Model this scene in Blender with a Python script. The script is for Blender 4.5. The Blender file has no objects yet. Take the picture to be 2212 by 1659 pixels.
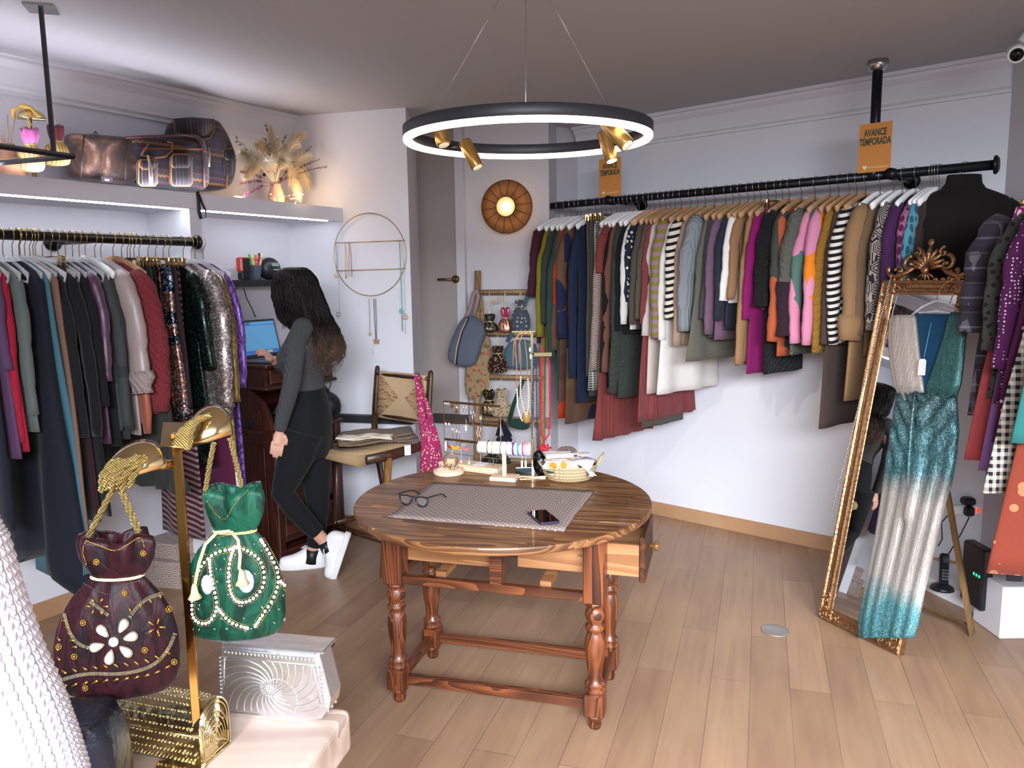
import bpy, math, random
import numpy as np
from mathutils import Vector, Matrix
random.seed(7)
R = random.random
def U(a, b): return a + (b-a)*R()
sin, cos, pi = math.sin, math.cos, math.pi
SC = bpy.context.scene
COL = SC.collection
# ---------------------------------------------------------------- camera
F = 1660.0; H = 1.6
PIT = math.atan(222/1660.); ROLL = math.atan(0.014)
_c, _s = cos(PIT), sin(PIT)
FW = np.array([0, _c, -_s]); _u = np.array([0, _s, _c]); _r = np.array([1., 0, 0])
RT = _r*cos(ROLL) - _u*sin(ROLL); UP = _u*cos(ROLL) + _r*sin(ROLL)
CP = np.array([0, 0, H])
cam = bpy.data.cameras.new('camera'); cam.sensor_width = 36; cam.lens = F/2212*36; cam.clip_start = .05
co = bpy.data.objects.new('camera', cam); COL.objects.link(co); SC.camera = co
co.matrix_world = Matrix(((RT[0], UP[0], -FW[0], 0), (RT[1], UP[1], -FW[1], 0), (RT[2], UP[2], -FW[2], H), (0, 0, 0, 1)))
def _ray(x, y): return FW + RT*((x-1106)/F) - UP*((y-829.5)/F)
# measured points of the room: where a line of sight meets a plane of the place
def PY(x, y, Y): d = _ray(x, y); return CP + d*(Y/d[1])
def PZ(x, y, z=0.): d = _ray(x, y); return CP + d*((z-H)/d[2])
def PV(x, y, p, n):
    d = _ray(x, y); p = np.array([p[0], p[1], 0]); n = np.array([n[0], n[1], 0])
    return CP + d*(np.dot(p-CP, n)/np.dot(d, n))
# ---------------------------------------------------------------- world, exposure
SC.view_settings.view_transform = 'Standard'; SC.view_settings.look = 'None'
SC.view_settings.gamma = 1; SC.view_settings.use_curve_mapping = False
SC.view_settings.exposure = EXPO = 0.0
W = bpy.data.worlds.new('world'); SC.world = W; W.use_nodes = True
bg = W.node_tree.nodes['Background']; bg.inputs[0].default_value = (.80, .88, 1, 1); bg.inputs[1].default_value = .45
def lamp(name, kind, loc, energy, color=(1, 1, 1), size=.1, size_y=None, target=None, spot=None):
    l = bpy.data.lights.new(name, kind); l.energy = energy; l.color = color
    if kind == 'AREA':
        l.size = size
        if size_y: l.shape = 'RECTANGLE'; l.size_y = size_y
    elif kind in ('POINT', 'SPOT'): l.shadow_soft_size = size
    if spot: l.spot_size = spot; l.spot_blend = .6
    o = bpy.data.objects.new(name, l); COL.objects.link(o); o.location = loc
    if target is not None:
        o.rotation_euler = (Vector(target)-Vector(loc)).to_track_quat('-Z', 'Y').to_euler()
    return o
# daylight through the shop window and door behind the camera
wl_ = lamp('window_daylight', 'AREA', (.7, -1.7, 2.25), 268, (.87, .93, 1.0), 4.0, .8, target=(.9, 1.25, .0)); wl_.data.spread = 1.5
# ---------------------------------------------------------------- room lines
CZ = 2.64
def V2(*a): return np.array(a, float)
Ld = V2(.531, .848); Ln = V2(.848, -.531); Lp = V2(-2.241, 3.665)
Rd = V2(-.757, .653); Rn = V2(-.653, -.757); Rp = V2(1.441, 4.716)
Hd = V2(.964, -.267); Hn = V2(-.267, -.964); Hp = V2(-1.44, 5.01)
def p3(a, z=0.): return (float(a[0]), float(a[1]), float(z))
# ---------------------------------------------------------------- mesh helpers
def lin(h):
    if isinstance(h, str):
        h = h.lstrip('#'); c = [int(h[i:i+2], 16)/255 for i in (0, 2, 4)]
    else: c = list(h)
    return tuple([(x/12.92 if x <= .04045 else ((x+.055)/1.055)**2.4) for x in c] + [1.])
class MB:
    def __init__(s): s.v = []; s.f = []; s.sm = []
    def add(s, vs, fs, sm=True):
        b = len(s.v); s.v += [tuple(map(float, p)) for p in vs]
        n_ = len(s.v)-b; fs = [f for f in fs if max(f) < n_]; s.f += [tuple(i+b for i in f) for f in fs]; s.sm += [sm]*len(fs); return s
    def box(s, c, d, rz=0, M=None, bev=0):
        x, y, z = [k/2 for k in d]
        if bev:
            b = min(bev, x*.9, y*.9, z*.9); vs = []
            for (zz, ins) in ((-z, b), (-z+b, 0), (z-b, 0), (z, b)):
                X, Y = x-ins, y-ins; q = b if not ins else b*.5
                vs += [(-X+q, -Y, zz), (X-q, -Y, zz), (X, -Y+q, zz), (X, Y-q, zz), (X-q, Y, zz), (-X+q, Y, zz), (-X, Y-q, zz), (-X, -Y+q, zz)]
            fs = [tuple(range(7, -1, -1)), tuple(range(24, 32))]
            for k in range(3):
                for i in range(8): j = (i+1) % 8; fs.append((k*8+i, k*8+j, k*8+8+j, k*8+8+i))
        else:
            vs = [(-x, -y, -z), (x, -y, -z), (x, y, -z), (-x, y, -z), (-x, -y, z), (x, -y, z), (x, y, z), (-x, y, z)]
            fs = [(3, 2, 1, 0), (4, 5, 6, 7), (0, 1, 5, 4), (1, 2, 6, 5), (2, 3, 7, 6), (3, 0, 4, 7)]
        if M is None: M = Matrix.Rotation(rz, 4, 'Z')
        vs = [M @ Vector(p) + Vector(c) for p in vs]
        return s.add(vs, fs, False)
    def tube(s, pts, r, n=8, sq=1., cap=True, up=None, closed=False, sm=True):
        P = [Vector(map(float, p)) for p in pts]; m = len(P)
        if not hasattr(r, '__len__'): r = [r]*m
        vs = []; T0 = None; N = None
        for i, p in enumerate(P):
            if closed: t = P[(i+1) % m]-P[i-1]
            else: t = P[min(i+1, m-1)]-P[max(i-1, 0)]
            if t.length < 1e-9: t = Vector((0, 0, 1))
            t.normalize()
            if N is None:
                a = Vector(up) if up else (Vector((0, 0, 1)) if abs(t.z) < .9 else Vector((1, 0, 0)))
                N = (a - t*a.dot(t)).normalized()
            else:
                N = (N - t*N.dot(t))
                N = N.normalized() if N.length > 1e-6 else t.orthogonal().normalized()
            B = t.cross(N)
            for k in range(n):
                a = 2*pi*k/n; vs.append(p + N*(cos(a)*r[i]) + B*(sin(a)*r[i]*sq))
        fs = []
        for i in range(m if closed else m-1):
            j = (i+1) % m
            for k in range(n): l = (k+1) % n; fs.append((i*n+k, i*n+l, j*n+l, j*n+k))
        if cap and not closed: fs += [tuple(range(n-1, -1, -1)), tuple(range((m-1)*n, m*n))]
        return s.add(vs, fs, sm)
    def lathe(s, prof, n=24, c=(0, 0, 0), M=None, sm=True, sq=1.):
        vs = []
        for r, z in prof:
            for k in range(n): a = 2*pi*k/n; vs.append(Vector((r*cos(a), r*sin(a)*sq, z)))
        if M: vs = [M @ p for p in vs]
        vs = [p+Vector(c) for p in vs]; m = len(prof); fs = []
        for i in range(m-1):
            for k in range(n): l = (k+1) % n; fs.append((i*n+k, i*n+l, (i+1)*n+l, (i+1)*n+k))
        fs += [tuple(range(n-1, -1, -1)), tuple(range((m-1)*n, m*n))]
        return s.add(vs, fs, sm)
    def ell(s, c, r, nu=14, nv=8, M=None):
        if not hasattr(r, '__len__'): r = (r, r, r)
        vs = [Vector((0, 0, -r[2]))]
        for j in range(1, nv):
            t = -pi/2+pi*j/nv
            for k in range(nu): a = 2*pi*k/nu; vs.append(Vector((r[0]*cos(t)*cos(a), r[1]*cos(t)*sin(a), r[2]*sin(t))))
        vs.append(Vector((0, 0, r[2]))); fs = []
        for k in range(nu): fs.append((0, 1+(k+1) % nu, 1+k)); fs.append((len(vs)-1, len(vs)-1-nu+k, len(vs)-1-nu+(k+1) % nu))
        for j in range(nv-2):
            for k in range(nu): l = (k+1) % nu; a = 1+j*nu; fs.append((a+k, a+l, a+nu+l, a+nu+k))
        if M: vs = [M @ p for p in vs]
        return s.add([p+Vector(c) for p in vs], fs)
    def loft(s, rings, cap=True, close=True, sm=True):
        n = len(rings[0]); vs = [p for r in rings for p in r]; fs = []
        for i in range(len(rings)-1):
            for k in range(n if close else n-1): l = (k+1) % n; fs.append((i*n+k, i*n+l, (i+1)*n+l, (i+1)*n+k))
        if cap and close: fs += [tuple(range(n-1, -1, -1)), tuple(range((len(rings)-1)*n, len(rings)*n))]
        return s.add(vs, fs, sm)
    def prism(s, poly, o, ux, uy, th, sm=False):
        o, ux, uy = Vector(o), Vector(ux), Vector(uy); n = ux.cross(uy).normalized()*th
        a = [o+ux*x+uy*y for x, y in poly]; m = len(a)
        fs = [tuple(range(m-1, -1, -1)), tuple(range(m, 2*m))]+[(i, (i+1) % m, m+(i+1) % m, m+i) for i in range(m)]
        return s.add(a+[p+n for p in a], fs, sm)
    def wall(s, a, b, z0, z1, th, out=1):
        # vertical slab from a to b (2D), thickness th to the left-hand side * out
        a, b = V2(*a[:2]), V2(*b[:2]); d = (b-a)/np.hypot(*(b-a)); n = V2(-d[1], d[0])*th*out
        q = [a, b, b+n, a+n]; vs = [(p[0], p[1], z) for z in (z0, z1) for p in q]
        return s.add(vs, [(3, 2, 1, 0), (4, 5, 6, 7), (0, 1, 5, 4), (1, 2, 6, 5), (2, 3, 7, 6), (3, 0, 4, 7)], False)
    def xf(s, M): s.v = [tuple(M @ Vector(p)) for p in s.v]; return s
def obj(name, mb, m=None, parent=None, loc=None, rz=0, mods=()):
    me = bpy.data.meshes.new(name); me.from_pydata(mb.v, [], mb.f)
    me.polygons.foreach_set('use_smooth', mb.sm); me.update()
    o = bpy.data.objects.new(name, me); COL.objects.link(o)
    if m is not None: me.materials.append(m)
    if parent: o.parent = parent
    if loc is not None: o.location = loc
    if rz: o.rotation_euler = (0, 0, rz)
    for kind, kw in mods:
        md = o.modifiers.new(kind.lower(), kind)
        for k, v in kw.items(): setattr(md, k, v)
    return o
REM = lambda v, it=4: (('REMESH', dict(mode='VOXEL', voxel_size=v, use_smooth_shade=True)), ('SMOOTH', dict(iterations=it, factor=.6)))
def thing(name, label, cat, loc=(0, 0, 0), rz=0, group=None, M=None):
    o = bpy.data.objects.new(name, None); COL.objects.link(o); o.empty_display_size = .05
    if M is not None: o.matrix_world = M
    else: o.location = [float(k) for k in loc]; o.rotation_euler = (0, 0, rz)
    o['label'] = label; o['category'] = cat
    if group: o['group'] = group
    return o
def tag(o, label, cat, group=None, kind=None):
    o['label'] = label; o['category'] = cat
    if group: o['group'] = group
    if kind: o['kind'] = kind
    return o
def struct(name, mb, m, **k): o = obj(name, mb, m, **k); o['kind'] = 'structure'; return o
def frame(o, x, y, z=None):
    x = Vector(x).normalized(); y = Vector(y); y = (y-x*y.dot(x)).normalized(); z = x.cross(y)
    return Matrix(((x[0], y[0], z[0], o[0]), (x[1], y[1], z[1], o[1]), (x[2], y[2], z[2], o[2]), (0, 0, 0, 1)))
# ---------------------------------------------------------------- materials
MC = {}
class NT:
    def __init__(s, name):
        s.m = bpy.data.materials.new(name); s.m.use_nodes = True; s.t = s.m.node_tree; s.b = s.t.nodes['Principled BSDF']
        s.tc = s.t.nodes.new('ShaderNodeTexCoord')
    def n(s, typ, ins=None, **kw):
        x = s.t.nodes.new('ShaderNode'+typ)
        for k, v in kw.items(): setattr(x, k, v)
        for k, v in (ins or {}).items():
            if isinstance(v, tuple) and len(v) == 2 and hasattr(v[0], 'outputs'): s.t.links.new(v[0].outputs[v[1]], x.inputs[k])
            elif hasattr(v, 'outputs'): s.t.links.new(v.outputs[0], x.inputs[k])
            else: x.inputs[k].default_value = v
        return x
    def co(s, sc=(1, 1, 1), rot=(0, 0, 0)): return s.n('Mapping', {'Vector': (s.tc, 'Object'), 'Scale': sc, 'Rotation': rot})
    def math(s, op, a, b=0., c=0.): return s.n('Math', {0: a, 1: b, 2: c}, operation=op)
    def mix(s, f, a, b, bt='MIX'):
        x = s.t.nodes.new('ShaderNodeMix'); x.data_type = 'RGBA'; x.blend_type = bt
        for i, v in ((0, f), (6, a), (7, b)):
            if isinstance(v, tuple) and len(v) == 2: s.t.links.new(v[0].outputs[v[1]], x.inputs[i])
            elif hasattr(v, 'outputs'): s.t.links.new(v.outputs[2] if v.bl_idname == 'ShaderNodeMix' else v.outputs[0], x.inputs[i])
            else: x.inputs[i].default_value = v
        return x
    def ramp(s, f, stops, const=False):
        x = s.t.nodes.new('ShaderNodeValToRGB'); r = x.color_ramp; r.interpolation = 'CONSTANT' if const else 'LINEAR'
        while len(r.elements) < len(stops): r.elements.new(.5)
        for e, (p, c) in zip(r.elements, stops): e.position = p; e.color = c
        s.t.links.new(f[0].outputs[f[1]] if isinstance(f, tuple) else f.outputs[0], x.inputs[0]); return x
    def set(s, **k):
        for a, v in k.items():
            inp = s.b.inputs[a.replace('_', ' ')]
            if hasattr(v, 'outputs'): s.t.links.new(v.outputs[2] if v.bl_idname == 'ShaderNodeMix' else v.outputs[0], inp)
            else: inp.default_value = v
        return s
    def bump(s, h, st=.3, d=.01):
        b = s.n('Bump', {'Height': h, 'Strength': st, 'Distance': d}); s.t.links.new(b.outputs[0], s.b.inputs['Normal']); return s
def plain(h, rough=.5, metal=0., name=None, bump=0, bs=60, var=0, **kw):
    key = ('p', h, rough, metal, bump, bs, var, tuple(kw.items()))
    if key in MC: return MC[key]
    t = NT(name or 'surface'); c = lin(h)
    t.set(Base_Color=c, Roughness=rough, Metallic=metal, **kw)
    if bump or var:
        nz = t.n('TexNoise', {'Vector': t.co(), 'Scale': bs, 'Detail': 4.})
        if bump: t.bump(nz, bump)
        if var:
            d = tuple(max(0, k*(1-var)) for k in c[:3])+(1,); t.set(Base_Color=t.mix(t.ramp(nz, [(.3, (0, 0, 0, 1)), (.7, (1, 1, 1, 1))]), d, c))
    MC[key] = t.m; return t.m
def emis(h, st, name='glow'):
    t = NT(name); t.set(Base_Color=lin(h), Emission_Color=lin(h), Emission_Strength=st); return t.m
def glass(h='ffffff', rough=.05, alpha=.25, ior=1.45, name='glass'):
    t = NT(name); t.set(Base_Color=lin(h), Roughness=rough, Alpha=alpha, Specular_IOR_Level=.8); return t.m
def wood(h1, h2, scale=1., rough=.5, axis='X', coat=0, ring=1., bump=.15):
    key = ('w', h1, h2, scale, rough, axis, ring)
    if key in MC: return MC[key]
    t = NT('wood'); sc = [14., 14., 14.]; sc['XYZ'.index(axis)] = 1.3; sc = tuple(k*scale for k in sc)
    nz = t.n('TexNoise', {'Vector': t.co(sc), 'Scale': 1., 'Detail': 5., 'Distortion': .6})
    n2 = t.n('TexNoise', {'Vector': t.co(tuple(k*.35 for k in sc)), 'Scale': 1., 'Detail': 2., 'Distortion': 1.5})
    w = t.math('FRACT', t.math('MULTIPLY', n2, 9.*ring)); f = t.math('MULTIPLY_ADD', t.math('POWER', w, 2.), .55, t.math('MULTIPLY', nz, .6))
    t.set(Base_Color=t.ramp(f, [(.2, lin(h1)), (.85, lin(h2))]), Roughness=rough, Coat_Weight=coat); t.bump(f, bump, .004)
    MC[key] = t.m; return t.m
def cloth(kind, c1, c2='ffffff', c3=None, sc=1., rough=.85, bump=.35):
    key = (kind, c1, c2, c3, sc, rough, bump)
    if key in MC: return MC[key]
    dye = lambda q: tuple([k*(.74 if max(q[:3]) < .6 else .9) for k in q[:3]]+[1.])
    t = NT('fabric_'+kind); a, b = dye(lin(c1)), dye(lin(c2)); c = dye(lin(c3)) if c3 else b
    o = t.co(); sep = t.n('SeparateXYZ', {0: o}); h = t.n('TexNoise', {'Vector': o, 'Scale': 160., 'Detail': 3.})
    soft = t.n('TexNoise', {'Vector': t.co((9, 9, 2.5)), 'Scale': 1., 'Detail': 3.})
    X, Y, Z = (sep, 0), (sep, 1), (sep, 2); col = a
    if kind == 'stripe':
        z = t.math('ADD', Z, t.math('MULTIPLY', X, .25)); f = t.math('GREATER_THAN', t.math('FRACT', t.math('MULTIPLY', z, 28.*sc)), .55 if c3 is None else .7)
        col = t.mix(f, a, b)
    elif kind == 'stripe3':
        z = t.math('ADD', Z, t.math('MULTIPLY', X, .2)); col = t.mix(t.math('GREATER_THAN', t.math('FRACT', t.math('MULTIPLY', z, 14.*sc)), .5), a, b)
    elif kind == 'vstripe':
        xx = t.math('ADD', X, t.math('MULTIPLY', Y, 1.7)); fr = t.math('FRACT', t.math('MULTIPLY', xx, 30.*sc))
        col = t.ramp(fr, [(0, a), (.45, b), (.62, a), (.75, c), (.86, a)], True)
    elif kind in ('plaid', 'gingham'):
        k = 11.*sc if kind == 'plaid' else 45.*sc; th = .86 if kind == 'plaid' else .5
        xx = t.math('ADD', X, t.math('MULTIPLY', Y, 1.3))
        f1 = t.math('GREATER_THAN', t.math('FRACT', t.math('MULTIPLY', xx, k)), th); f2 = t.math('GREATER_THAN', t.math('FRACT', t.math('MULTIPLY', Z, k)), th)
        f = t.math('MULTIPLY', t.math('ADD', f1, f2), .5); col = t.mix(f, a, b)
        if c3:
            f3 = t.math('GREATER_THAN', t.math('FRACT', t.math('MULTIPLY_ADD', Z, k*.5, .3)), .7); col = t.mix(t.math('MULTIPLY', f3, .6), col, c)
    elif kind == 'patch':
        v = t.n('TexVoronoi', {'Vector': t.co((1, 1, .7), (.3, .5, 0)), 'Scale': 8.*sc, 'Randomness': 1.}); s2 = t.n('SeparateColor', {0: (v, 'Color')})
        col = t.ramp((s2, 0), [(0, a), (.36, b), (.68, c)], True)
    elif kind in ('dot', 'leaf', 'floral'):
        st = (1, 1, 1) if kind == 'dot' else (1.7, 1.7, .8) if kind == 'leaf' else (1, 1, 1)
        v = t.n('TexVoronoi', {'Vector': t.co(st, (0, .35, 0) if kind == 'leaf' else (0, 0, 0)), 'Scale': 40.*sc, 'Randomness': .35 if kind != 'floral' else .95})
        f = t.math('LESS_THAN', v, .24 if kind == 'dot' else .44 if kind == 'leaf' else .33); col = t.mix(f, a, b)
        if c3:
            v2 = t.n('TexVoronoi', {'Vector': o, 'Scale': 23.*sc}); col = t.mix(t.math('LESS_THAN', v2, .25), col, c)
    elif kind == 'aztec':
        v = t.n('TexVoronoi', {'Vector': t.co((1, 1, .8), (0, .78, 0)), 'Scale': 16.*sc, 'Randomness': .2}, distance='MANHATTAN')
        f = t.math('GREATER_THAN', t.math('FRACT', t.math('MULTIPLY', v, 4.)), .5); col = t.mix(f, a, b)
    elif kind == 'ombre':
        w = t.n('TexNoise', {'Vector': t.co((3, 3, 5)), 'Scale': 1.}); col = t.ramp(w, [(.38, a), (.48, b), (.55, c), (.66, a)])
    elif kind == 'knit':
        pass
    if kind == 'sequin' or kind == 'sequin3':
        v = t.n('TexVoronoi', {'Vector': o, 'Scale': 150.*sc}); s2 = t.n('SeparateColor', {0: (v, 'Color')})
        w = t.n('TexNoise', {'Vector': t.co((1, 1, 9), (.2, .3, 0)), 'Scale': 1.2})
        base = t.ramp(w, [(.36, a), (.46, b), (.54, c), (.62, a)]) if kind == 'sequin3' else a
        col = t.mix(t.ramp((s2, 0), [(.62, (0, 0, 0, 1)), (1, (1, 1, 1, 1))]), base, b if kind == 'sequin' else (.85, .85, .9, 1))
        t.set(Base_Color=col, Roughness=t.math('MULTIPLY_ADD', (s2, 1), .3, .15), Metallic=.75)
        nm = t.n('NormalMap', {'Strength': .9, 'Color': t.mix(.55, (.5, .5, 1, 1), (v, 'Color'))})
        t.t.links.new(nm.outputs[0], t.b.inputs['Normal'])
    elif kind == 'satin' or kind == 'brocade' or kind == 'lame':
        if kind == 'brocade':
            q = t.n('TexNoise', {'Vector': t.co((1, 1, .7)), 'Scale': 14.*sc, 'Detail': 2., 'Distortion': 3.5}); f = t.ramp(q, [(.49, (0, 0, 0, 1)), (.53, (1, 1, 1, 1)), (.60, (1, 1, 1, 1)), (.64, (0, 0, 0, 1))])
            col = t.mix(f, a, b)
        t.set(Base_Color=col, Roughness=.38, Metallic=.35 if kind != 'satin' else .0, Sheen_Weight=.2)
        t.bump(t.n('TexNoise', {'Vector': t.co((120, 120, 8)), 'Scale': 1., 'Detail': 3.}), .3, .003)
    else:
        sh = t.mix(t.math('MULTIPLY', soft, .0), col, col)
        dk = t.mix(1., sh, (.93, .93, .93, 1), 'MULTIPLY')
        col2 = t.mix(t.ramp(h, [(.35, (0, 0, 0, 1)), (.65, (1, 1, 1, 1))]), dk, sh)
        t.set(Base_Color=col2, Roughness=rough, Sheen_Weight=.06, Sheen_Roughness=.5, Specular_IOR_Level=.25)
        if kind == 'knit':
            wv = t.n('TexWave', {'Vector': t.co((1, 1, 1)), 'Scale': 16.*sc, 'Distortion': 3., 'Detail': 1., 'Detail Scale': 6.}, bands_direction='DIAGONAL'); t.bump(wv, .8, .006)
        elif kind == 'rib':
            wv = t.n('TexWave', {'Vector': t.co((1, 1, .02)), 'Scale': 30.*sc}, bands_direction='DIAGONAL'); t.bump(wv, .7, .005)
        elif kind == 'hrib':
            wv = t.n('TexWave', {'Vector': t.co((.02, .02, 1)), 'Scale': 34.*sc}, bands_direction='Z'); t.bump(wv, .7, .005)
        elif kind == 'velvet': t.set(Sheen_Weight=.18); t.bump(soft, .3, .01)
        else: t.bump(h, bump, .004)
    MC[key] = t.m; return t.m
def mirror_mat():
    t = NT('mirror_glass'); t.set(Base_Color=(.92, .94, .94, 1), Metallic=1., Roughness=.01); return t.m
GOLD = plain('dcc593', .16, 1., 'polished brass'); AGOLD = plain('ba8e66', .36, .9, 'antique gold', bump=.4, bs=70, var=.45); STEEL = plain('b8b8b8', .25, 1.); BLACK = plain('141417', .45); SATB = plain('1c1d22', .3)
BRASS2 = plain('7d5d3c', .35, .9)
WHITEP = plain('f2f2f4', .35); CLEAR = glass('f4f6fa', .05, .3); PINE = wood('d9b896', 'efd6ba', 1.2, .6); HWOOD = plain('b58a62', .55, var=.2, bs=20)
SILV = plain('c9c9cc', .2, 1., 'silver')
# ================================================================ ROOM SHELL
def floor_mat():
    t = NT('wood_tile_floor'); ang = math.atan2(.951, .308)
    m = t.n('Mapping', {'Vector': (t.tc, 'Object'), 'Rotation': (0, 0, -ang)})
    br = t.n('TexBrick', {'Vector': m, 'Color1': lin('a5846a'), 'Color2': lin('8e6e57'), 'Mortar': lin('6a5344'), 'Scale': 1., 'Mortar Size': .0016, 'Mortar Smooth': .2, 'Bias': 0., 'Brick Width': 1.15, 'Row Height': .15}, offset=.37)
    g = t.n('TexNoise', {'Vector': t.n('Mapping', {'Vector': m, 'Scale': (2.2, 34, 1)}), 'Scale': 1., 'Detail': 6., 'Distortion': .5})
    g2 = t.n('TexNoise', {'Vector': t.n('Mapping', {'Vector': m, 'Scale': (1.5, 6, 1)}), 'Scale': 1.3, 'Detail': 2.})
    c = t.mix(t.ramp(g, [(.3, (.0, .0, .0, 1)), (.7, (.42, .42, .42, 1))]), br, lin('7d5e4a')); c = t.mix(t.ramp(g2, [(.35, (0, 0, 0, 1)), (.75, (.4, .4, .4, 1))]), c, lin('b0906f'))
    t.set(Base_Color=c, Roughness=.42, Specular_IOR_Level=.4); t.bump((br, 'Fac'), -.12, .003); return t.m
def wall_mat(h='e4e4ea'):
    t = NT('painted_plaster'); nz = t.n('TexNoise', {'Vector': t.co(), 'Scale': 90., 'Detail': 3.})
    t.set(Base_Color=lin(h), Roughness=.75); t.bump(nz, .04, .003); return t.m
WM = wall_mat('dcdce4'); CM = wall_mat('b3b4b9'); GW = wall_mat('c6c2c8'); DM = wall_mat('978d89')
struct('floor', MB().box((0, 2, -.05), (9, 9, .1)), floor_mat())
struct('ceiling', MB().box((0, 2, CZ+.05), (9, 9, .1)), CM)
def Lq(s, o=0.): return Lp+Ld*s+Ln*o           # left wall: s along, o out into the room
def Rq(s, o=0.): return Rp-Rd*s+Rn*o           # right wall: s towards the camera
def Hq(s, o=0.): return Hp+Hd*s+Hn*o
def sof(q, P, D): return float(np.dot(np.array(q)[:2]-P, D))
sLend = sof(Hp, Lp, Ld)+.02
struct('wall_left', MB().wall(Lq(-3.6), Lq(sLend+.1), 0, CZ, .12), WM)
so = .36
sp0 = sof(PV(408, 450, Lq(0, so), Ln), Lp, Ld); sp1 = sof(PV(438, 520, Lq(0, so), Ln), Lp, Ld)
struct('trim_1', MB().wall(Lq(sp0, so), Lq(sp1, so), 0, 1.99, so-.002), WM)
# boxed ledge above the rail with its light channels
lg = MB().wall(Lq(-3.0, so), Lq(sLend+.14, so), 1.985, 2.067, .012); lg.wall(Lq(-3.0, so-.012), Lq(sLend+.14, so-.012), 1.985, 2.04, so-.014); lg.wall(Lq(-3.0, so-.045), Lq(sLend+.14, so-.045), 2.04, 2.065, so-.047); struct('trim_2', lg, WM)
lm = emis('f4f6ff', 32, 'led_strip'); lm2 = emis('f6f4ff', 72, 'led_strip_up')
strip = MB().wall(Lq(-2.6, so-.004), Lq(sp0-.01, so-.004), 1.979, 1.985, .014); tag(obj('led_strip', strip, lm), 'cold white light strip under the ledge above the left clothes rail', 'light strip')
strip = MB().wall(Lq(sp1+.01, so-.004), Lq(sLend-.03, so-.004), 1.979, 1.985, .014); tag(obj('led_strip', strip, lm), 'cold white light strip under the ledge above the desk', 'light strip')
strip = MB().wall(Lq(-2.6, so-.02), Lq(sLend-.5, so-.02), 2.041, 2.052, .018); tag(obj('led_strip', strip, lm2), 'upward light strip sunk in the top of the ledge in front of the bags', 'light strip')
# coving on left and right walls
def cove(D, P, n, s0, s1):
    prof = [(0, -.17), (.02, -.17), (.02, -.155), (.035, -.145), (.035, -.13), (.05, -.06), (.075, -.035), (.075, -.02), (.1, -.018), (.1, 0), (0, 0)]
    rings = []
    for s in (s0, s1): rings.append([p3(P+D*s+n*o, CZ+z) for o, z in prof])
    return MB().loft(rings, sm=False)
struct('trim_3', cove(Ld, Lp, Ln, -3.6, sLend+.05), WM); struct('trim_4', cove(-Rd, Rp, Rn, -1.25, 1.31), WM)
# wall behind the desk (with the hoop) and the deeper wall with the door
sH = sof(PV(884, 500, Hp, Hn), Hp, Hd)

Bp = Hp-Hn*.62
def Bq(s, o=0.): return Bp+Hd*s+Hn*o
sd0 = sof(PV(905, 500, Bp, Hn), Bp, Hd); sd1 = sof(PV(992, 500, Bp, Hn), Bp, Hd)
hb_ = [Hq(-.15), Hq(sH), Bq(sd0), Bq(sd0, -.2), Bq(-.15, -.2)]
struct('wall_back', MB().prism([(p[0], p[1]) for p in hb_], (0, 0, 0), (1, 0, 0), (0, 1, 0), CZ), WM)
Bp = Hp-Hn*.62
def Bq(s, o=0.): return Bp+Hd*s+Hn*o
sb1 = sof(PV(1186, 500, Bp, Hn), Bp, Hd)
struct('wall_rear', MB().wall(Bq(sH-.2), Bq(sb1), 0, CZ, .5), GW)
Rend = PV(1248, 600, Rp, Rn)
struct('wall_corner', MB().wall(Bq(sb1-.1, -.10), V2(Rend[0], Rend[1]), 0, CZ, .3), GW)
struct('wall_right', MB().wall(Rq(1.34), Rq(-1.35), 0, CZ, .12, -1), WM)
e1 = Rq(1.31); struct('wall_side', MB().wall(V2(2.95, 1.9), e1, 0, CZ, .1, -1), GW)
struct('wall_shopfront', MB().wall(V2(2.95, -1.6), V2(2.95, 1.9), 0, CZ, .1, -1), GW)
# the window front behind the photographer: wall above and beside a tall glazed opening, its unseen lintel lowered to block sky light
fm = MB(); fm.box((0, -2.0, 2.40), (8.5, .12, .50)); fm.box((-3.4, -2.0, 1.3), (1.5, .12, 2.6)); fm.box((3.2, -2.0, 1.3), (1, .12, 2.6)); struct('wall_front', fm, GW)
# recess cheek and door
sd0 = sof(PV(905, 500, Bp, Hn), Bp, Hd); sd1 = sof(PV(992, 500, Bp, Hn), Bp, Hd)
zd = .66
dr = MB().wall(Bq(sd0+.01, .035), Bq(sd1-.01, .035), zd+.02, CZ-.01, .03); d = struct('door_1', dr, DM)
hp = PV(985, 603, Bq(0, .045), Hn); hv = Vector(hp); hn = Vector((Hn[0], Hn[1], 0)); hd = Vector((Hd[0], Hd[1], 0))
h = MB(); h.tube([hv, hv+hn*.012], .026, 16); h.tube([hv, hv+hn*.05], .01, 10); h.tube([hv+hn*.05, hv+hn*.05-hd*.115], .008, 10)
obj('door_handle', h, BRASS2, d)
f = MB().wall(Bq(sd1-.01, .045), Bq(sd1+.05, .045), zd, CZ, .04); f.wall(Bq(sd0-.03, .045), Bq(sd0+.01, .045), zd, CZ, .04); struct('trim_5', f, GW)
struct('trim_6', MB().wall(Bq(sH-.1, .055), Bq(sd1+.05, .055), zd-.045, zd+.02, .05), plain('3a3330', .6))
struct('trim_9', MB().wall(Bq(sd1+.05, .03), Bq(sb1, .03), zd-.06, zd+.01, .03), plain('8d7b70', .6))
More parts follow.
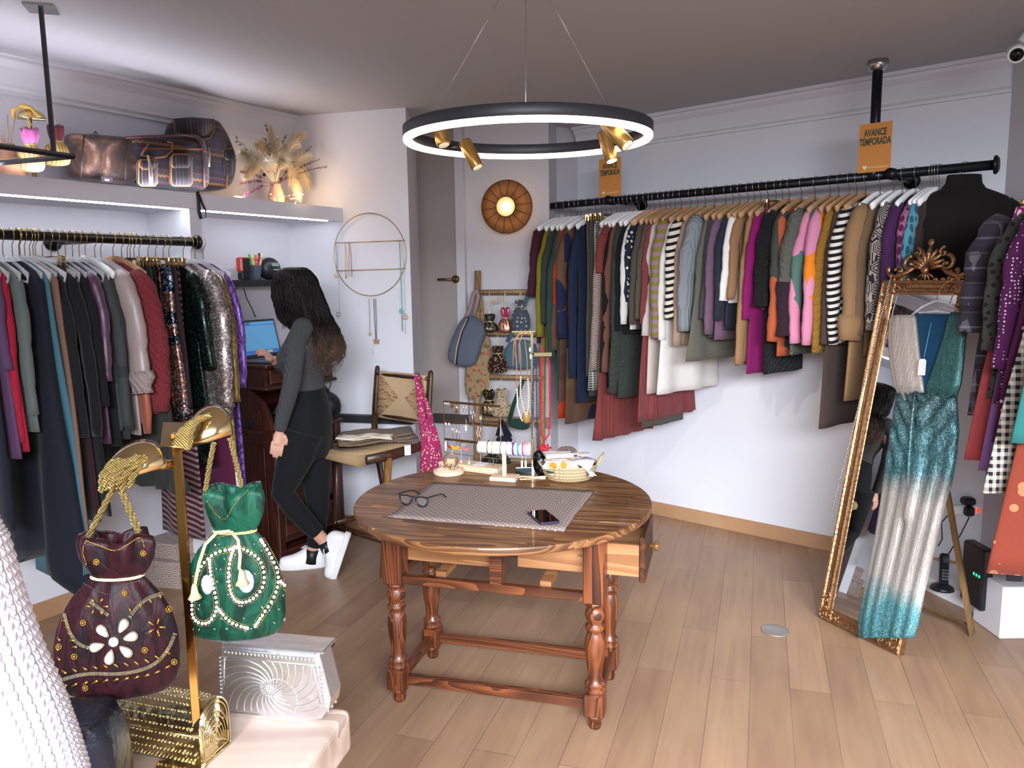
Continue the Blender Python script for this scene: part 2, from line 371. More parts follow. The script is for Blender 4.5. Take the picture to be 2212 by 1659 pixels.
# skirting boards
sk = wood('b8916e', 'a9815e', .8, .5, 'X', 0, .15, .05)
struct('baseboard_right', MB().wall(Rq(1.34, .012), Rq(-1.2, .012), 0, .088, .012, -1), sk)
struct('baseboard_left', MB().wall(Lq(-3.4, .012), Lq(sp0, .012), 0, .088, .011), sk)
struct('baseboard_back', MB().wall(Hq(0, .012), Hq(sH, .012), 0, .088, .011), sk)
# ---------------------------------------------------------------- clothes rails
RO = .37; ZR = 2.092
def Rr(s): return p3(Rq(s, RO), ZR)
sr0 = sof(PV(1184, 441, Rq(0, RO), Rn), Rp, -Rd); sr1 = sof(PV(2150, 355, Rq(0, RO), Rn), Rp, -Rd); spo = sof(PZ(1896, 130, CZ), Rp, -Rd)
IRON = plain('1e2026', .35, .6, 'black pipe')
def flange(mb, p, d, r=.042, t=.018):
    p = Vector(p); d = Vector(d).normalized(); mb.tube([p, p+d*t*.5, p+d*t], [r, r, r*.7], 20)
t = thing('clothes_rail', 'long black pipe clothes rail along the right wall', 'clothes rail', Rr(0))
def loc(mb, o): return mb.xf(Matrix.Translation(-Vector(o)))
o0 = Rr(0)
mb = MB().tube([Rr(sr0), Rr(sr1)], .0225, 16); obj('pipe', loc(mb, o0), IRON, t)
for s, d in ((sr0, Rd), (sr1, -Rd)):
    mb = MB(); flange(mb, Vector(Rr(s))-Vector((d[0], d[1], 0))*.002, (d[0], d[1], 0)); obj('end_cap', loc(mb, o0), IRON, t)
pp = Vector(Rr(spo))
mb = MB().tube([pp, (pp.x, pp.y, CZ)], .0235, 16); mb.tube([pp+Vector((0, 0, -.02)), pp+Vector((0, 0, .05))], .03, 14); obj('hanging_post', loc(mb, o0), IRON, t)
mb = MB(); flange(mb, (pp.x, pp.y, CZ), (0, 0, -1), .048, .05); obj('ceiling_flange', loc(mb, o0), STEEL, t)
for s in (spo+.09, .1 if False else sof(PV(1320, 425, Rq(0, RO), Rn), Rp, -Rd)):
    a = Vector(Rr(s)); w = Vector((-Rn[0], -Rn[1], 0)); mb = MB().tube([a, a+w*.355], .018, 12); mb.tube([a-w*.04, a+w*.04], .028, 14); flange(mb, a+w*RO, -w); obj('wall_bracket', loc(mb, o0), IRON, t)
LO = .46; ZL = 1.815
def Lr(s): return p3(Lq(s, LO), ZL)
sl1 = sof(PV(425, 517, Lq(0, LO), Ln), Lp, Ld)
t = thing('clothes_rail', 'black pipe clothes rail under the lit ledge at left', 'clothes rail', Lr(0)); o0 = Lr(0)
mb = MB().tube([Lr(-1.9), Lr(sl1)], .0225, 16); obj('pipe', loc(mb, o0), IRON, t)
mb = MB(); flange(mb, Lr(sl1-.005), (Ld[0], Ld[1], 0), .036); obj('end_cap', loc(mb, o0), IRON, t)
for s in (sof(PV(232, 520, Lq(0, LO), Ln), Lp, Ld), -1.5):
    a = Vector(Lr(s)); w = Vector((-Ln[0], -Ln[1], 0)); mb = MB().tube([a, a+w*(LO-.01)], .017, 12); flange(mb, a+w*LO, -w); obj('wall_bracket', loc(mb, o0), IRON, t)
# hanging black square bar frame at top left
q = PZ(88, 15, CZ); zf = 2.105; c1 = PZ(157, 331, zf+.012)
t = thing('hanging_display_frame', 'thin black bar frame hanging from the ceiling at top left', 'hanging rack', (q[0], q[1], zf)); o0 = (q[0], q[1], zf)
bk = plain('17181c', .4)
qq = Vector((q[0], q[1], zf)); mb = MB().box(((q[0]), q[1], (zf+CZ)/2), (.013, .013, CZ-zf-.01)); obj('rod', loc(mb, o0), bk, t)
mb = MB().box((q[0], q[1], CZ-.005), (.1, .1, .01), .3); obj('ceiling_plate', loc(mb, o0), STEEL, t)
cc = Vector(c1); cc.z = zf; A = Vector(PZ(0, 316, zf)); A.z = zf; B = Vector(PZ(0, 352, zf)); B.z = zf
for E0 in (A, B):
    d = (E0-cc).normalized(); mb = MB().tube([cc-d*.005, cc+d*1.3], .0105, 4, sm=False); obj('bar', loc(mb, o0), bk, t)
# ================================================================ HANGERS AND CLOTHES
HK = {}
def hanger_mesh(kind):
    if kind in HK: return HK[kind]
    hook = MB(); a0, a1 = math.radians(205), math.radians(-35); r = .0275
    pts = [(r*cos(a0+(a1-a0)*i/12), 0, r*sin(a0+(a1-a0)*i/12)+.0) for i in range(13)]+[(.012, 0, -.03), (.001, 0, -.042), (0, 0, -.088)]
    hook.tube(pts, .0017, 6)
    arm = MB()
    if kind == 'clip':
        arm.tube([(-.17, 0, -.088), (.17, 0, -.088)], .003, 8)
        for x in (-.145, .145):
            arm.box((x, 0, -.094), (.028, .02, .02), bev=.003); arm.box((x, .009, -.112), (.022, .004, .03)); arm.box((x, -.009, -.112), (.022, .004, .03))
        for x in (-.172, .172): arm.ell((x, 0, -.088), .005, 8, 6)
    else:
        w = .205 if kind != 'clear' else .2
        for s in (-1, 1):
            P = [(0, 0, -.09), (.03*s, 0, -.092), (.07*s, .002, -.104), (.12*s, .004, -.126), (.165*s, .006, -.148), (w*s, .008, -.166)]
            arm.tube(P, [.0065, .0065, .007, .008, .009, .008] if kind != 'clear' else [.004, .004, .004, .004, .005, .006], 10, 2.2, up=(0, 1, 0))
        if kind == 'clear':
            for s in (-1, 1): arm.tube([(.2*s, .008, -.166), (.19*s, .008, -.195), (.15*s, .007, -.185)], .0038, 8)
            arm.tube([(-.19, .006, -.19), (.19, .006, -.19)], .0035, 8)
    def mk(mb, nm):
        me = bpy.data.meshes.new(nm); me.from_pydata(mb.v, [], mb.f); me.polygons.foreach_set('use_smooth', mb.sm); return me
    HK[kind] = (mk(hook, 'hook'), mk(arm, 'arms')); return HK[kind]
GOLDW = plain('d8b46a', .2, 1., 'gilt wire')
HMAT = {'white': WHITEP, 'wood': HWOOD, 'clear': CLEAR, 'clip': GOLD, 'tan': plain('cda27a', .5), 'hide': HWOOD}
HLAB = {'white': 'white hanger', 'wood': 'wooden hanger', 'clear': 'clear plastic hanger', 'clip': 'gold clip hanger', 'tan': 'tan padded hanger'}
HM2 = {}
def hang(kind, loc_, rz, hookm, label, group):
    a, b = hanger_mesh(kind); key = (kind, hookm.name)
    if key not in HM2:
        x, y = a.copy(), b.copy(); x.materials.append(hookm); y.materials.append(HMAT[kind]); HM2[key] = (x, y)
    t = thing('clothes_hanger', ' '.join(label.split()[:16]), 'hanger', loc_, rz, group)
    for nm, me in zip(('hook', 'shoulder_bar' if kind != 'clip' else 'clip_bar'), HM2[key]):
        o = bpy.data.objects.new(nm, me); COL.objects.link(o); o.parent = t
    return t
def sgn(x): return -1. if x < 0 else 1.
def body_rings(zt, zh, w0, w, wh, t0, th, m, amp, ph, n=40, hemf=None, lv=22, skew=0., bulge=0):
    rings = []
    zs = [zt, zt-.006]+[zt-.006-(zt-.006-zh)*(i/(lv-1))**1.15 for i in range(1, lv)]
    zsh = zt-.058
    for z in zs:
        f = (zt-z)/(zt-zh)
        if z > zsh: k = (zt-z)/.058; ww = w0+(w-w0)*k**.9
        else: k = (zsh-z)/max(1e-6, zsh-zh); ww = w+(wh+.012-w)*k - .012*sin(pi*min(1, k*1.6))
        tt = t0*(.35+.65*min(1, (zt-z)/.07)) + (th-t0)*max(0, f); tt += bulge*sin(pi*f)
        A = amp*max(0, (f-.1)/.9)
        ring = []
        for k in range(n):
            a = 2*pi*k/n; ca, sa = cos(a), sin(a)
            x = ww*sgn(ca)*abs(ca)**.75; y = tt*sgn(sa)*abs(sa)**.7
            y += A*sin(m*x/.2*1.6+ph+f*.8)+A*.5*sin(m*2.3*x/.2+ph*2.1-f); x += A*.4*sin(3*a+ph+3*f)
            zz = z
            if hemf and f > .3: zz = z+hemf(x, f)
            ring.append((x+skew*f, y, zz))
        rings.append(ring)
    return rings
def garment(name, label, cat, group, L, rz, m, hem, slv=None, hanger='white', w=.2, t0=.013, th=.018, flare=0., amp=.007, seed=0, sm=None, sr=.034, cuff=None, collar=0, skew=0, sl_out=.05, top=-.108, hemf=None, bulge=0., both=True, folds=2.5, roll=None):
    rnd = random.Random(seed*17+5); t = thing(name, label, cat, L, rz, group)
    ph = rnd.random()*6
    if hanger == 'clip':
        rg = body_rings(-.118, hem, w*.75, w*.8, w*.8+flare, t0*.8, th, folds*1.5, amp*1.3, ph, skew=skew, hemf=hemf)
        obj('cloth_panel', MB().loft(rg), m, t); return t
    rg = body_rings(top, hem, .07, w-.01, w-.01+flare, t0, th, folds, amp, ph, skew=skew, hemf=hemf, bulge=bulge)
    obj('body', MB().loft(rg), m, t)
    if collar:
        mb = MB(); rs = []
        kf = 1.25 if collar > .03 else 1
        for z, r in ((top-.012, .082*kf), (top+collar*.3, .066*kf), (top+collar*.6, .064*kf), (top+collar, .062*kf), (top+collar+.004, .055*kf), (top+collar*.3, .05*kf)):
            rs.append([(r*cos(2*pi*k/20), (.012+.008*(collar > .03))*sin(2*pi*k/20)*1.2, z) for k in range(20)])
        obj('collar', mb.loft(rs), sm or m, t)
    if slv is not None:
        for s in ((1, -1) if both else (1,)):
            Ls = -slv-.165 if False else slv; pts, rr = [], []; jit = rnd.uniform(-.008, .008); bend = rnd.uniform(-.012, .018)
            nS = 16; z0 = -.168
            for i in range(nS+1):
                f = i/nS; z = z0+(slv-z0)*f
                x = s*(w-.045+ (sl_out+.012)*min(1, f*3.2)**.8 + .035*f + bend*sin(pi*f)) ; pts.append((x+skew*f*s*.3, jit+.006*sin(f*5+ph), z+(.012 if i == 0 else 0)))
                r = sr*(1.0-.28*f)*(1+.07*sin(f*19+ph)+.05*sin(f*41+ph*2)); r *= .55 if i == 0 else 1
                if cuff and f > .9: r *= .8
                rr.append(r*1.12)
            mb = MB(); mb.tube(pts, rr, 14, max(min(.75, (t0+.006)/sr*1.15), .60 if sr >= .045 else 0), up=(1, 0, 0))
            so_ = obj('sleeve', mb, sm or m, t)
            if roll:
                k0 = int(nS*roll[0]); rm = cloth('knit', roll[1]) if roll[1] else m; q = MB(); pr_ = pts[k0:]; rq = [r_*roll[2]*(1+.10*sin(ii*2.1)) for ii, r_ in enumerate(rr[k0:])]; q.tube(pr_, rq, 14, max(min(.75, (t0+.006)/sr*1.15), .60), up=(1, 0, 0)); obj('cuff', q, rm, so_)
    return t
def spec(s):
    p = s.split(); k = p[0]; cols = [q for q in p[1:] if len(q) == 6]; sc = [float(q) for q in p[1:] if len(q) < 6]
    return cloth(k, cols[0], cols[1] if len(cols) > 1 else 'ffffff', cols[2] if len(cols) > 2 else None, sc[0] if sc else 1.)
NAMES = {'sw': ('sweater', 'sweater'), 'ca': ('cardigan', 'cardigan'), 'sh': ('blouse', 'blouse'), 'co': ('coat', 'coat'), 'sk': ('skirt', 'skirt'), 'tr': ('trousers', 'trousers'), 'dr': ('dress', 'dress'), 'ja': ('jacket', 'jacket'), 'ts': ('top', 'top'), 'cp': ('cape', 'cape')}
RZR = math.atan2(Rn[1], Rn[0]); RZL = math.atan2(Ln[1], Ln[0])
# right rail: px of the room-side edge, hem line, sleeve end, kind, hanger, material, label, options
RG = [
(1160, 742, 640, 'sw', 'white', 'plain 4a2230', 'dark burgundy sweater hanging first at the far end of the right rail', dict(sr=.045, seed=1)),
(1175, 768, 728, 'sw', 'white', 'plain 8a8422', 'thin olive yellow sweater next to the burgundy one', dict()),
(1187, 722, 700, 'sw', 'white', 'plain 3c423c', 'dark moss green sweater right of the olive yellow one', dict()),
(1198, 866, 780, 'dr', 'white', 'plain 2f4a44', 'long bottle green dress behind the orange patterned sweater', dict()),
(1207, 905, 757, 'sw', 'white', 'patch 6b4a3a c8401c 5a4034 1.1', 'orange and brown sweater with torn leaf shapes', dict(sr=.04, amp=.012, cuff=1)),
(1223, 915, 730, 'ca', 'white', 'patch 73563f 20294d 6a4c38 .9', 'long brown cardigan with navy blue shapes', dict(sr=.045, amp=.014, flare=.04)),
(1240, 870, 815, 'ja', 'white', 'plain 1d2b48', 'dark indigo denim shirt dress on the right rail', dict(rough=0) if False else dict()),
(1252, 815, None, 'tr', 'clip', 'plain 6f5f55', 'taupe trousers clipped beside the denim dress', dict()),
(1261, 858, None, 'tr', 'clip', 'rib 5f5f54', 'olive grey ribbed trousers clipped left of the houndstooth ones', dict()),
(1272, 845, None, 'tr', 'clip', 'gingham 3a3a3c d8d4cc 1.5', 'black and white houndstooth wide trousers', dict(flare=.04)),
(1283, 783, None, 'sk', 'clip', 'plain a39a90', 'pale greige skirt beside the houndstooth trousers', dict()),
(1292, 836, 800, 'ts', 'white', 'stripe c8bfb4 6a3030 3.2', 'narrow top with fine red and cream stripes', dict()),
(1301, 948, 590, 'dr', 'white', 'rib 8b3d3a', 'long pleated rust red dress on a white hanger', dict(flare=.10, folds=6, amp=.014)),
(1310, 838, 805, 'sw', 'white', 'plain 131216', 'black sweater right of the rust red pleated dress', dict()),
(1319, 822, 805, 'sw', 'white', 'plain 7a5040', 'cinnamon brown sweater between black and grey green knits', dict()),
(1331, 860, 850, 'ca', 'white', 'knit 3e4540', 'long grey green knitted cardigan with drooping sleeve', dict(sr=.045)),
(1345, 722, 715, 'sw', 'white', 'plain 14161c', 'black blue sweater left of the white one', dict(sr=.036)),
(1355, 712, 700, 'sh', 'tan', 'plain e6e3e0', 'thin white blouse between dark garments', dict()),
(1364, 655, 652, 'sh', 'tan', 'floral 1f2b3c dfd8c8 1.0', 'navy blouse with cream leaf print', dict()),
(1376, 712, 700, 'sh', 'tan', 'plain 5a5148', 'taupe blouse right of the leaf print one', dict()),
(1388, 925, 690, 'dr', 'wood', 'rib 5d5648', 'long slim olive brown dress beside the wine one', dict()),
(1398, 908, 700, 'dr', 'wood', 'rib 8a4244', 'long pleated wine red skirt dress under pale knits', dict(flare=.09, folds=6, amp=.014)),
(1408, 850, 726, 'sw', 'wood', 'plain cdbfb8', 'blush cream sweater left of the olive striped one', dict(flare=.05)),
(1421, 733, 730, 'sw', 'wood', 'stripe3 8f8a35 a98493 1.5', 'olive and mauve striped sweater', dict(sr=.062, sl_out=.03)),
(1441, 850, 735, 'dr', 'wood', 'plain e9e4e0', 'long cream white knitted dress behind the striped sweaters', dict(flare=.10, amp=.013)),
(1456, 690, 690, 'sw', 'wood', 'stripe e6dccb 14161c .95', 'cream sweater with bold black stripes on the sleeve', dict(sr=.052)),
(1472, 745, 747, 'sw', 'wood', 'stripe b89a86 b89a86 7e3838 .9', 'beige pink sweater with thin red stripes', dict(sr=.036)),
(1492, 746, 715, 'sw', 'wood', 'rib 9499a0', 'chunky pale grey ribbed cardigan', dict(sr=.064, t0=.02)),
(1516, 778, 735, 'dr', 'wood', 'plain 6f6e63', 'wide olive grey knitted dress right of the pale ribbed cardigan', dict(flare=.14, amp=.015)),
(1531, 730, 690, 'sw', 'wood', 'plain 4b4a4e', 'charcoal grey sweater left of the mauve one', dict()),
(1545, 735, 722, 'sw', 'wood', 'plain 7d6078', 'dusty mauve batwing sweater', dict(sr=.042, amp=.012)),
(1563, 712, 692, 'sh', 'wood', 'plain 2c3040', 'dark slate navy shirt right of the mauve sweater', dict(sr=.042)),
(1577, 655, 650, 'sw', 'wood', 'plain eee9e6', 'short white puffed sleeve sweater', dict(sr=.04)),
(1590, 790, 646, 'ca', 'wood', 'plain a37a57', 'camel brown short sleeved cardigan', dict(sr=.036)),
(1605, 782, 788, 'ca', 'wood', 'plain ad845f', 'long camel cardigan left of the magenta tunic', dict(sr=.042)),
(1622, 808, 690, 'dr', 'wood', 'plain 93156a', 'bright magenta tunic dress', dict(sr=.036, flare=.03)),
(1636, 670, 680, 'sw', 'clip', 'plain 7c5a80', 'lilac top clipped beside the magenta tunic', dict()),
(1650, 810, 662, 'sw', 'wood', 'knit 18181a', 'black chunky sweater with long black hem', dict(sr=.055, t0=.018)),
(1676, 770, 738, 'sw', 'wood', 'patch 4a4b44 c8623f 4a4b44 .9', 'grey knit sweater with orange diamond blocks', dict(sr=.058, t0=.018)),
(1705, 768, 725, 'sw', 'wood', 'knit 67695f', 'grey knit sweater with dark plum cuffs', dict(sr=.062, t0=.02, roll=(.58, '36202f', 1.15))),
(1737, 745, 742, 'sw', 'wood', 'patch d68aa8 5c8178 d88aa6 1.1', 'pink and green colour block sweater', dict(sr=.045)),
(1755, 742, 745, 'sw', 'wood', 'patch d88cac ee8420 dd92b2 1.1', 'pink and orange colour block sweater', dict(sr=.05)),
(1778, 762, 762, 'sw', 'wood', 'knit a3762c', 'mustard yellow knit sweater beside the colour blocks', dict(sr=.04)),
(1793, 925, 745, 'co', 'wood', 'hrib 57473f', 'long dark brown ribbed knit coat', dict(flare=.07, sr=.036)),
(1812, 745, 744, 'sw', 'wood', 'stripe3 e8e2d8 17171c 2.2', 'black and white striped sleeve sweater', dict(sr=.048, cuff=1)),
(1843, 865, 735, 'co', 'white', 'plain a4805a', 'camel wool coat with turned up cuffs', dict(sr=.072, t0=.024, flare=.06, roll=(.86, None, 1.3))),
(1872, 770, 725, 'ca', 'white', 'plain 7a6248', 'brown wool cardigan behind the camel coat', dict(sr=.04)),
(1890, 745, 714, 'dr', 'white', 'aztec 2c2428 b5a8a0 1.2', 'black and cream geometric print dress', dict(sr=.05, cuff=1)),
(1918, 730, 684, 'dr', 'white', 'plain 4a2456', 'deep purple blouse right of the geometric print dress', dict(sr=.050, roll=(.85, '4a2456', 1.2))),
(1950, 720, 650, 'dr', 'white', 'leaf b06f9a 6e1d50 .62', 'pink dress with burgundy drops', dict(sr=.045)),
(1974, 720, 650, 'dr', 'white', 'leaf 5f9fb0 275f78 .62', 'pale blue dress with teal drops', dict(sr=.04)),
(1999, 740, 660, 'sw', 'white', 'plain 8c6f52', 'tan sweater beside the black turtleneck', dict(sr=.04)),
(2020, 760, 690, 'sw', 'white', 'plain 40302a', 'dark brown sweater just left of the black turtleneck', dict(sr=.04)),
]
NEAR = .215
def place(G, P, D, n, off, zr, rz, L3, hookm, side, group):
    for i, (px, hy, sy, k, hk, ms, lab, op) in enumerate(G):
        op = dict(op); seed = op.pop('seed', i+3); sm = op.pop('sm', None); Po = P+n*(off+NEAR)
        yy = op.pop('yref', 600); q = PV(px, yy, Po, n); s = sof(q, P, D)
        hem = PV(px, hy, Po, n)[2]-zr; slv = None if sy is None else PV(px, sy, P+n*(off+NEAR+.03), n)[2]-zr
        L = L3(s); m = spec(ms); nm, cat = NAMES[k]; yaw = op.pop('yaw', (random.Random(i*3+1).random()-.5)*.10)
        if side == 'right': th_ = .08+.17*(px-1160)/900; yaw -= th_; s = min(s+NEAR*th_, sr1-.21+.012*(i-len(G))); L = L3(s)
        if sm == 0: sm = cloth('knit', '36202f')
        garment(nm, lab, cat, group, L, rz+yaw, m, hem, slv, hk, seed=seed, sm=sm, **op)
        hang(hk, L, rz+yaw, hookm, HLAB[hk]+' with the '+lab.split(' on the ')[0].split(' beside ')[0].split(' right of ')[0].split(' left of ')[0].split(' hanging ')[0].split(' with ')[0].split(' behind ')[0].split(' between ')[0].split(' showing ')[0].split(' edged ')[0], 'hangers on the %s rail' % side)
place(RG, Rp, -Rd, Rn, RO, ZR, RZR, Rr, STEEL, 'right', 'clothes on the right rail')
# black turtleneck turned to face the room at the end of the rail
q = Rr(sr1-.12); Lz = RZR-.95
garment('sweater', 'black turtleneck sweater turned to face the room at the near end of the rail', 'sweater', 'clothes on the right rail', q, Lz, cloth('plain', '16110e'), -.72, -.66, w=.225, t0=.055, th=.06, sr=.07, collar=.05, seed=9, bulge=.01, top=-.085, amp=.01)
hang('wood', q, Lz, STEEL, 'wooden hanger holding the black turtleneck sweater', 'hangers on the right rail')
# ---------------------------------------------------------------- left rail
LG = [
(2, 1150, None, 'sk', 'clear', 'plain 1b1f30', 'dark navy skirt at the far left edge of the left rail', dict(yref=800)),
(22, 994, 800, 'dr', 'clear', 'plain 6a4a70', 'dusty purple dress beside the raspberry one', dict(yref=800, sl_out=.01, sr=.026)),
(40, 978, 960, 'dr', 'clear', 'plain b5223e', 'raspberry red slim dress on the left rail', dict(yref=800, sl_out=.01, sr=.024)),
(62, 935, 900, 'dr', 'clear', 'velvet 6e7874', 'sage grey dress right of the raspberry one', dict(yref=800, sl_out=.01, sr=.03)),
(108, 1225, None, 'cp', 'clear', 'plain 1a1e2c', 'midnight navy wool cape with pointed hem', dict(flare=.09, amp=.022, w=.22, t0=.03, th=.05, hz=1)),
(122, 1250, None, 'cp', 'clear', 'plain 4d7c8c', 'petrol blue wool cape with wavy edge', dict(flare=.09, amp=.03, w=.22, t0=.018, th=.03, hz=2)),
(134, 1140, None, 'cp', 'clear', 'plain 8d6b5c', 'tan brown wool cape behind the petrol blue one', dict(flare=.06, amp=.02, w=.23, t0=.02, hz=3)),
(152, 1060, 950, 'dr', 'clear', 'velvet 16161a', 'black velvet dress behind the tan cape', dict(w=.19)),
(172, 1130, None, 'dr', 'clip', 'velvet 3a0f1c', 'dark wine velvet skirt clipped beside black dresses', dict(flare=.06, w=.22)),
(190, 1115, 945, 'dr', 'clear', 'velvet 121216', 'long black velvet dress left of the plum blouse', dict(flare=.07)),
(205, 930, 880, 'dr', 'clear', 'plain 17171a', 'plain black dress beside the plum blouse', dict()),
(221, 960, 826, 'sh', 'clear', 'satin 5b3458', 'plum purple blouse with loose sleeve', dict(sr=.045, sl_out=.03)),
(236, 968, None, 'dr', 'clear', 'plain 1a1a1c', 'black slip dress edged in yellow', dict()),
(250, 930, 925, 'dr', 'clear', 'plain 474c4b', 'slate grey green dress under a white hanger', dict(sr=.03)),
(263, 950, 930, 'dr', 'white', 'plain 3a3d42', 'charcoal dress on a white plastic hanger', dict(sr=.03)),
(283, 942, 852, 'sh', 'clear', 'satin b3a09e', 'pale rose satin blouse with wide cuff', dict(sr=.062, sl_out=.065, t0=.022, roll=(.84, 'b3a09e', 1.3))),
(296, 915, 940, 'sh', 'clear', 'satin a85a42', 'terracotta satin blouse with gathered cuff', dict(sr=.035, sl_out=.05, cuff=1)),
(322, 895, 890, 'sw', 'wood', 'knit 8a3038', 'chunky brick red popcorn knit sweater', dict(sr=.075, t0=.035, th=.05, sl_out=.045, pop=1)),
(340, 1060, None, 'dr', 'clip', 'plain 3b3c38', 'long tiered dark grey skirt', dict(flare=.13, w=.22, folds=5, amp=.016)),
(352, 1050, None, 'sk', 'clip', 'plain 34302c', 'dark umber skirt clipped among dark skirts', dict()),
(358, 990, None, 'sk', 'clip', 'plain 4a4348', 'dusky violet grey skirt clipped among dark skirts', dict()),
(366, 980, None, 'sk', 'clip', 'plain 202220', 'near black green skirt left of the brown sequin one', dict()),
(377, 895, None, 'tr', 'clip', 'sequin 4a2c22 c08a70 1.0', 'brown sequin trousers with sparse sparkle', dict(flare=-.01)),
(396, 908, None, 'sk', 'clip', 'sequin3 1c3c56 b87858 0e1c34 1.0', 'blue and copper banded sequin skirt', dict(t0=.03, th=.035)),
(412, 880, None, 'sk', 'clip', 'plain 3a2c34', 'plum brown pleated skirt right of the blue sequin skirt', dict(folds=6)),
(428, 1180, None, 'dr', 'clip', 'stripe 4e1c28 9a8486 1.2', 'wine dress with pale zigzag stripes reaching low', dict(w=.15)),
(440, 1010, 800, 'dr', 'clear', 'sequin 14221e 3f5a52 1.2', 'black green sequin dress left of the silver one', dict(sr=.045)),
(470, 903, 880, 'dr', 'clear', 'sequin 9c8c88 f4f2f0 1.0', 'silver champagne sequin dress', dict(sr=.07, t0=.035, th=.05, flare=.05)),
(487, 1080, 880, 'dr', 'clear', 'plain 5c1a40', 'magenta wine long dress showing below the sequin one', dict(sl_out=.02)),
(495, 990, 870, 'dr', 'clear', 'brocade 7a5e1e b09040 1.', 'mustard gold brocade dress', dict(sr=.045)),
(512, 1070, 838, 'dr', 'clear', 'brocade 4d2480 8c63bc 1.', 'vivid purple brocade dress at the end of the left rail', dict(sr=.04, sl_out=.045)),
]
def hzf(k, wv=.02):
    if k == 1: return lambda x, f: -(.16*(x/.28) if x > 0 else 0)*max(0, f-.3)*1.2+.10*max(0, f-.3)*sin(x*9)
    if k == 2: return lambda x, f: -.06*max(0, f-.3)*sin(x*11)
    return lambda x, f: .12*max(0, f-.3)*cos(x*9)
LG2 = []
for g in LG:
    op = dict(g[7]); hz = op.pop('hz', 0); op.pop('pop', 0)
    if hz: op['hemf'] = hzf(hz)
    op.setdefault('yref', 760); op['flare'] = op.get('flare', 0)+.035; LG2.append(g[:7]+(op,))
place(LG2, Lp, Ld, Ln, LO, ZL, RZL, Lr, GOLDW, 'left', 'clothes on the left rail')
# empty clear hangers at the left end
for i, (px) in enumerate((8, 45, 66, 78)):
    q = PV(px, 560, Lp+Ln*LO, Ln); hang('clear', Lr(sof(q, Lp, Ld)), RZL+.1*i-.1, GOLDW, 'clear plastic hanger at the left end of the left rail', 'clear hangers at the left end of the left rail')
# ---------------------------------------------------------------- near right rack
RX = V2(2.12, 2.98); Zs = 1.97
t = thing('clothes_rail', 'rail of the rack at the right edge of the photo holding plaid and purple clothes', 'clothes rail', (RX[0]+.02, RX[1]-.7, 0))
mb = MB().tube([(.02, .72, Zs), (.02, -1.4, Zs)], .013, 12); obj('pipe', mb, GOLD, t)
mb = MB().tube([(.02, -1.38, 0), (.02, -1.38, Zs)], .013, 12); mb.tube([(.02, -1.38, .9), (.5, -1.38, .9)], .01, 8); mb.tube([(.02, .6, Zs), (.62, .6, Zs)], .01, 8); obj('stand', mb, GOLD, t)
NG = [  # distance step, edge px at its line, line, hem, sleeve, kind, hanger, cloth, label, top half width, flare, options
(0.00, 2085, 860, 900, 720, 'sh', 'wood', 'plaid 3d3845 8f8a98 2a2630 1.6', 'grey blue plaid flannel shirt', .05, dict(sr=.06, t0=.03)),
(0.05, 2104, 900, 905, None, 'dr', 'clip', 'leaf 7a1d5c d8a8b8 .7', 'purple and pale pink zigzag skirt behind the plaid shirt', .04, dict()),
(0.11, 2096, 985, 998, None, 'dr', 'wood', 'plain b04a4c', 'coral red long dress beside the plaid shirt', .11, dict(sr=.03)),
(0.16, 2128, 840, 862, 760, 'ca', 'wood', 'floral 4a4a48 22221f 1.', 'grey fur trimmed cardigan behind the coral dress', .05, dict(sr=.035)),
(0.22, 2128, 1010, 1022, None, 'dr', 'wood', 'plain 8f68a8', 'lilac dress between coral and gingham dresses', .10, dict()),
(0.27, 2146, 850, 875, 800, 'dr', 'wood', 'dot 54174e e0c8dc 1.9', 'purple dress with tiny white dots', .06, dict(sr=.04)),
(0.33, 2160, 940, 960, None, 'dr', 'wood', 'dot 4e1440 d8b8cc .85', 'plum dress with round white polka dots', .08, dict(sr=.03)),
(0.39, 2138, 1050, 1072, None, 'dr', 'wood', 'gingham d6cfc0 22222e .8', 'cream and black gingham shirt dress', .15, dict(sr=.035)),
(0.45, 2152, 1230, 1250, None, 'dr', 'wood', 'floral 8c3c2a c08058 8c3c2a .5', 'terracotta dress with gold flowers', .17, dict(sr=.05)),
(0.52, 2200, 950, 962, None, 'dr', 'wood', 'plain 2e7a76', 'teal ruffle blouse at the right photo edge', .10, dict(sr=.03)),
]
for i, (dy, px, ly, hy, sy, k, hk, ms, lab, fl, op) in enumerate(NG):
    Y = RX[1]-dy; nr = PY(px, ly, Y); cx = RX[0]+.03
    op = dict(op); L = (cx, Y, Zs)
    hem = PY(px, hy, Y)[2]-Zs; slv = None if sy is None else PY(px, sy, Y)[2]-Zs; nm, cat = NAMES[k]
    yaw = pi-.10; d_ = cx-nr[0]-(.03 if sy else 0)
    garment(nm, lab, cat, 'clothes on the rack at the right edge', L, yaw, spec(ms), hem, slv, hk, seed=i+60, w=max(.10, d_-fl), flare=fl, **op)
    hang(hk, L, yaw, GOLDW, HLAB[hk]+' holding the '+lab.split(' beside ')[0].split(' between ')[0].split(' behind ')[0], 'hangers on the rack at the right edge')
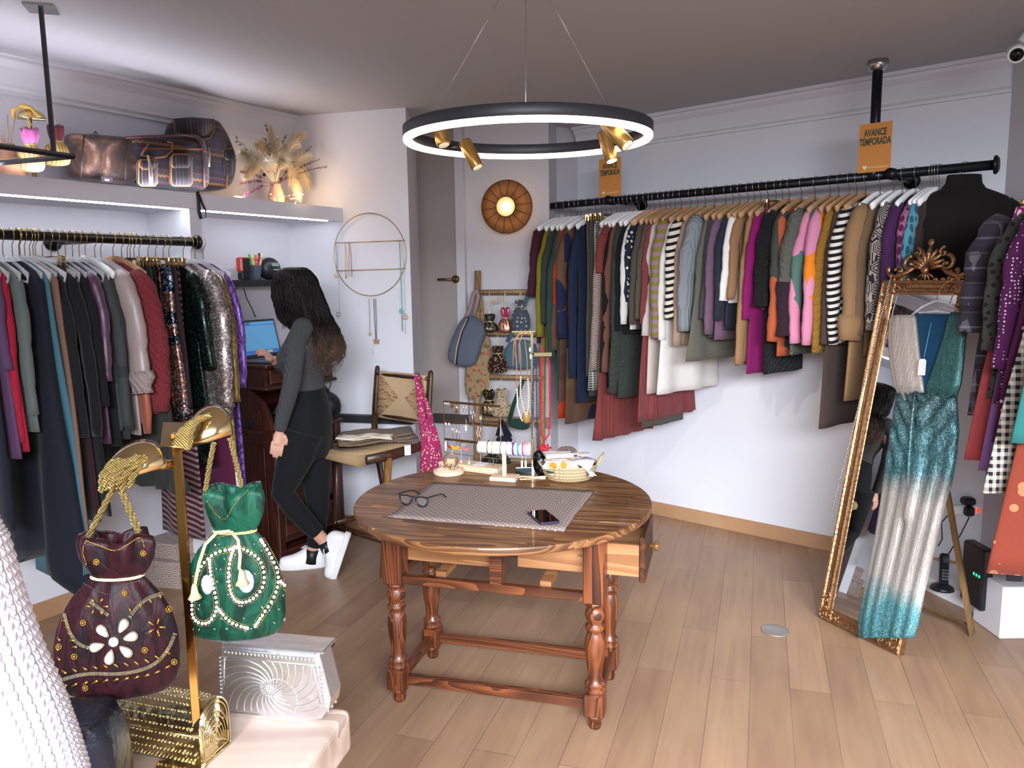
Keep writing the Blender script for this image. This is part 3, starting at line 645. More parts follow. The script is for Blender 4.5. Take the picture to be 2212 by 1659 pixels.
# long purple dress and dark plaid trousers low on the same rack
L = (RX[0]+.02, RX[1]-.52, Zs)
garment('dress', 'long deep purple dress at the lower right edge', 'dress', 'clothes on the rack at the right edge', L, pi-.1, cloth('plain', '3f2252'), PY(2200, 1440, L[1])[2]-Zs, None, 'clip', w=.13, seed=77)
hang('clip', L, pi-.1, GOLDW, 'gold clip hanger holding the long deep purple dress', 'hangers on the rack at the right edge')
L = (RX[0]+.02, RX[1]+.04, Zs)
garment('trousers', 'dark grey plaid trousers hanging low behind the gingham dress', 'trousers', 'clothes on the rack at the right edge', L, pi-.1, cloth('plaid', '3c3a42', '8c8790', None, 1.1), PY(2150, 1255, L[1])[2]-Zs, None, 'clip', w=.13, seed=78)
hang('clip', L, pi-.1, GOLDW, 'gold clip hanger holding the dark grey plaid trousers', 'hangers on the rack at the right edge')
# ================================================================ ROUND WOODEN TABLE
TO = Vector((-.037, 2.86, 0)); TRZ = math.atan2(-.265, .965); TM = Matrix.Translation(TO) @ Matrix.Rotation(TRZ, 4, 'Z'); TI = TM.inverted()
def T(px, py, h=0.): return Vector(PZ(px, py, .76+h))
def TL(px, py, h=0.): return TI @ T(px, py, h)
OAK = wood('4a2a17', '9a6a40', 1., .45, 'X', .15, 1.2); LEGW = wood('2a110a', '8e4c29', 1.4, .38, 'Z', .15, 1.6, .25); STRW = wood('301409', '824826', 1.3, .45, 'X', .1, 1.4); STRY = wood('301409', '7d4522', 1.3, .45, 'Y', .1, 1.4); PINW = wood('855430', 'b07e52', 1., .55, 'X')
tb = thing('round_table', 'round antique wooden table with turned legs in the middle of the shop', 'table', TO, TRZ)
mb = MB(); cx, cy, r = -.021, .06, .574
for y0, y1 in ((-.6, -.1565), (-.1535, .365), (.368, .7)):
    a0 = max(-1, min(1, (y0-cy)/r)); a1 = max(-1, min(1, (y1-cy)/r)); t0, t1 = math.asin(a0), math.asin(a1); n = 26; pts = []
    for i in range(n+1): a = t0+(t1-t0)*i/n; pts.append((cx+r*cos(a), cy+r*sin(a)))
    for i in range(n+1): a = t1+(t0-t1)*i/n; pts.append((cx-r*cos(a), cy+r*sin(a)))
    mb.prism(pts, (0, 0, .732), (1, 0, 0), (0, 1, 0), .028)
obj('tabletop', mb, OAK, tb, mods=(('BEVEL', dict(width=.006, segments=2, limit_method='ANGLE')),))
prof = [(.0001, 0), (.02, 0), (.024, .012), (.022, .03), (.031, .044), (.034, .052)]
vase = [(.034, .136), (.037, .142), (.037, .15), (.031, .158), (.036, .166), (.036, .174), (.027, .184), (.025, .20), (.029, .235), (.035, .275), (.038, .31), (.036, .335), (.029, .36), (.025, .368), (.034, .376), (.036, .384), (.033, .39), (.025, .398), (.031, .41), (.036, .424), (.036, .436), (.029, .452), (.026, .46), (.034, .464), (.034, .478)]
for sx in (-1, 1):
    for sy in (-1, 1):
        x, y = .38*sx, .178*sy; mb = MB().lathe(prof, 20, (x, y, 0)); mb.box((x, y, .094), (.074, .074, .086), bev=.006); mb.lathe(vase, 24, (x, y, 0)); mb.box((x, y, .604), (.076, .076, .254), bev=.005)
        obj('leg', mb, LEGW, tb)
for y in (-.178, .178): obj('stretcher', MB().box((0, y, .092), (.69, .034, .034), bev=.003), STRW, tb)
for x in (-.38, .38): obj('stretcher', MB().box((x, 0, .092), (.034, .29, .034), bev=.003), STRY, tb)
for y in (-.185, .185): obj('drawer_rail', MB().box((0, y, .495), (.69, .03, .032), bev=.003), STRW, tb)
obj('drawer_rail', MB().box((-.38, 0, .495), (.03, .29, .032), bev=.003), STRY, tb); obj('drawer_rail', MB().box((.38, 0, .495), (.03, .29, .032), bev=.003), STRY, tb)
obj('center_post', MB().box((.02, -.17, .605), (.045, .05, .20)), STRW, tb)
obj('back_apron', MB().box((0, .185, .62), (.69, .02, .22)), STRW, tb)
obj('cross_rail', MB().box((0, 0, .715), (.72, .05, .03)).box((-.2, 0, .52), (.04, .34, .02)).box((.2, 0, .52), (.04, .34, .02)), PINW, tb)
mb = MB(); mb.box((-.19, -.13, .61), (.37, .014, .115)); mb.box((-.19, .13, .61), (.37, .014, .115)); mb.box((-.19, 0, .556), (.37, .26, .008)); mb.box((-.01, 0, .595), (.012, .26, .12))
dl = obj('drawer', mb, PINW, tb); obj('front_panel', MB().box((-.405, 0, .61), (.022, .28, .17), bev=.004), STRY, dl); obj('knob', MB().lathe([(.001, 0), (.006, .001), (.006, .012), (.014, .018), (.016, .026), (.010, .034), (.001, .036)], 16, (-.415, 0, .61), Matrix.Rotation(-pi/2, 4, 'Y')), BRASS2, dl)
mb = MB(); mb.box((.31, -.135, .622), (.44, .014, .115)); mb.box((.31, .135, .622), (.44, .014, .115)); mb.box((.31, 0, .57), (.44, .27, .008)); mb.box((.095, 0, .622), (.012, .27, .11))
dr_ = obj('drawer', mb, PINW, tb); obj('front_panel', MB().box((.541, 0, .628), (.022, .30, .165), bev=.004), wood('2a150c', '5b3218', 1., .4, 'Y'), dr_)
obj('knob', MB().lathe([(.001, 0), (.007, .001), (.006, .012), (.016, .018), (.018, .028), (.012, .037), (.001, .039)], 16, (.552, 0, .632), Matrix.Rotation(pi/2, 4, 'Y')), wood('5a3a1c', '8a6234', 2., .3, 'X'), dr_)
# cloth on the table
def mat_dots():
    t = NT('dotted_placemat'); v = t.n('TexVoronoi', {'Vector': t.co((1, 1, 0), (0, 0, .785)), 'Scale': 54., 'Randomness': 0.})
    t.set(Base_Color=t.mix(t.math('LESS_THAN', v, .15), lin('85746e'), lin('d9d0cb')), Roughness=.8); t.bump(t.n('TexNoise', {'Vector': t.co(), 'Scale': 300.}), .2, .002); return t.m
def sheet(corn, z, th, nx=20, ny=12, wob=.003, seed=1, amp=.0):
    rn = random.Random(seed); c = [Vector(k) for k in corn]; top = []
    for j in range(ny+1):
        for i in range(nx+1):
            u, v = i/nx, j/ny; p = c[0]*(1-u)*(1-v)+c[1]*u*(1-v)+c[2]*u*v+c[3]*(1-u)*v; e = (i in (0, nx)) or (j in (0, ny))
            top.append(Vector((p[0]+(rn.uniform(-wob, wob) if e else 0), p[1]+(rn.uniform(-wob, wob) if e else 0), z+th+amp*(1+sin(u*9+seed)*cos(v*7)))))
    mb = MB(); w = nx+1; n = len(top); vs = top+[Vector((p[0], p[1], p[2]-th)) for p in top]; fs = []
    for j in range(ny):
        for i in range(nx): a = j*w+i; fs.append((a, a+1, a+w+1, a+w)); fs.append((n+a, n+a+w, n+a+w+1, n+a+1))
    per = [i for i in range(nx)]+[nx+j*w for j in range(ny)]+[ny*w+nx-i for i in range(nx)]+[(ny-j)*w for j in range(ny)]
    for k in range(len(per)): a, b = per[k], per[(k+1) % len(per)]; fs.append((a, n+a, n+b, b))
    return mb.add(vs, fs)
pm = obj('table_cloth', sheet(((-.355, -.280), (.290, -.288), (.312, .226), (-.376, .212)), 0, .0035, wob=.0025, amp=.0006), mat_dots()); pm.matrix_world = TM @ Matrix.Translation((0, 0, .7602)); tag(pm, 'taupe fabric placemat with small white dots lying on the round table', 'placemat')
# glasses
A = T(868, 1093); B = T(921, 1100); ax = (B-A).normalized(); o_ = (A+B)/2; M = frame(o_, ax, Vector((-ax.y, ax.x, 0)))
gl = thing('eyeglasses', 'black framed eyeglasses with open arms on the dotted placemat', 'glasses', M=M @ Matrix.Translation((0, 0, .004)))
mb = MB()
def rim(cx, s):
    P = [(-.024, .034), (-.010, .040), (.008, .041), (.022, .039), (.0285, .034), (.027, .022), (.019, .009), (.006, .004), (-.008, .006), (-.018, .014), (-.023, .025)]
    return [(cx+s*x, 0, z) for x, z in P]
for s in (-1, 1): mb.tube(rim(.033*s, s), .0030, 8, 1.4, closed=True)
mb.tube([(-.0085, 0, .036), (0, -.001, .039), (.0085, 0, .036)], .0023, 8); 
for s in (-1, 1): mb.tube([(.056*s, 0, .040), (.068*s, .001, .043)], .003, 8)
obj('front_frame', mb, SATB, gl)
for s in (-1, 1):
    obj('temple_arm', MB().tube([(.068*s, 0, .043), (.068*s, .03, .040), (.066*s, .08, .034), (.064*s, .105, .028), (.061*s, .135, .008)], [.0032, .0028, .0025, .0028, .0035], 8, .6), SATB, gl)
    obj('lens', MB().add([(x, .0005, z) for x, y, z in rim(.033*s, s)], [tuple(range(11))]), glass('e8eef0', .02, .06), gl)
# phone
A, B, C_, D_ = T(1139, 1104, .004), T(1181, 1101, .004), T(1209, 1137, .004), T(1165, 1144, .004)
cen = (A+B+C_+D_)/4; ux = ((B-A)+(C_-D_)).normalized(); M = frame((cen.x, cen.y, .7645), ux, Vector((-ux.y, ux.x, 0)))
ph = thing('mobile_phone', 'black mobile phone in dark purple case on the placemat corner', 'phone', M=M)
def rrect(w, h, r, n=5): return [(sx*(w/2-r)+r*cos(a0+pi/2*i/n), sy*(h/2-r)+r*sin(a0+pi/2*i/n)) for sx, sy, a0 in ((1, 1, 0), (-1, 1, pi/2), (-1, -1, pi), (1, -1, 1.5*pi)) for i in range(n+1)]
lw, lh = .073, .147
obj('case', MB().prism(rrect(lw, lh, .012), (0, 0, 0), (1, 0, 0), (0, 1, 0), .010), plain('2d2440', .4), ph, mods=(('BEVEL', dict(width=.002, segments=2)),))
obj('screen', MB().prism(rrect(lw-.006, lh-.006, .010), (0, 0, .0102), (1, 0, 0), (0, 1, 0), .0006), plain('050508', .04, name='phone screen'), ph)
# small earring pair lying on placemat
q = T(1208, 1085, .006); e = thing('earring_pair', 'tiny silver earrings lying on the placemat behind the phone', 'earrings', q)
for k in range(2): obj('earring', MB().tube([(.012*k+.006*cos(a), .004*k+.006*sin(a), .003+.002*sin(a)) for a in [i*.6 for i in range(9)]], .0012, 6).ell((.012*k, .0, .002), .003, 8, 6), SILV, e)
# ---- earring stand
A = T(946, 1012); B = T(1072, 1029); ax = (B-A).normalized(); wd = (B-A).length; M = frame(A+(B-A)/2, ax, Vector((-ax.y, ax.x, 0)))
es = thing('earring_stand', 'brass wire earring rack on a pale wood base on the table', 'jewelry stand', M=M)
w = wd/2; obj('base', MB().box((0, .05, .016), (wd, .085, .03), bev=.002), PINE, es)
hh = .305; zb = .065
mb = MB(); mb.tube([(-w+.004, .05, zb+.012), (-w+.004, .05, hh), (w-.004, .05, hh), (w-.004, .05, zb+.012), (w-.012, .05, zb), (-w+.012, .05, zb)], .0019, 8, closed=True)
for x in (-w+.045, w-.045): mb.tube([(x, .05, .03), (x, .05, zb)], .0019, 8)
obj('wire_frame', mb, plain('b9936c', .3, .9, 'rose brass'), es)
ym = .05
for z in (hh-.004, .213, .128): obj('punched_strip', MB().box((0, ym, z), (wd-.012, .003, .011)), BRASS2, es)
obj('price_card', MB().box((.045, .05, .033), (.055, .05, .0015), rz=.2), plain('f3eef2', .5), es)
def hung(name, label, cat, x, z, parts, group=None, dy=-.005):
    o = thing(name, label, cat, M=M @ Matrix.Translation((x, ym+dy, z)), group=group)
    for nm, mb, m in parts: obj(nm, mb, m, o)
    return o
def ring(c, r, t=.0015, ry=None, n=20, half=None):
    a0, a1 = (0, 2*pi) if half is None else half; m = n if half is None else n+1
    return ([(c[0]+r*cos(a0+(a1-a0)*i/n), c[1], c[2]+(ry or r)*sin(a0+(a1-a0)*i/n)) for i in range(m)])
X0 = -w
for i, x in enumerate((.018, .034)): hung('earring', 'small white arch hoop earring at the top left of the wire rack', 'earrings', X0+x, hh-.012, [('hoop', MB().tube(ring((0, 0, 0), .0055, half=(-.5, pi+.5)), .0014, 6), WHITEP)], 'white arch hoop earrings')
hung('earring_pair', 'gold hammered hoop earrings on the top strip of the wire rack', 'earrings', X0+.064, hh-.03, [('hoop', MB().tube(ring((s, 0, -.001*k), .0155, ry=.018, half=(-1.2, pi*1.35-1.2)), .0032, 8), GOLD) for k, s in enumerate((0, .008))])
hung('earring_pair', 'silver oval loop earrings right of the gold hoops', 'earrings', X0+.112, hh-.028, [('loop', MB().tube(ring((s, 0, 0), .006, ry=.014), .0012, 6, closed=True).ell((s, 0, -.012), .004, 8, 6), SILV) for s in (0, .014)])
for i, x in enumerate((.018, .036)): hung('earring', 'white round drop earring on the middle strip', 'earrings', X0+x, .205, [('drop', MB().ell((0, 0, -.004), (.005, .003, .006), 10, 6), WHITEP), ('chain', MB().tube([(0, 0, -.01), (.001, 0, -.06)], .0005, 4), SILV)], 'white drop earrings on the middle strip')
def fan(c1, c2, r=.024):
    a = MB(); pts = [(r*.45*cos(t), r*.30*sin(t)) for t in [pi+pi*i/14 for i in range(15)]]; out = [(r*cos(t)*(1+.0), r*.8*sin(t)) for t in [2*pi-pi*i/14 for i in range(15)]]
    a.prism(pts+out, (0, -.001, 0), (1, 0, 0), (0, 0, 1), .002); b = MB()
    for i in range(13): t = pi+pi*i/12; b.ell((r*1.07*cos(t), 0, r*.87*sin(t)), .0022, 6, 4)
    return [('fan', a, plain(c1, .6)), ('bead_edge', b, plain(c2, .35, .6))]
hung('earring', 'red crochet fan earring at the lower left of the wire rack', 'earrings', X0+.040, .104, fan('b3182a', 'c08a3a', .018))
hung('earring', 'yellow crochet fan earring beside the red one', 'earrings', X0+.070, .105, fan('eaa613', 'e0b040', .023), dy=-.009)
hung('earring', 'coral pink half moon earring left of the bracelet roll', 'earrings', X0+.125, .102, fan('e0707e', 'd9a0a0', .018))
hung('earring', 'white tassel earring at the lower left corner of the wire rack', 'earrings', X0+.014, .10, [('tassel', MB().tube([(0, 0, .02), (.002, 0, 0), (-.001, 0, -.024)], [.003, .007, .004], 8), WHITEP)])
hung('earring', 'purple bead drop earring between the white tassel and red fan', 'earrings', X0+.026, .112, [('drop', MB().ell((0, 0, 0), (.004, .003, .009), 8, 6), plain('584a78', .4))])
hung('earring_pair', 'large thin silver oval hoops hanging on the lowest strip', 'earrings', X0+.097, .10, [('hoop', MB().tube(ring((s, 0, 0), .014, ry=.022), .0008, 6, closed=True), SILV) for s in (0, .010)])
for i, (x, z0, l) in enumerate(((.052, .205, .075), (.060, .205, .082), (.072, .205, .10), (.078, .205, .095), (.155, .296, .10), (.163, .296, .155), (.170, .296, .09), (.176, .296, .12), (.203, .296, .16), (.211, .296, .15))):
    hung('necklace', 'thin silver chain strand hanging on the wire rack', 'necklace', X0+x, z0, [('chain', MB().tube([(0, 0, 0), (.001*(i % 3), 0, -l*.5), (0, 0, -l)], .0011, 6), SILV), ('end_drop', MB().ell((0, 0, -l), .0022, 8, 6), SILV)], 'silver chains on the wire rack')
hung('necklace', 'gold chain strand left of the tag on the middle strip', 'necklace', X0+.092, .205, [('chain', MB().tube([(0, 0, 0), (0, 0, -.10)], .0013, 6), GOLD)])
hung('earring_pair', 'blush pink twisted drop earrings hanging above the bracelet roll', 'earrings', X0+.19, .19, [('twist', MB().tube([(s+.004*sin(i*.9), 0, .012-.006*i) for i in range(9)], .002, 6), plain('d9b0ab', .35)) for s in (0, .012)])
def tagm(x0, z0, L, M_=None, lab='', yy=-.012):
    return [('string', MB().tube([(0, 0, 0), (.003, 0, -.012), (0, 0, -L)], .0006, 5), WHITEP), ('card', MB().box((0, 0, -L-.012), (.008, .001, .026)), plain('f6f4f6', .6))]
for x, z, l, lab in ((.134, .232, .028, 'on the middle strip of the wire rack'), (.104, .09, .05, 'hanging low beside the yellow fan earring'), (.147, .06, .02, 'hanging under the coral pink earring'), (.205, .085, .06, 'near the right upright of the wire rack')):
    hung('price_tag', 'small white price tag '+lab, 'price tag', X0+x, z, tagm(0, 0, l), dy=-.014)
# ---- ring dish
q = T(967, 1031); c0 = Vector((q.x, q.y+.068, .7602)); t = thing('ring_tray', 'round pale wood ring tray in front of the earring rack', 'ring tray', c0)
obj('tray', MB().lathe([(.001, 0), (.066, 0), (.069, .004), (.069, .016), (.067, .019), (.001, .019)], 40), PINE, t)
for i in range(4): obj('groove_bar', MB().box((0, -.036+.022*i, .0205), (.115-.02*abs(i-1.5), .012, .004), bev=.002), PINE, t)
for i, (x, y, m, lab) in enumerate(((.02, -.05, GOLD, 'gold ring with openwork front at the front of the ring tray'), (.035, -.02, plain('8a8a90', .3, .9), 'dark silver band ring at the right of the ring tray'), (-.005, -.008, GOLD, 'thin gold ring in the middle of the ring tray'), (-.03, .01, SILV, 'thin silver ring at the left of the ring tray'), (.0, .028, plain('3a3a3e', .3), 'ring with black stone at the back of the ring tray'))):
    o = thing('finger_ring', lab, 'ring', (c0.x+x, c0.y+y, c0.z+.024)); obj('band', MB().tube(ring((0, 0, .008), .009), .0016 if i else .0024, 8, closed=True), m, o)
    if i in (1, 4): obj('stone', MB().ell((0, 0, .018), (.004, .004, .003), 8, 6), m, o)
o = thing('bangle', 'copper bangle standing on the ring tray with a white string', 'bracelet', (c0.x+.008, c0.y+.015, c0.z+.022)); obj('band', MB().tube(ring((0, 0, .033), .031, n=32), .003, 8, closed=True), plain('a86a42', .3, .85, 'copper'), o)
obj('string_bow', MB().tube([(0, 0, .064), (.008, -.004, .075), (.012, -.006, .08)], .001, 5).tube([(0, 0, .064), (.01, -.004, .062), (.006, 0, .057)], .001, 5), WHITEP, o); obj('tag_card', MB().box((0, .004, .028), (.034, .001, .022)), plain('d8a882', .6), o)
# ---- bracelet bar
A = T(1055, 1039); B = T(1108, 1049); ax = Vector((Hd[0], Hd[1], 0)).normalized(); q = T(1090, 1036); M = frame(q, ax, Vector((-ax.y, ax.x, 0)))
t = thing('bracelet_display', 'white bracelet roll on a pale wood T stand on the table', 'jewelry stand', M=M)
obj('base', MB().box((0, 0, .009), (.115, .075, .018), bev=.002), PINE, t); obj('post', MB().box((0, 0, .065), (.017, .012, .10), bev=.001), PINE, t)
zc = .138; obj('roll', MB().tube([(-.115, 0, zc), (-.112, 0, zc), (.112, 0, zc), (.115, 0, zc)], [.022, .027, .027, .022], 28), plain('f2eef2', .7, bump=.1), t)
BR = [(-.068, '4a3430', 'thin dark cord bracelet', 0), (-.048, 'd8b24a', 'yellow and black beaded bangle', 0), (-.010, '6a5a40', 'thin antique metal bangle', 0), (.016, 'a8a8ae', 'silver open bangle', 0), (.045, '6a3a72', 'purple woven bracelet with purple stone', '5b3aa0'), (.068, '2a9ab0', 'turquoise woven bracelet with blue stone', '2a9ec4'), (.088, 'c0489a', 'magenta woven bracelet with pink stone', 'd0507a'), (.104, 'd8b8d8', 'lilac woven bracelet with peach stone', 'e08a78')]
for x, c, lab, st in BR:
    o = thing('bracelet', lab+' on the white roll', 'bracelet', M=M @ Matrix.Translation((x, 0, zc)))
    rr = .0285 if st else .0292; pts = [(0, rr*cos(a), rr*sin(a)) for a in [2*pi*k/28 for k in range(28)]]
    obj('band', MB().tube(pts, .0015 if not st else .0012, 8, 1 if not st else 3.2, closed=True, up=(0, 1, 0)), plain(c, .4, .7 if not st else 0), o)
    if st:
        pv = Vector((0, -rr*.62, rr*.86)); obj('stone', MB().ell(pv, (.0065, .004, .0055), 10, 6), plain(st, .15), o)
        mb = MB()
        for k in range(10): a = 2*pi*k/10; mb.ell(pv+Vector((.009*cos(a), -.001, .008*sin(a))), .0022, 6, 4)
        obj('stone_setting', mb, plain('e0c0a0', .3, .5), o)
        if x in (.088, .104): obj('price_tag', MB().tube([(0, -.03, -.02), (-.002, -.032, -.045)], .0006, 4).box((-.002, -.032, -.058), (.008, .001, .028)), WHITEP, o)
# ---- brass necklace stand on mirror base
Pn = T(1152, 1026); t = thing('necklace_stand', 'brass necklace stand with mirrored base behind the basket', 'jewelry stand', Pn)
obj('base_mirror', MB().box((0, .03, .004), (.15, .15, .006)), mirror_mat(), t); obj('base_rim', MB().box((0, -.047, .004), (.156, .003, .008)).box((0, .107, .004), (.156, .003, .008)).box((-.077, .03, .004), (.003, .15, .008)).box((.077, .03, .004), (.003, .15, .008)), GOLD, t)
ztop = PY(1150, 716, Pn.y)[2]-.76; obj('post', MB().box((0, .03, ztop/2), (.012, .006, ztop), bev=.001), GOLD, t)
obj('top_bar', MB().box((-.035, .0, ztop), (.10, .012, .006)).box((-.03, -.02, ztop-.006), (.05, .03, .002)), GOLD, t)
zt2 = PY(1180, 765, Pn.y)[2]-.76; obj('side_hook', MB().tube([(0, .03, zt2), (.03, .02, zt2), (.05, 0, zt2)], .004, 8).box((.045, -.012, zt2-.008), (.075, .03, .002)).box((.045, -.026, zt2), (.075, .002, .018)), GOLD, t)
def strand(px_list, Y=3.40): return [Vector(PY(a, b, Y)) for a, b in px_list]
def beads(pts, r, m, nm, lab, cat='necklace', gap=2., extra=(), group=None):
    o = thing(nm, lab, cat, pts[0], group=group); mb = MB(); o0 = pts[0]
    for a, b in zip(pts[:-1], pts[1:]):
        n = max(1, int((b-a).length/(r*gap)))
        for k in range(n): mb.ell(a+(b-a)*(k/n)-o0, r, 8, 6)
    obj('beads', mb, m, o)
    for n_, mb2, m2 in extra: obj(n_, mb2.xf(Matrix.Translation(-o0)), m2, o)
    return o
Yn = Pn.y-.01
star = MB(); sc_ = Vector(PY(1176, 968, Yn))
for k in range(7): a = k*.9; star.tube([sc_, sc_+Vector((.03*cos(a), .004, .018*sin(a)))], [.006, .004], 8)
star.tube([Vector(PY(1175, 950, Yn)), sc_], .004, 8)
beads(strand([(1170, 752), (1169, 800), (1169, 900), (1170, 940), (1176, 951), (1186, 938), (1188, 900), (1187, 800), (1184, 762)], Yn), .0052, plain('b8102a', .25, name='red bead'), 'bead_necklace', 'long red bead necklace with red coral star pendant', extra=(('coral_pendant', star, plain('a80f22', .4)),))
NB = plain('1c2358', .2, name='navy bead')
beads(strand([(1154, 745), (1152, 830), (1150, 950)], Yn+.01), .0040, NB, 'bead_necklace', 'long navy bead strand left of the red necklace', gap=2.3)
beads(strand([(1157, 745), (1159, 830), (1161, 985)], Yn), .0040, NB, 'bead_necklace', 'second navy bead strand nearest the red necklace', gap=2.3)
PE = plain('d9cbb0', .3, .2, name='pearl'); ag = MB().ell(PY(1137, 885+15, Yn), (.017, .006, .03), 16, 8)
beads(strand([(1125, 815), (1124, 850), (1130, 880), (1137, 900), (1141, 880), (1142, 850), (1140, 815)], Yn-.01), .0048, PE, 'bead_necklace', 'pearl necklace with brown agate slice pendant', extra=(('cord', MB().tube(strand([(1122, 730), (1125, 770), (1125, 815)], Yn-.01), .0018, 6).tube(strand([(1133, 730), (1138, 770), (1140, 815)], Yn-.01), .0018, 6), plain('b08060', .6)), ('agate_pendant', ag, plain('9a7038', .2))))
beads(strand([(1117, 840), (1118, 880), (1126, 905), (1130, 912)], Yn-.015), .0036, plain('efe9df', .4), 'bead_necklace', 'curved white shell bead necklace on the brass stand', extra=(('cord', MB().tube(strand([(1112, 735), (1116, 790), (1117, 840)], Yn-.015), .0018, 6), plain('b97f5c', .6)),))
for i, (xs) in enumerate(([(1145, 722), (1122, 722), (1110, 740), (1108, 790)], [(1145, 720), (1125, 716), (1114, 730), (1113, 770)], [(1140, 722), (1128, 722), (1121, 745), (1122, 785)])):
    o = thing('leather_cord', 'tan leather necklace cord looped over the brass bar', 'necklace', strand(xs, Yn-.02)[0], group='leather cords over the brass bar'); pp_ = strand(xs, Yn-.02); obj('cord', MB().tube([p-pp_[0] for p in pp_], .002, 6), plain('b97f5c', .6), o)
o = thing('pendant_necklace', 'gold chain necklace with white charms at the brass post', 'necklace', PY(1143, 745, Yn)); obj('chain', MB().tube([(0, 0, .02), (.004, 0, -.02), (.005, 0, -.09)], .0012, 6), GOLD, o); obj('charm', MB().ell((.003, -.003, -.02), (.004, .002, .010)).ell((.006, -.003, -.05), (.004, .002, .012)), WHITEP, o)
bb = Vector(PY(1168, 1000, Pn.y-.03)); o = thing('potli_pouch', 'small black beaded pouch lying between brass stand and basket', 'pouch', (bb.x, bb.y, .768)); mb = MB().ell((0, 0, .045), (.035, .025, .05)).ell((-.01, 0, .09), (.02, .015, .02)); obj('pouch_body', mb, cloth('sequin', '101014', '5a5a62', None, .8), o, mods=REM(.005))
# ---- basket with folded cloths
q = T(1233, 1047); bc = Vector((q.x, q.y+.09, .7602)); t = thing('palm_basket', 'woven palm leaf basket full of folded cloths on the table', 'basket', bc)
def basket_mat():
    t_ = NT('woven_palm'); w1 = t_.n('TexWave', {'Vector': t_.co((1, 1, .3)), 'Scale': 60., 'Distortion': 2.}, bands_direction='DIAGONAL'); w2 = t_.n('TexWave', {'Vector': t_.co((0, 0, 1)), 'Scale': 22.}, bands_direction='Z')
    f = t_.math('MULTIPLY', w1, w2); t_.set(Base_Color=t_.mix(f, lin('b09a72'), lin('e0d0a8')), Roughness=.7); t_.bump(f, .6, .005); return t_.m
BKM = basket_mat()
obj('bowl', MB().lathe([(.001, 0), (.085, 0), (.10, .012), (.112, .035), (.120, .066), (.122, .070), (.117, .070), (.106, .036), (.09, .014), (.001, .01)], 40, sq=.78), BKM, t)
for s, z in ((1, .0),): obj('handle', MB().tube([(.112, .02, .06), (.135, .03, .085), (.148, .035, .10), (.150, .03, .105), (.138, .01, .09), (.115, -.02, .062)], .005, 8), BKM, t)
obj('handle', MB().tube([(-.112, .02, .06), (-.125, .03, .07), (-.13, .02, .075), (-.115, -.02, .062)], .005, 8), BKM, t)
def fold(name, label, cat, x, y, z, w_, d_, m, rz, n=3, th=.006, grp=None):
    o = thing(name, label, cat, (bc.x+x, bc.y+y, bc.z+z), rz, grp); mb = MB()
    for k in range(n):
        pts = [(-w_/2*(1-.03*k), 0, th*k*1.3), (0, 0, th*k*1.3+.003), (w_/2, 0, th*k*1.3)]
        sh = sheet(((-w_/2, -d_/2, 0), (w_/2*(1-.04*k), -d_/2+.003*k, 0), (w_/2, d_/2, 0), (-w_/2, d_/2, 0)), th*k*1.35, th, 10, 8, .002, k+int(abs(x)*100), .0015); mb.add(sh.v, sh.f)
    obj('folds', mb, m, o); return o
LEM = cloth('floral', 'f4ece6', 'e2a238', '3a3a3a', .5)
fold('folded_cloth', 'white cloth with yellow and black leaf print folded in the basket', 'cloth', -.03, -.01, .058, .15, .12, LEM, -.2, 4)
fold('folded_cloth', 'pale pink folded cloth on top of the leaf print one', 'cloth', -.045, .03, .095, .12, .09, cloth('plain', 'f2e2de'), .15, 2)
fold('folded_cloth', 'dark green cloth edge under the leaf print cloth in the basket', 'cloth', -.04, -.03, .045, .12, .08, cloth('plain', '2f4a3c'), .1, 1)
fold('folded_cloth', 'mauve cloth with white dots at the right of the basket', 'cloth', .065, -.02, .075, .07, .06, cloth('dot', 'a06a8c', 'f0e0ea', None, 1.3), .55, 2)
fold('folded_cloth', 'black cloth showing at the right rim of the basket', 'cloth', .085, .03, .06, .04, .08, cloth('plain', '202024'), .2, 2)
fold('paper_card', 'pale pink printed card lying on the cloths in the basket', 'card', .055, .035, .10, .08, .05, plain('f0dcd8', .5), -.1, 1, .0015)
o = thing('folded_cloth', 'plain white cloth hanging over the front rim of the basket', 'cloth', (bc.x+.05, bc.y-.065, bc.z+.07)); mb = MB()
rows = [(0, .035, .02), (0, .0, .016), (0, -.022, .006), (0, -.032, -.012), (0, -.036, -.035)]
for off_, sh_ in ((0, 0), (.005, .012)):
    rr = []
    for k, (a, y, z) in enumerate(rows): wdt = .055-.009*k; rr.append([(-wdt+.016*k+sh_, y-off_, z+off_), (0+.006*k+sh_, y-.003-off_, z+.003+off_), (wdt+sh_*.3, y-off_, z+off_), (wdt+sh_*.3, y+.004-off_, z-.001+off_), (0+.006*k+sh_, y+.002-off_, z-.001+off_), (-wdt+.016*k+sh_, y+.004-off_, z-.001+off_)])
    mb.loft(rr)
obj('drape', mb, cloth('plain', 'f4f0f0'), o)
o = thing('hair_scrunchie', 'taupe brown knitted ring lying at the back of the basket', 'scrunchie', (bc.x-.005, bc.y+.062, bc.z+.098)); M_ = Matrix.Rotation(.9, 4, 'X')
mb = MB().tube([(.036*cos(a), .026*sin(a), .004*sin(3*a)) for a in [2*pi*k/28 for k in range(28)]], .0095, 10, closed=True).tube([(-.036, 0, .0), (0, .004, .010), (.036, 0, 0)], .008, 10); obj('knit_ring', mb.xf(M_), cloth('knit', '86726a', 'ffffff', None, 3), o)
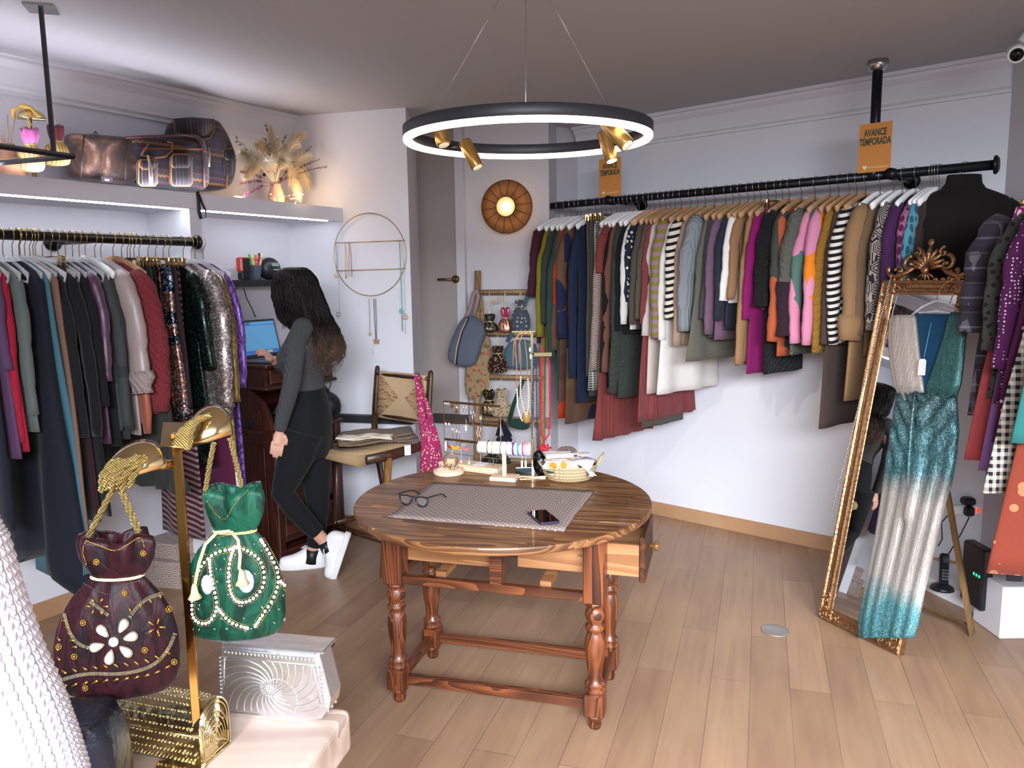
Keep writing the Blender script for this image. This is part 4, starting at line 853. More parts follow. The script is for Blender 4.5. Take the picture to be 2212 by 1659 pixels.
# ================================================================ BAR CHAIR
Bc = Vector((-.785, 3.95, 0)); wv = Vector((.767, -.641, 0)); bk_ = Vector((.641, .767, 0)); DW = wood('2a160e', '54331f', 1.2, .4, 'Z', .1); DX = wood('2a160e', '54331f', 1.2, .4, 'X', .1)
RUSH = cloth('hrib', 'd8b488', 'ffffff', None, 6.); 
M = frame(Bc, -wv, -bk_)   # x from near corner to far corner, y towards front
# use x: 0..-? : local x along -wv (0 near .. .46 far), y: -depth behind
ch = thing('bar_chair', 'tall dark wood chair with woven rush seat and back beside the desk', 'chair', M=frame(Bc, -wv, -bk_))
def cl(a, b, z): return Vector((a, -b, z))   # a: near->far, b: front->back
mb = MB()
for s, zz in ((0, 0),):
    rg = []
    for b, z0, z1 in ((-.03, .655, .685), (-.01, .64, .705), (.04, .645, .700), (.2, .650, .685), (.36, .655, .695), (.42, .665, .690)):
        rg.append([cl(-.0+.02, b, z0), cl(.44, b, z0), cl(.44, b, z1), cl(.23, b, z1-.012), cl(.02, b, z1)])
    mb.loft(rg)
obj('seat', mb, RUSH, ch)
for a in (0, .46):
    mb = MB().tube([cl(a, .02, .675), cl(a, .2, .672), cl(a, .40, .68), cl(a, .47, .73), cl(a, .475, .80)], [.026, .03, .027, .022, .02], 8, .5, up=(0, 0, 1)); obj('side_rail', mb, DX, ch)
    mb = MB().tube([cl(a+.01*(a > 0), .47, .70), cl(a, .475, .85), cl(a, .50, 1.05), cl(a, .505, 1.095), cl(a, .505, 1.105)], [.022, .021, .019, .016, .008], 8, .75); obj('back_post', mb, DW, ch)
obj('leg', MB().tube([cl(.0, .17, .66), cl(.01, .15, .4), cl(.02, .11, 0)], [.026, .021, .014], 8, .7), wood('6b4520', '9a6c38', 1.2, .4, 'Z'), ch)
obj('leg', MB().tube([cl(.46, .17, .66), cl(.45, .15, .4), cl(.44, .11, 0)], [.026, .021, .014], 8, .7), DW, ch)
for a in (.02, .44): obj('leg', MB().tube([cl(a, .44, .70), cl(a, .50, .35), cl(a, .55, 0)], [.024, .022, .016], 8, .7), DW, ch)
for a in (.02, .44): obj('stretcher', MB().tube([cl(a, .12, .22), cl(a, .52, .20)], .016, 6, .6), DX, ch)
for b, z in ((.125, .20), (.54, .06)): obj('stretcher', MB().tube([cl(.02, b, z), cl(.44, b, z)], .018, 6, .6), DX, ch)
def rush_back():
    t_ = NT('rush_weave'); sp = t_.n('SeparateXYZ', {0: t_.co()}); w_ = .46
    u = t_.math('ABSOLUTE', t_.math('SUBTRACT', (sp, 0), .23)); v = t_.math('ABSOLUTE', t_.math('SUBTRACT', (sp, 2), .93))
    side = t_.math('GREATER_THAN', t_.math('MULTIPLY', u, .78), t_.math('MULTIPLY_ADD', v, 1., .02))
    a = t_.math('SINE', t_.math('MULTIPLY', (sp, 2), 900.)); b = t_.math('SINE', t_.math('MULTIPLY', (sp, 0), 900.)); 
    hgt = t_.n('Mix', {0: side, 2: b, 3: a}); nz = t_.n('TexNoise', {'Vector': t_.co((20, 20, 150)), 'Scale': 1.}); dk = t_.math('MULTIPLY', side, t_.math('GREATER_THAN', nz, .56))
    t_.set(Base_Color=t_.mix(dk, t_.mix(side, lin('cfae88'), lin('c4a278')), lin('8a6c4a')), Roughness=.75); t_.bump(hgt, .4, .003); return t_.m
RB = rush_back(); rg = []
for a in (.03, .035, .1, .23, .36, .425, .43):
    e_ = .012 if a in (.03, .43) else 0; sg = .012*sin(pi*(a-.03)/.4)
    rg.append([cl(a, .472+sg, .79+e_), cl(a, .460+sg, .80+e_), cl(a, .488+sg, 1.065-e_), cl(a, .500+sg, 1.075-e_), cl(a, .512+sg, 1.065-e_), cl(a, .486+sg, .80+e_)])
obj('woven_back', MB().loft(rg), RB, ch)
for z, b in ((.81, .476), (1.055, .50)): obj('back_rail', MB().tube([cl(0, b, z), cl(.46, b, z)], .012, 8), DX, ch)
# garments and bag on the chair
def heap(name, label, cat, cen, w_, d_, th_, m, rz, layers, seed, tilt=0):
    o = thing(name, label, cat, cen, rz); mb = MB()
    for k in range(layers):
        sh = sheet(((-w_/2, -d_/2, 0), (w_/2*(1-.06*k), -d_/2+.01*k, 0), (w_/2, d_/2, 0), (-w_/2+.02*k, d_/2, 0)), th_*k*1.2, th_, 16, 10, .006, seed+k, .006); mb.add(sh.v, sh.f)
    obj('folds', mb, m, o); return o
sc0 = Bc - wv*.22 + bk_*.24; ra = math.atan2(wv.y, wv.x)
heap('folded_trousers', 'taupe folded trousers lying across the chair seat', 'trousers', (sc0.x+.02, sc0.y+.05, .705), .44, .24, .012, cloth('plain', '84705f'), ra+1.0, 3, 3)
heap('folded_tote_bag', 'cream cotton bag folded on top of the taupe trousers', 'bag', (sc0.x-.02, sc0.y-.09, .745), .30, .10, .006, cloth('plain', 'e4d8c8'), ra+.75, 2, 8)
q = PV(880, 962, (Bc-wv*-.02)[:2], (wv.x, wv.y)); o = thing('price_tag', 'white paper price tag hanging from the chair seat clothes', 'price tag', PY(880, 955, 4.08)); obj('card', MB().box((0, 0, -.045), (.035, .001, .055), rz=.4), plain('e6e2ec', .6), o); obj('string', MB().tube([(0, 0, .012), (0, 0, -.02)], .0008, 5), BLACK, o)
# pink bag over near back post
PK = cloth('floral', 'c0306e', 'eec0b0', '9a6474', 1.7); pb = Bc+bk_*.53+wv*.03
o = thing('fabric_bag', 'pink paisley fabric bag hanging from the right chair post', 'bag', (pb.x, pb.y, 0))
def W2(px, py, Y=4.27): return Vector(PY(px, py, Y))-Vector((pb.x, pb.y, 0))
mb = MB().tube([W2(896, 808), W2(900, 806), W2(906, 850), W2(911, 900), W2(918, 940)], [.012, .016, .019, .022, .026], 10, .5, up=(1, 0, 0)); obj('strap', mb, PK, o)
obj('strap', MB().tube([W2(903, 810, 4.3), W2(912, 850, 4.3), W2(926, 890, 4.3), W2(935, 940, 4.3)], [.012, .014, .018, .024], 10, .5, up=(1, 0, 0)), PK, o)
rg = []
for py, l, r_ in ((905, 911, 932), (930, 909, 944), (960, 908, 952), (990, 907, 956), (1030, 906, 960), (1060, 905, 962)):
    a, b = W2(l, py), W2(r_, py); c_ = (a+b)/2; hw = (b-a).length/2; rg.append([(c_.x+hw*cos(t_), c_.y+.03*sin(t_)+.006*sin(5*t_+py), c_.z) for t_ in [2*pi*k/24 for k in range(24)]])
obj('bag_body', MB().loft(rg), PK, o)
# ================================================================ BUREAU DESK
DK = wood('240d06', '57281a', .9, .35, 'Z', .15, 1.2); DKX = wood('240d06', '57281a', .9, .35, 'X', .15, 1.2)
s0 = 1.0; dq = Lq(s0); M = frame((dq[0], dq[1], 0), (Ld[0], Ld[1], 0), (Ln[0], Ln[1], 0)); M = Matrix(((Ld[0], Ln[0], 0, dq[0]), (Ld[1], Ln[1], 0, dq[1]), (0, 0, 1, 0), (0, 0, 0, 1)))
dk = thing('roll_top_desk', 'dark wooden roll top bureau standing in the corner beside the person', 'desk', M=M); LEN = .53; DP = .415
def sidep(x):
    arc = [(.40-.24*(1-cos(a)) , .77+.24*sin(a)) for a in [pi/2*i/12 for i in range(13)]]
    poly = [(.012, .06), (DP-.02, .06), (DP-.02, .76)]+arc+[(.012, 1.01)]
    return MB().prism(poly, (x, 0, 0), (0, 1, 0), (0, 0, 1), .022)
for x in (0, LEN-.022): obj('side_panel', sidep(x), DK, dk, mods=(('BEVEL', dict(width=.004, segments=2, limit_method='ANGLE')),))
obj('writing_top', MB().box((LEN/2, DP/2+.005, .755), (LEN+.03, DP+.02, .025), bev=.006), DKX, dk)
mb = MB().box((LEN/2, .015, .55), (LEN-.03, .012, .95)); obj('back_panel', mb, DKX, dk)
obj('roll_cover', MB().tube([(.022, .17, .985), (LEN-.022, .17, .985)], .03, 10), DKX, dk)
mb = MB().box((LEN/2, .20, 1.14), (LEN+.03, .40, .022), bev=.006); mb.box((LEN/2, .195, 1.012), (LEN+.03, .39, .022), bev=.006); mb.box((LEN/2, .185, 1.075), (LEN, .355, .11)); obj('top_case', mb, DKX, dk)
f = obj('drawer', MB().box((LEN/2, .37, 1.076), (LEN-.06, .016, .085), bev=.004), DKX, dk); obj('pull', MB().ell((LEN/2, .385, 1.076), (.012, .01, .008)), BRASS2, f)
for x in (.0, LEN-.05):
    obj('corner_post', MB().box((x+.025, DP-.02, .40), (.05, .045, .70), bev=.006), DK, dk)
obj('plinth', MB().box((LEN/2, DP/2, .03), (LEN+.03, DP+.03, .06), bev=.008), DKX, dk)
for z in (.18, .38, .58):
    f = obj('drawer', MB().box((LEN/2, DP-.02, z), (LEN-.12, .02, .17), bev=.006), DKX, dk); obj('pull', MB().ell((LEN/2, DP+.0, z), (.022, .012, .008)), BRASS2, f)
obj('side_inset', MB().box((-.004, DP/2-.01, .40), (.008, DP-.14, .55), bev=.003), DK, dk)
def dkw(x, y, z): return M @ Vector((x, y, z))
# laptop
lt = thing('laptop', 'open laptop with blue screen standing on the bureau', 'laptop', M=M @ Matrix.Translation((.20, .26, 1.152)) @ Matrix.Rotation(-.15, 4, 'Z'))
obj('base', MB().box((0, 0, .009), (.34, .23, .016), bev=.004), plain('8d8f98', .35, .6), lt)
def kb():
    t_ = NT('keyboard'); br = t_.n('TexBrick', {'Vector': t_.co(), 'Color1': lin('2a2b30'), 'Color2': lin('2a2b30'), 'Mortar': lin('9a9ca6'), 'Scale': 1., 'Mortar Size': .0015, 'Brick Width': .019, 'Row Height': .018}); t_.set(Base_Color=br, Roughness=.5); return t_.m
obj('keyboard', MB().box((0, -.02, .0178), (.30, .11, .001)), kb(), lt)
Ml = Matrix.Translation((0, -.115, .016)) @ Matrix.Rotation(.22, 4, 'X')
obj('lid', MB().box((0, -.004, .115), (.34, .008, .23), bev=.003).xf(Ml), plain('1a1b20', .4), lt)
scr = emis('4f87b0', .75, 'laptop_screen'); obj('screen', MB().box((0, .0008, .12), (.315, .001, .195)).xf(Ml), scr, lt)
mb = MB().box((0, .0016, .035), (.315, .0006, .022)).box((0, .0016, .198), (.315, .0006, .004)); obj('screen_bars', mb.xf(Ml), emis('2f5fa8', .7, 'screen_blue'), lt)
obj('screen_button', MB().box((.07, .0024, .034), (.045, .0006, .014)).xf(Ml), emis('b0a050', .5, 'screen_button'), lt)
def text(name, s, size, Mw, m, parent=None, ext=.0006, bold=0.):
    c = bpy.data.curves.new(name, 'FONT'); c.body = s; c.size = size; c.align_x = 'CENTER'; c.align_y = 'CENTER'; c.extrude = ext; c.offset = bold; c.materials.append(m)
    try: c.resolution_u = 3
    except Exception: pass
    o = bpy.data.objects.new(name, c); COL.objects.link(o); bpy.context.view_layer.update()
    dg = bpy.context.evaluated_depsgraph_get(); me = bpy.data.meshes.new_from_object(o.evaluated_get(dg)); bpy.data.objects.remove(o)
    me.transform(Mw); o = bpy.data.objects.new(name, me); COL.objects.link(o)
    if parent: o.parent = parent
    return o
# text plane: x right, z up on lid facing +y -> mirrored x
text('screen_total', '108,21 €', .022, Ml @ Matrix.Translation((-.085, .0018, .208)) @ Matrix(((-1, 0, 0, 0), (0, 0, 1, 0), (0, 1, 0, 0), (0, 0, 0, 1))), plain('20303c', .6), lt)
text('maker_name', 'ASUS', .012, Ml @ Matrix.Translation((0, .0018, .011)) @ Matrix(((-1, 0, 0, 0), (0, 0, 1, 0), (0, 1, 0, 0), (0, 0, 0, 1))), plain('b8b8c0', .4), lt)
# things inside the roll compartment
o = thing('crumpled_bag', 'grey blue crumpled bag inside the open roll top', 'bag', dkw(.25, .25, .79)); obj('fabric', MB().ell((0, 0, .03), (.09, .08, .045)).ell((.05, .04, .07), (.05, .05, .04)).ell((-.04, .05, .05), (.05, .04, .04)), cloth('plain', '6c7c88'), o, mods=REM(.012))
o = thing('black_case', 'black case beside the crumpled bag in the roll top', 'case', dkw(.10, .22, .77)); obj('shell', MB().box((0, 0, .03), (.14, .2, .06), bev=.012), BLACK, o)
# rounded black thing behind the person on the desk ledge
o = thing('black_helmet_bag', 'round black padded bag on the far end of the bureau', 'bag', dkw(.44, .40, .768)); mb = MB().ell((0, 0, .085), (.085, .075, .09)); obj('padded_body', mb, plain('15151b', .5), o); obj('badge', MB().box((.06, .055, .10), (.02, .004, .012), rz=-.7), plain('cfcfd6', .4), o)
obj('cable', MB().tube([(0, 0, .16), (.02, .03, .22), (-.01, .05, .26), (-.04, .03, .2)], .003, 6), BLACK, o)
# black wall shelf
hs = PV(515, 604, Lp, Ln); ss = sof(hs, Lp, Ld); zs = 1.6
zsh = PV(545, 612, Lq(0, .07), Ln)[2]; ss = sof(PV(519, 612, Lq(0, .13), Ln), Lp, Ld); M = Matrix(((Ld[0], Ln[0], 0, Lq(ss)[0]), (Ld[1], Ln[1], 0, Lq(ss)[1]), (0, 0, 1, zsh), (0, 0, 0, 1)))
sh = thing('wall_shelf', 'small black wall shelf above the laptop', 'shelf', M=M); SL = 1.50-ss; obj('board', MB().box((SL/2, .071, 0), (SL, .13, .04), bev=.002), plain('1c1e24', .5), sh)
def shp(x, y, z=.021): return M @ Vector((x, y, z))
k = Matrix(((Ld[0], Ln[0], 0, 0), (Ld[1], Ln[1], 0, 0), (0, 0, 1, 0), (0, 0, 0, 1)))
o = thing('self_inking_stamp', 'red and black self inking stamp on the left end of the wall shelf', 'stamp', M=Matrix.Translation(shp(.06, .09)) @ k); obj('frame', MB().box((0, 0, .022), (.055, .045, .044), bev=.004), BLACK, o); obj('housing', MB().box((0, 0, .088), (.07, .05, .085), bev=.008), plain('c8362e', .35), o); obj('front_plate', MB().box((0, .027, .086), (.052, .004, .078), bev=.002), BLACK, o)
o = thing('pen_cup', 'grey blue faceted pen cup on the wall shelf', 'cup', M=Matrix.Translation(shp(.155, .075)) @ k); obj('cup_body', MB().loft([[(r_*cos(a), r_*sin(a), z) for a in [2*pi*i/6+.3 for i in range(6)]] for r_, z in ((.032, 0), (.048, .085), (.045, .085), (.03, .006))], sm=False), plain('4a5566', .45), o)
for i, (c, dx, dy, l, lab) in enumerate((('2fbf55', -.02, .015, .135, 'green highlighter pen'), ('e8d83a', -.008, .02, .13, 'yellow highlighter pen'), ('e05a90', .006, .0, .13, 'pink highlighter pen'), ('c83030', .018, .012, .125, 'red felt pen'), ('1a1a1e', .024, -.01, .14, 'black marker pen'), ('e6dc90', .03, .01, .14, 'pale yellow pen'))):
    b = shp(.155+dx*.4, .075+dy*.4, .03); o = thing('pen', lab+' in the grey blue cup', 'pen', b); obj('barrel', MB().tube([(0, 0, 0), (dx*.9, -abs(dy)*.5, l*.72), (dx*1.15, -abs(dy)*.6, l)], [.005, .006, .0055], 8), plain(c, .4), o); obj('cap', MB().tube([(dx*1.0, -abs(dy)*.53, l*.8), (dx*1.2, -abs(dy)*.62, l+.008)], .0066, 8), plain(c, .35), o)
o = thing('label_printer', 'black rounded label printer on the wall shelf behind the pens', 'printer', M=Matrix.Translation(shp(.27, .07)) @ k); obj('shell', MB().ell((0, 0, .065), (.075, .055, .07)), plain('202228', .4), o, mods=()); obj('display', MB().box((.0, .052, .09), (.05, .006, .02)), plain('8fa0a4', .3), o); text('printer_lettering', 'brother', .014, Matrix.Translation((0, .0565, .06)) @ Matrix(((-1, 0, 0, 0), (0, 0, 1, 0), (0, 1, 0, 0), (0, 0, 0, 1))), plain('d8d8dc', .4), o)
# cables and plugs on the wall
a = shp(.03, .01, -.02); o = thing('power_cable', 'two black cables dropping from the wall shelf to the laptop', 'cable', a)
def rel(px, py, off=.02, P_=None): return Vector(PV(px, py, Lq(0, off), Ln))
def relp(L_, off=.03): return [rel(x, y, off)-a for x, y in L_]
obj('cord', MB().tube(relp([(524, 604), (512, 615), (505, 640), (512, 665), (524, 690)]), .0028, 6).tube(relp([(526, 622), (533, 645), (545, 668), (552, 685)]), .0028, 6), BLACK, o)
ph_ = PV(592, 728, Hq(0, .02), Hn); o = thing('power_adapter', 'two black plug adapters on the wall outlet above the bureau', 'plug', ph_); obj('plug_body', MB().box((0, -.02, -.075), (.055, .04, .06), bev=.008, rz=-.27).box((0, -.02, .0), (.05, .03, .022), bev=.005, rz=-.27), BLACK, o); obj('wall_plate', MB().box((.0, .008, -.03), (.08, .01, .14), rz=-.27, bev=.003), WHITEP, o); obj('cord', MB().tube([(-.02, -.03, 0), (-.035, -.03, -.06), (-.03, -.03, -.13), (-.04, -.03, -.16)], .0025, 6), BLACK, o)
# dark ledge on the hoop wall
l0 = sof(PV(700, 905, Hq(0, .05), Hn), Hp, Hd); zz = PV(800, 905, Hq(0, .05), Hn)[2]
struct('trim_7', MB().wall(Hq(l0, .06), Hq(sH-.002, .06), zz-.025, zz+.02, .058), plain('24252a', .6))
# hoop jewelry holder
c = PV(800, 550, Hq(0, .03), Hn); tp = PV(800, 460, Hq(0, .03), Hn); rad = (tp[2]-c[2])*1.0; M = Matrix(((Hd[0], Hn[0], 0, c[0]), (Hd[1], Hn[1], 0, c[1]), (0, 0, 1, c[2]), (0, 0, 0, 1))); MI = M.inverted()
GT = plain('b79a5c', .3, .9, 'gilt wire hoop')
hp_ = thing('hoop_necklace_holder', 'thin gold wire hoop with two crossbars on the white wall', 'jewelry holder', M=M); rx = rad*.88 if False else rad
def hl(px, py, off=.03): return MI @ Vector(PV(px, py, Hq(0, off), Hn))
lx, rx_ = hl(722, 560), hl(877, 560); rw = (rx_.x-lx.x)/2; cxh = (rx_.x+lx.x)/2
obj('hoop', MB().tube([(cxh+rw*cos(a), 0, rad*sin(a)) for a in [2*pi*k/64 for k in range(64)]], .0026, 6, closed=True), GT, hp_)
for (a_, b_) in (((723, 525), (875, 519)), ((727, 585), (876, 580))): obj('crossbar', MB().tube([hl(*a_), hl(*b_)], .0024, 6), GT, hp_)
obj('wall_hook', MB().tube([(cxh, -.03, rad), (cxh, 0, rad)], .003, 6), GT, hp_)
def neck(lab, pts, col, met=0, pend=None, grp=None, r_=.0018, off=.035):
    P_ = [Vector(PV(x, y, Hq(0, off), Hn)) for x, y in pts]; o = thing('necklace', lab, 'necklace', P_[0], group=grp); obj('cord', MB().tube([p-P_[0] for p in P_], r_, 6), plain(col, .4, met), o)
    if pend:
        nm, pl, pc, kind, sz = pend; pq = Vector(PV(*pl, Hq(0, off+.004), Hn))-P_[0]; hx, nx = Vector((Hd[0], Hd[1], 0)), Vector((Hn[0], Hn[1], 0)); mb = MB()
        if kind == 'disc': mb.tube([pq+hx*(sz*cos(a))+Vector((0, 0, sz*sin(a))) for a in [2*pi*k/20 for k in range(20)]], sz*.3, 8, .6, closed=True)
        elif kind == 'fly':
            poly = [(0, -.1), (.35, -.7), (.8, -.5), (.7, 0), (1, .6), (.5, .7), (0, .15), (-.5, .7), (-1, .6), (-.7, 0), (-.8, -.5), (-.35, -.7)]; mb.prism([(x*sz, y*sz) for x, y in poly], pq, hx, (0, 0, 1), .003)
        elif kind == 'tag': mb.prism([(-sz*.3, -sz), (sz*.3, -sz), (sz*.3, sz), (-sz*.3, sz)], pq, hx, (0, 0, 1), .001)
        obj(nm, mb, plain(pc, .4), o)
    return o
neck('blue grey cord necklace with round disc at the left side of the hoop', [(726, 527), (731, 600), (733, 660), (735, 672)], '9ab0b8', 0, ('disc_pendant', (731, 679), '98a49c', 'disc', .013), r_=.0012)
neck('pendant necklace with pale wooden butterfly at the left of the hoop', [(725, 527), (728, 560), (727, 590)], 'b8a090', 0, ('butterfly_pendant', (727, 596), 'd6b498', 'fly', .018))
neck('bright gold beaded necklace hanging from the upper crossbar', [(745, 524), (746, 560), (747, 602), (752, 592), (748, 545), (745, 524)], 'd8b24c', .8)
neck('thin gold necklace with red end beside the bright gold one', [(754, 524), (753, 560), (755, 597), (760, 597), (758, 560), (755, 524)], 'b48a6a', .5)
neck('turquoise beaded cord necklace at the right of the hoop', [(863, 520), (865, 580), (868, 660), (869, 715)], '58b0b8', 0, ('ring_pendant', (867, 672), '58b8bc', 'disc', .012), r_=.0026)
neck('beige cord necklace with round wooden pendant at the right of the hoop', [(868, 520), (872, 580), (875, 670), (876, 722)], 'd8b8a8', 0, ('round_pendant', (875, 684), 'd8a888', 'disc', .014), r_=.0014)
neck('tan cord necklace hanging under the hoop at left', [(797, 645), (798, 680), (799, 725)], 'a88a78', 0, ('branch_charm', (799, 722), 'c8a878', 'fly', .012), r_=.0018)
neck('dark cord necklace with orange wooden bird pendant under the hoop', [(807, 645), (809, 690), (812, 735)], '505868', 0, ('bird_pendant', (813, 738), 'b98058', 'fly', .022), r_=.0022)
neck('second dark cord necklace close beside the bird pendant one', [(811, 645), (813, 690), (813, 732)], '4a4c5c', 0, None, r_=.0018)
neck('white paper tag hanging under the bird pendant', [(808, 742), (804, 755)], 'e0dcd8', 0, ('tag_card', (804, 760), 'e4e0dc', 'tag', .014), r_=.0008)

q = Vector(PY(528, 1112, 3.74)); t = thing('white_board', 'white upright paper board standing at the left foot of the bureau', 'board', (q.x, q.y, 0)); zt_ = PY(515, 930, 3.74)[2]
obj('board_panel', MB().add([(x+dx, y, z) for x, y, z, dx in ((-.04, 0, .0, 0), (.02, -.01, 0, 0), (.0, .0, zt_, -.04), (-.04, .01, zt_, -.035), (-.04, .012, .0, 0), (.02, .002, 0, 0), (.0, .012, zt_, -.04), (-.04, .022, zt_, -.035))], [(0, 1, 2, 3), (7, 6, 5, 4), (0, 4, 5, 1), (1, 5, 6, 2), (2, 6, 7, 3), (3, 7, 4, 0)], False), plain('d8d8e2', .6), t)
# ================================================================ PERSON
YP = 4.10
def Wp(px, py, dy=0.): return Vector(PY(px, py, YP+dy))
pr = thing('person', 'person with long dark wavy hair, grey ribbed top, black jeans and white sneakers standing at the bureau', 'person', (float(Wp(675, 1200)[0]), YP, 0)); pr['label'] = 'person with long dark wavy hair, grey top, black jeans and white sneakers at the bureau'
PO = Vector((float(Wp(675, 1200)[0]), YP, 0))
def P_(*a): return Wp(*a)-PO
SKIN = plain('d3a08a', .5, Subsurface_Weight=.1); SWT = cloth('rib', '55565a', 'ffffff', None, 2.2); JN = cloth('plain', '17181c')
def tubp(mb, L, sq=1., n=16, up=None): mb.tube([P_(*p[:3]) for p in L], [p[3] for p in L], n, sq, up=up); return mb
for_ = P_(590, 625)-P_(640, 625)
# body: head, neck, torso, arms, hands, legs in one surface
hc = P_(634, 628, .02)
def hand(mb, wr, d, side, palm=.045, curl=.5, L=.075):
    # wr wrist, d direction, side lateral dir
    d = d.normalized(); side = (side-d*side.dot(d)).normalized(); nrm = d.cross(side)
    c_ = wr+d*palm*.9; mb.tube([wr-d*.03, wr, wr+d*palm*.6, wr+d*palm*1.5], [.020, .022, .030, .028], 12, .5, up=side)
    for i, (o_, l_) in enumerate(((-.027, .85), (-.009, 1.), (.009, .95), (.026, .75))):
        b = wr+d*palm*1.45+side*o_; p1 = b+d*L*l_*.42+nrm*.004*curl; p2 = p1+(d*(1-curl*.5)+nrm*curl).normalized()*L*l_*.32; p3_ = p2+(d*(1-curl)+nrm*curl*1.4).normalized()*L*l_*.26
        mb.tube([b-d*.01, b, p1, p2, p3_], [.0095, .0092, .0085, .0078, .006], 8)
    b = wr+d*palm*.35-side*.024; p1 = b+(d*.75-side*.6).normalized()*.032; p2 = p1+(d*.95-side*.15+nrm*.3).normalized()*.028
    mb.tube([b, p1, p2], [.012, .0105, .0075], 8)
bd = MB(); bd.ell(hc, (.078, .074, .105), 20, 14); bd.ell(hc+Vector((-.035, -.005, -.05)), (.05, .052, .06), 14, 10)
bd.ell(hc+Vector((-.088, -.02, -.015)), (.014, .011, .02)); bd.ell(hc+Vector((-.078, -.02, -.055)), (.012, .022, .008)); bd.ell(hc+Vector((0, -.075, -.01)), (.018, .008, .03)); bd.ell(hc+Vector((0, .072, -.01)), (.018, .008, .03))
tubp(bd, [(648, 660, .02, .05), (655, 700, .02, .052), (657, 740, .02, .062), (657, 790, .02, .06), (662, 840, .02, .065), (668, 900, .02, .08)])
tubp(bd, [(655, 725, -.10, .035), (640, 780, -.17, .032), (628, 840, -.185, .03), (612, 890, -.175, .026), (604, 928, -.17, .022)])
tubp(bd, [(655, 725, .13, .035), (630, 770, .255, .033), (622, 800, .27, .036), (600, 785, .22, .028), (588, 775, .18, .022)])
hand(bd, P_(604, 932, -.17), P_(598, 968, -.19)-P_(604, 932, -.17), Vector((-1, -.35, 0)), curl=.32, L=.08)
hand(bd, P_(590, 776, .18), P_(570, 762, .13)-P_(592, 778, .18), Vector((.1, 1, -.15)), palm=.04, curl=.7, L=.066)
tubp(bd, [(662, 940, -.05, .08), (622, 1040, -.09, .03), (626, 1070, -.085, .03), (664, 1130, -.05, .036), (697, 1165, -.03, .034), (707, 1180, -.03, .034)])
tubp(bd, [(676, 940, .10, .07), (682, 1060, .10, .042), (684, 1120, .1, .036), (676, 1180, .10, .033), (674, 1208, .10, .035)])
obj('body', bd, SKIN, pr, mods=REM(.0045, 3))
eyes = MB()
for s in (-.03, .03): eyes.ell(hc+Vector((-.073, s, 0)), (.008, .013, .006), 10, 6)
obj('eyes', eyes, plain('2a1c16', .3), pr); obj('mouth', MB().ell(hc+Vector((-.083, 0, -.055)), (.006, .02, .007), 10, 6), plain('a85a52', .4), pr)
# sweater
sw = MB(); rg = []
for py, l, r_, dp in ((700, 643, 676, .07), (712, 630, 690, .14), (725, 624, 698, .165), (745, 612, 706, .16), (762, 600, 708, .15), (775, 598, 708, .145), (790, 604, 706, .135), (805, 611, 703, .12), (822, 615, 699, .115), (840, 614, 702, .125)):
    a, b = P_(l, py, .02), P_(r_, py, .02); c_ = (a+b)/2; hw = (b-a).length/2; rg.append([(c_.x+hw*cos(t_), c_.y+dp*sin(t_), c_.z) for t_ in [2*pi*k/28 for k in range(28)]])
sw.loft(rg); tubp(sw, [(657, 706, -.04, .055), (654, 708, -.11, .055), (640, 740, -.16, .052), (636, 780, -.18, .049), (630, 830, -.19, .046), (618, 875, -.185, .042), (608, 912, -.175, .036), (605, 930, -.17, .033)])
tubp(sw, [(657, 706, .05, .055), (655, 712, .17, .052), (635, 765, .26, .050), (628, 798, .27, .046), (608, 792, .22, .037), (598, 784, .19, .031)])
obj('sweater', sw, SWT, pr, mods=REM(.007, 4))
# jeans
jn = MB(); rg = []
for py, l, r_, dp in ((832, 614, 700, .115), (850, 614, 704, .125), (875, 612, 711, .145), (905, 612, 717, .16), (935, 608, 717, .165), (960, 606, 713, .16), (985, 604, 710, .14)):
    a, b = P_(l, py, .02), P_(r_, py, .02); c_ = (a+b)/2; hw = (b-a).length/2; rg.append([(c_.x+hw*cos(t_), c_.y+dp*sin(t_), c_.z) for t_ in [2*pi*k/28 for k in range(28)]])
jn.loft(rg); tubp(jn, [(655, 930, -.07, .115), (640, 985, -.08, .098), (620, 1035, -.09, .075), (611, 1065, -.09, .064), (633, 1095, -.07, .058), (664, 1130, -.05, .052), (686, 1152, -.04, .046)])
tubp(jn, [(676, 930, .08, .112), (681, 985, .09, .098), (684, 1050, .10, .076), (688, 1100, .10, .062), (686, 1145, .10, .050), (678, 1180, .10, .042)])
obj('jeans', jn, JN, pr, mods=REM(.007, 4))
obj('sock', MB().tube([P_(676, 1186, .10), P_(674, 1200, .10), P_(672, 1214, .10)], [.037, .037, .042], 16), BLACK, pr)
obj('sock', MB().tube([P_(700, 1170, -.03), P_(706, 1180, -.03), P_(712, 1188, -.03)], [.036, .038, .042], 16), BLACK, pr)
SN = plain('efeff3', .45, bump=.05); SOL = plain('e6e6ea', .5)
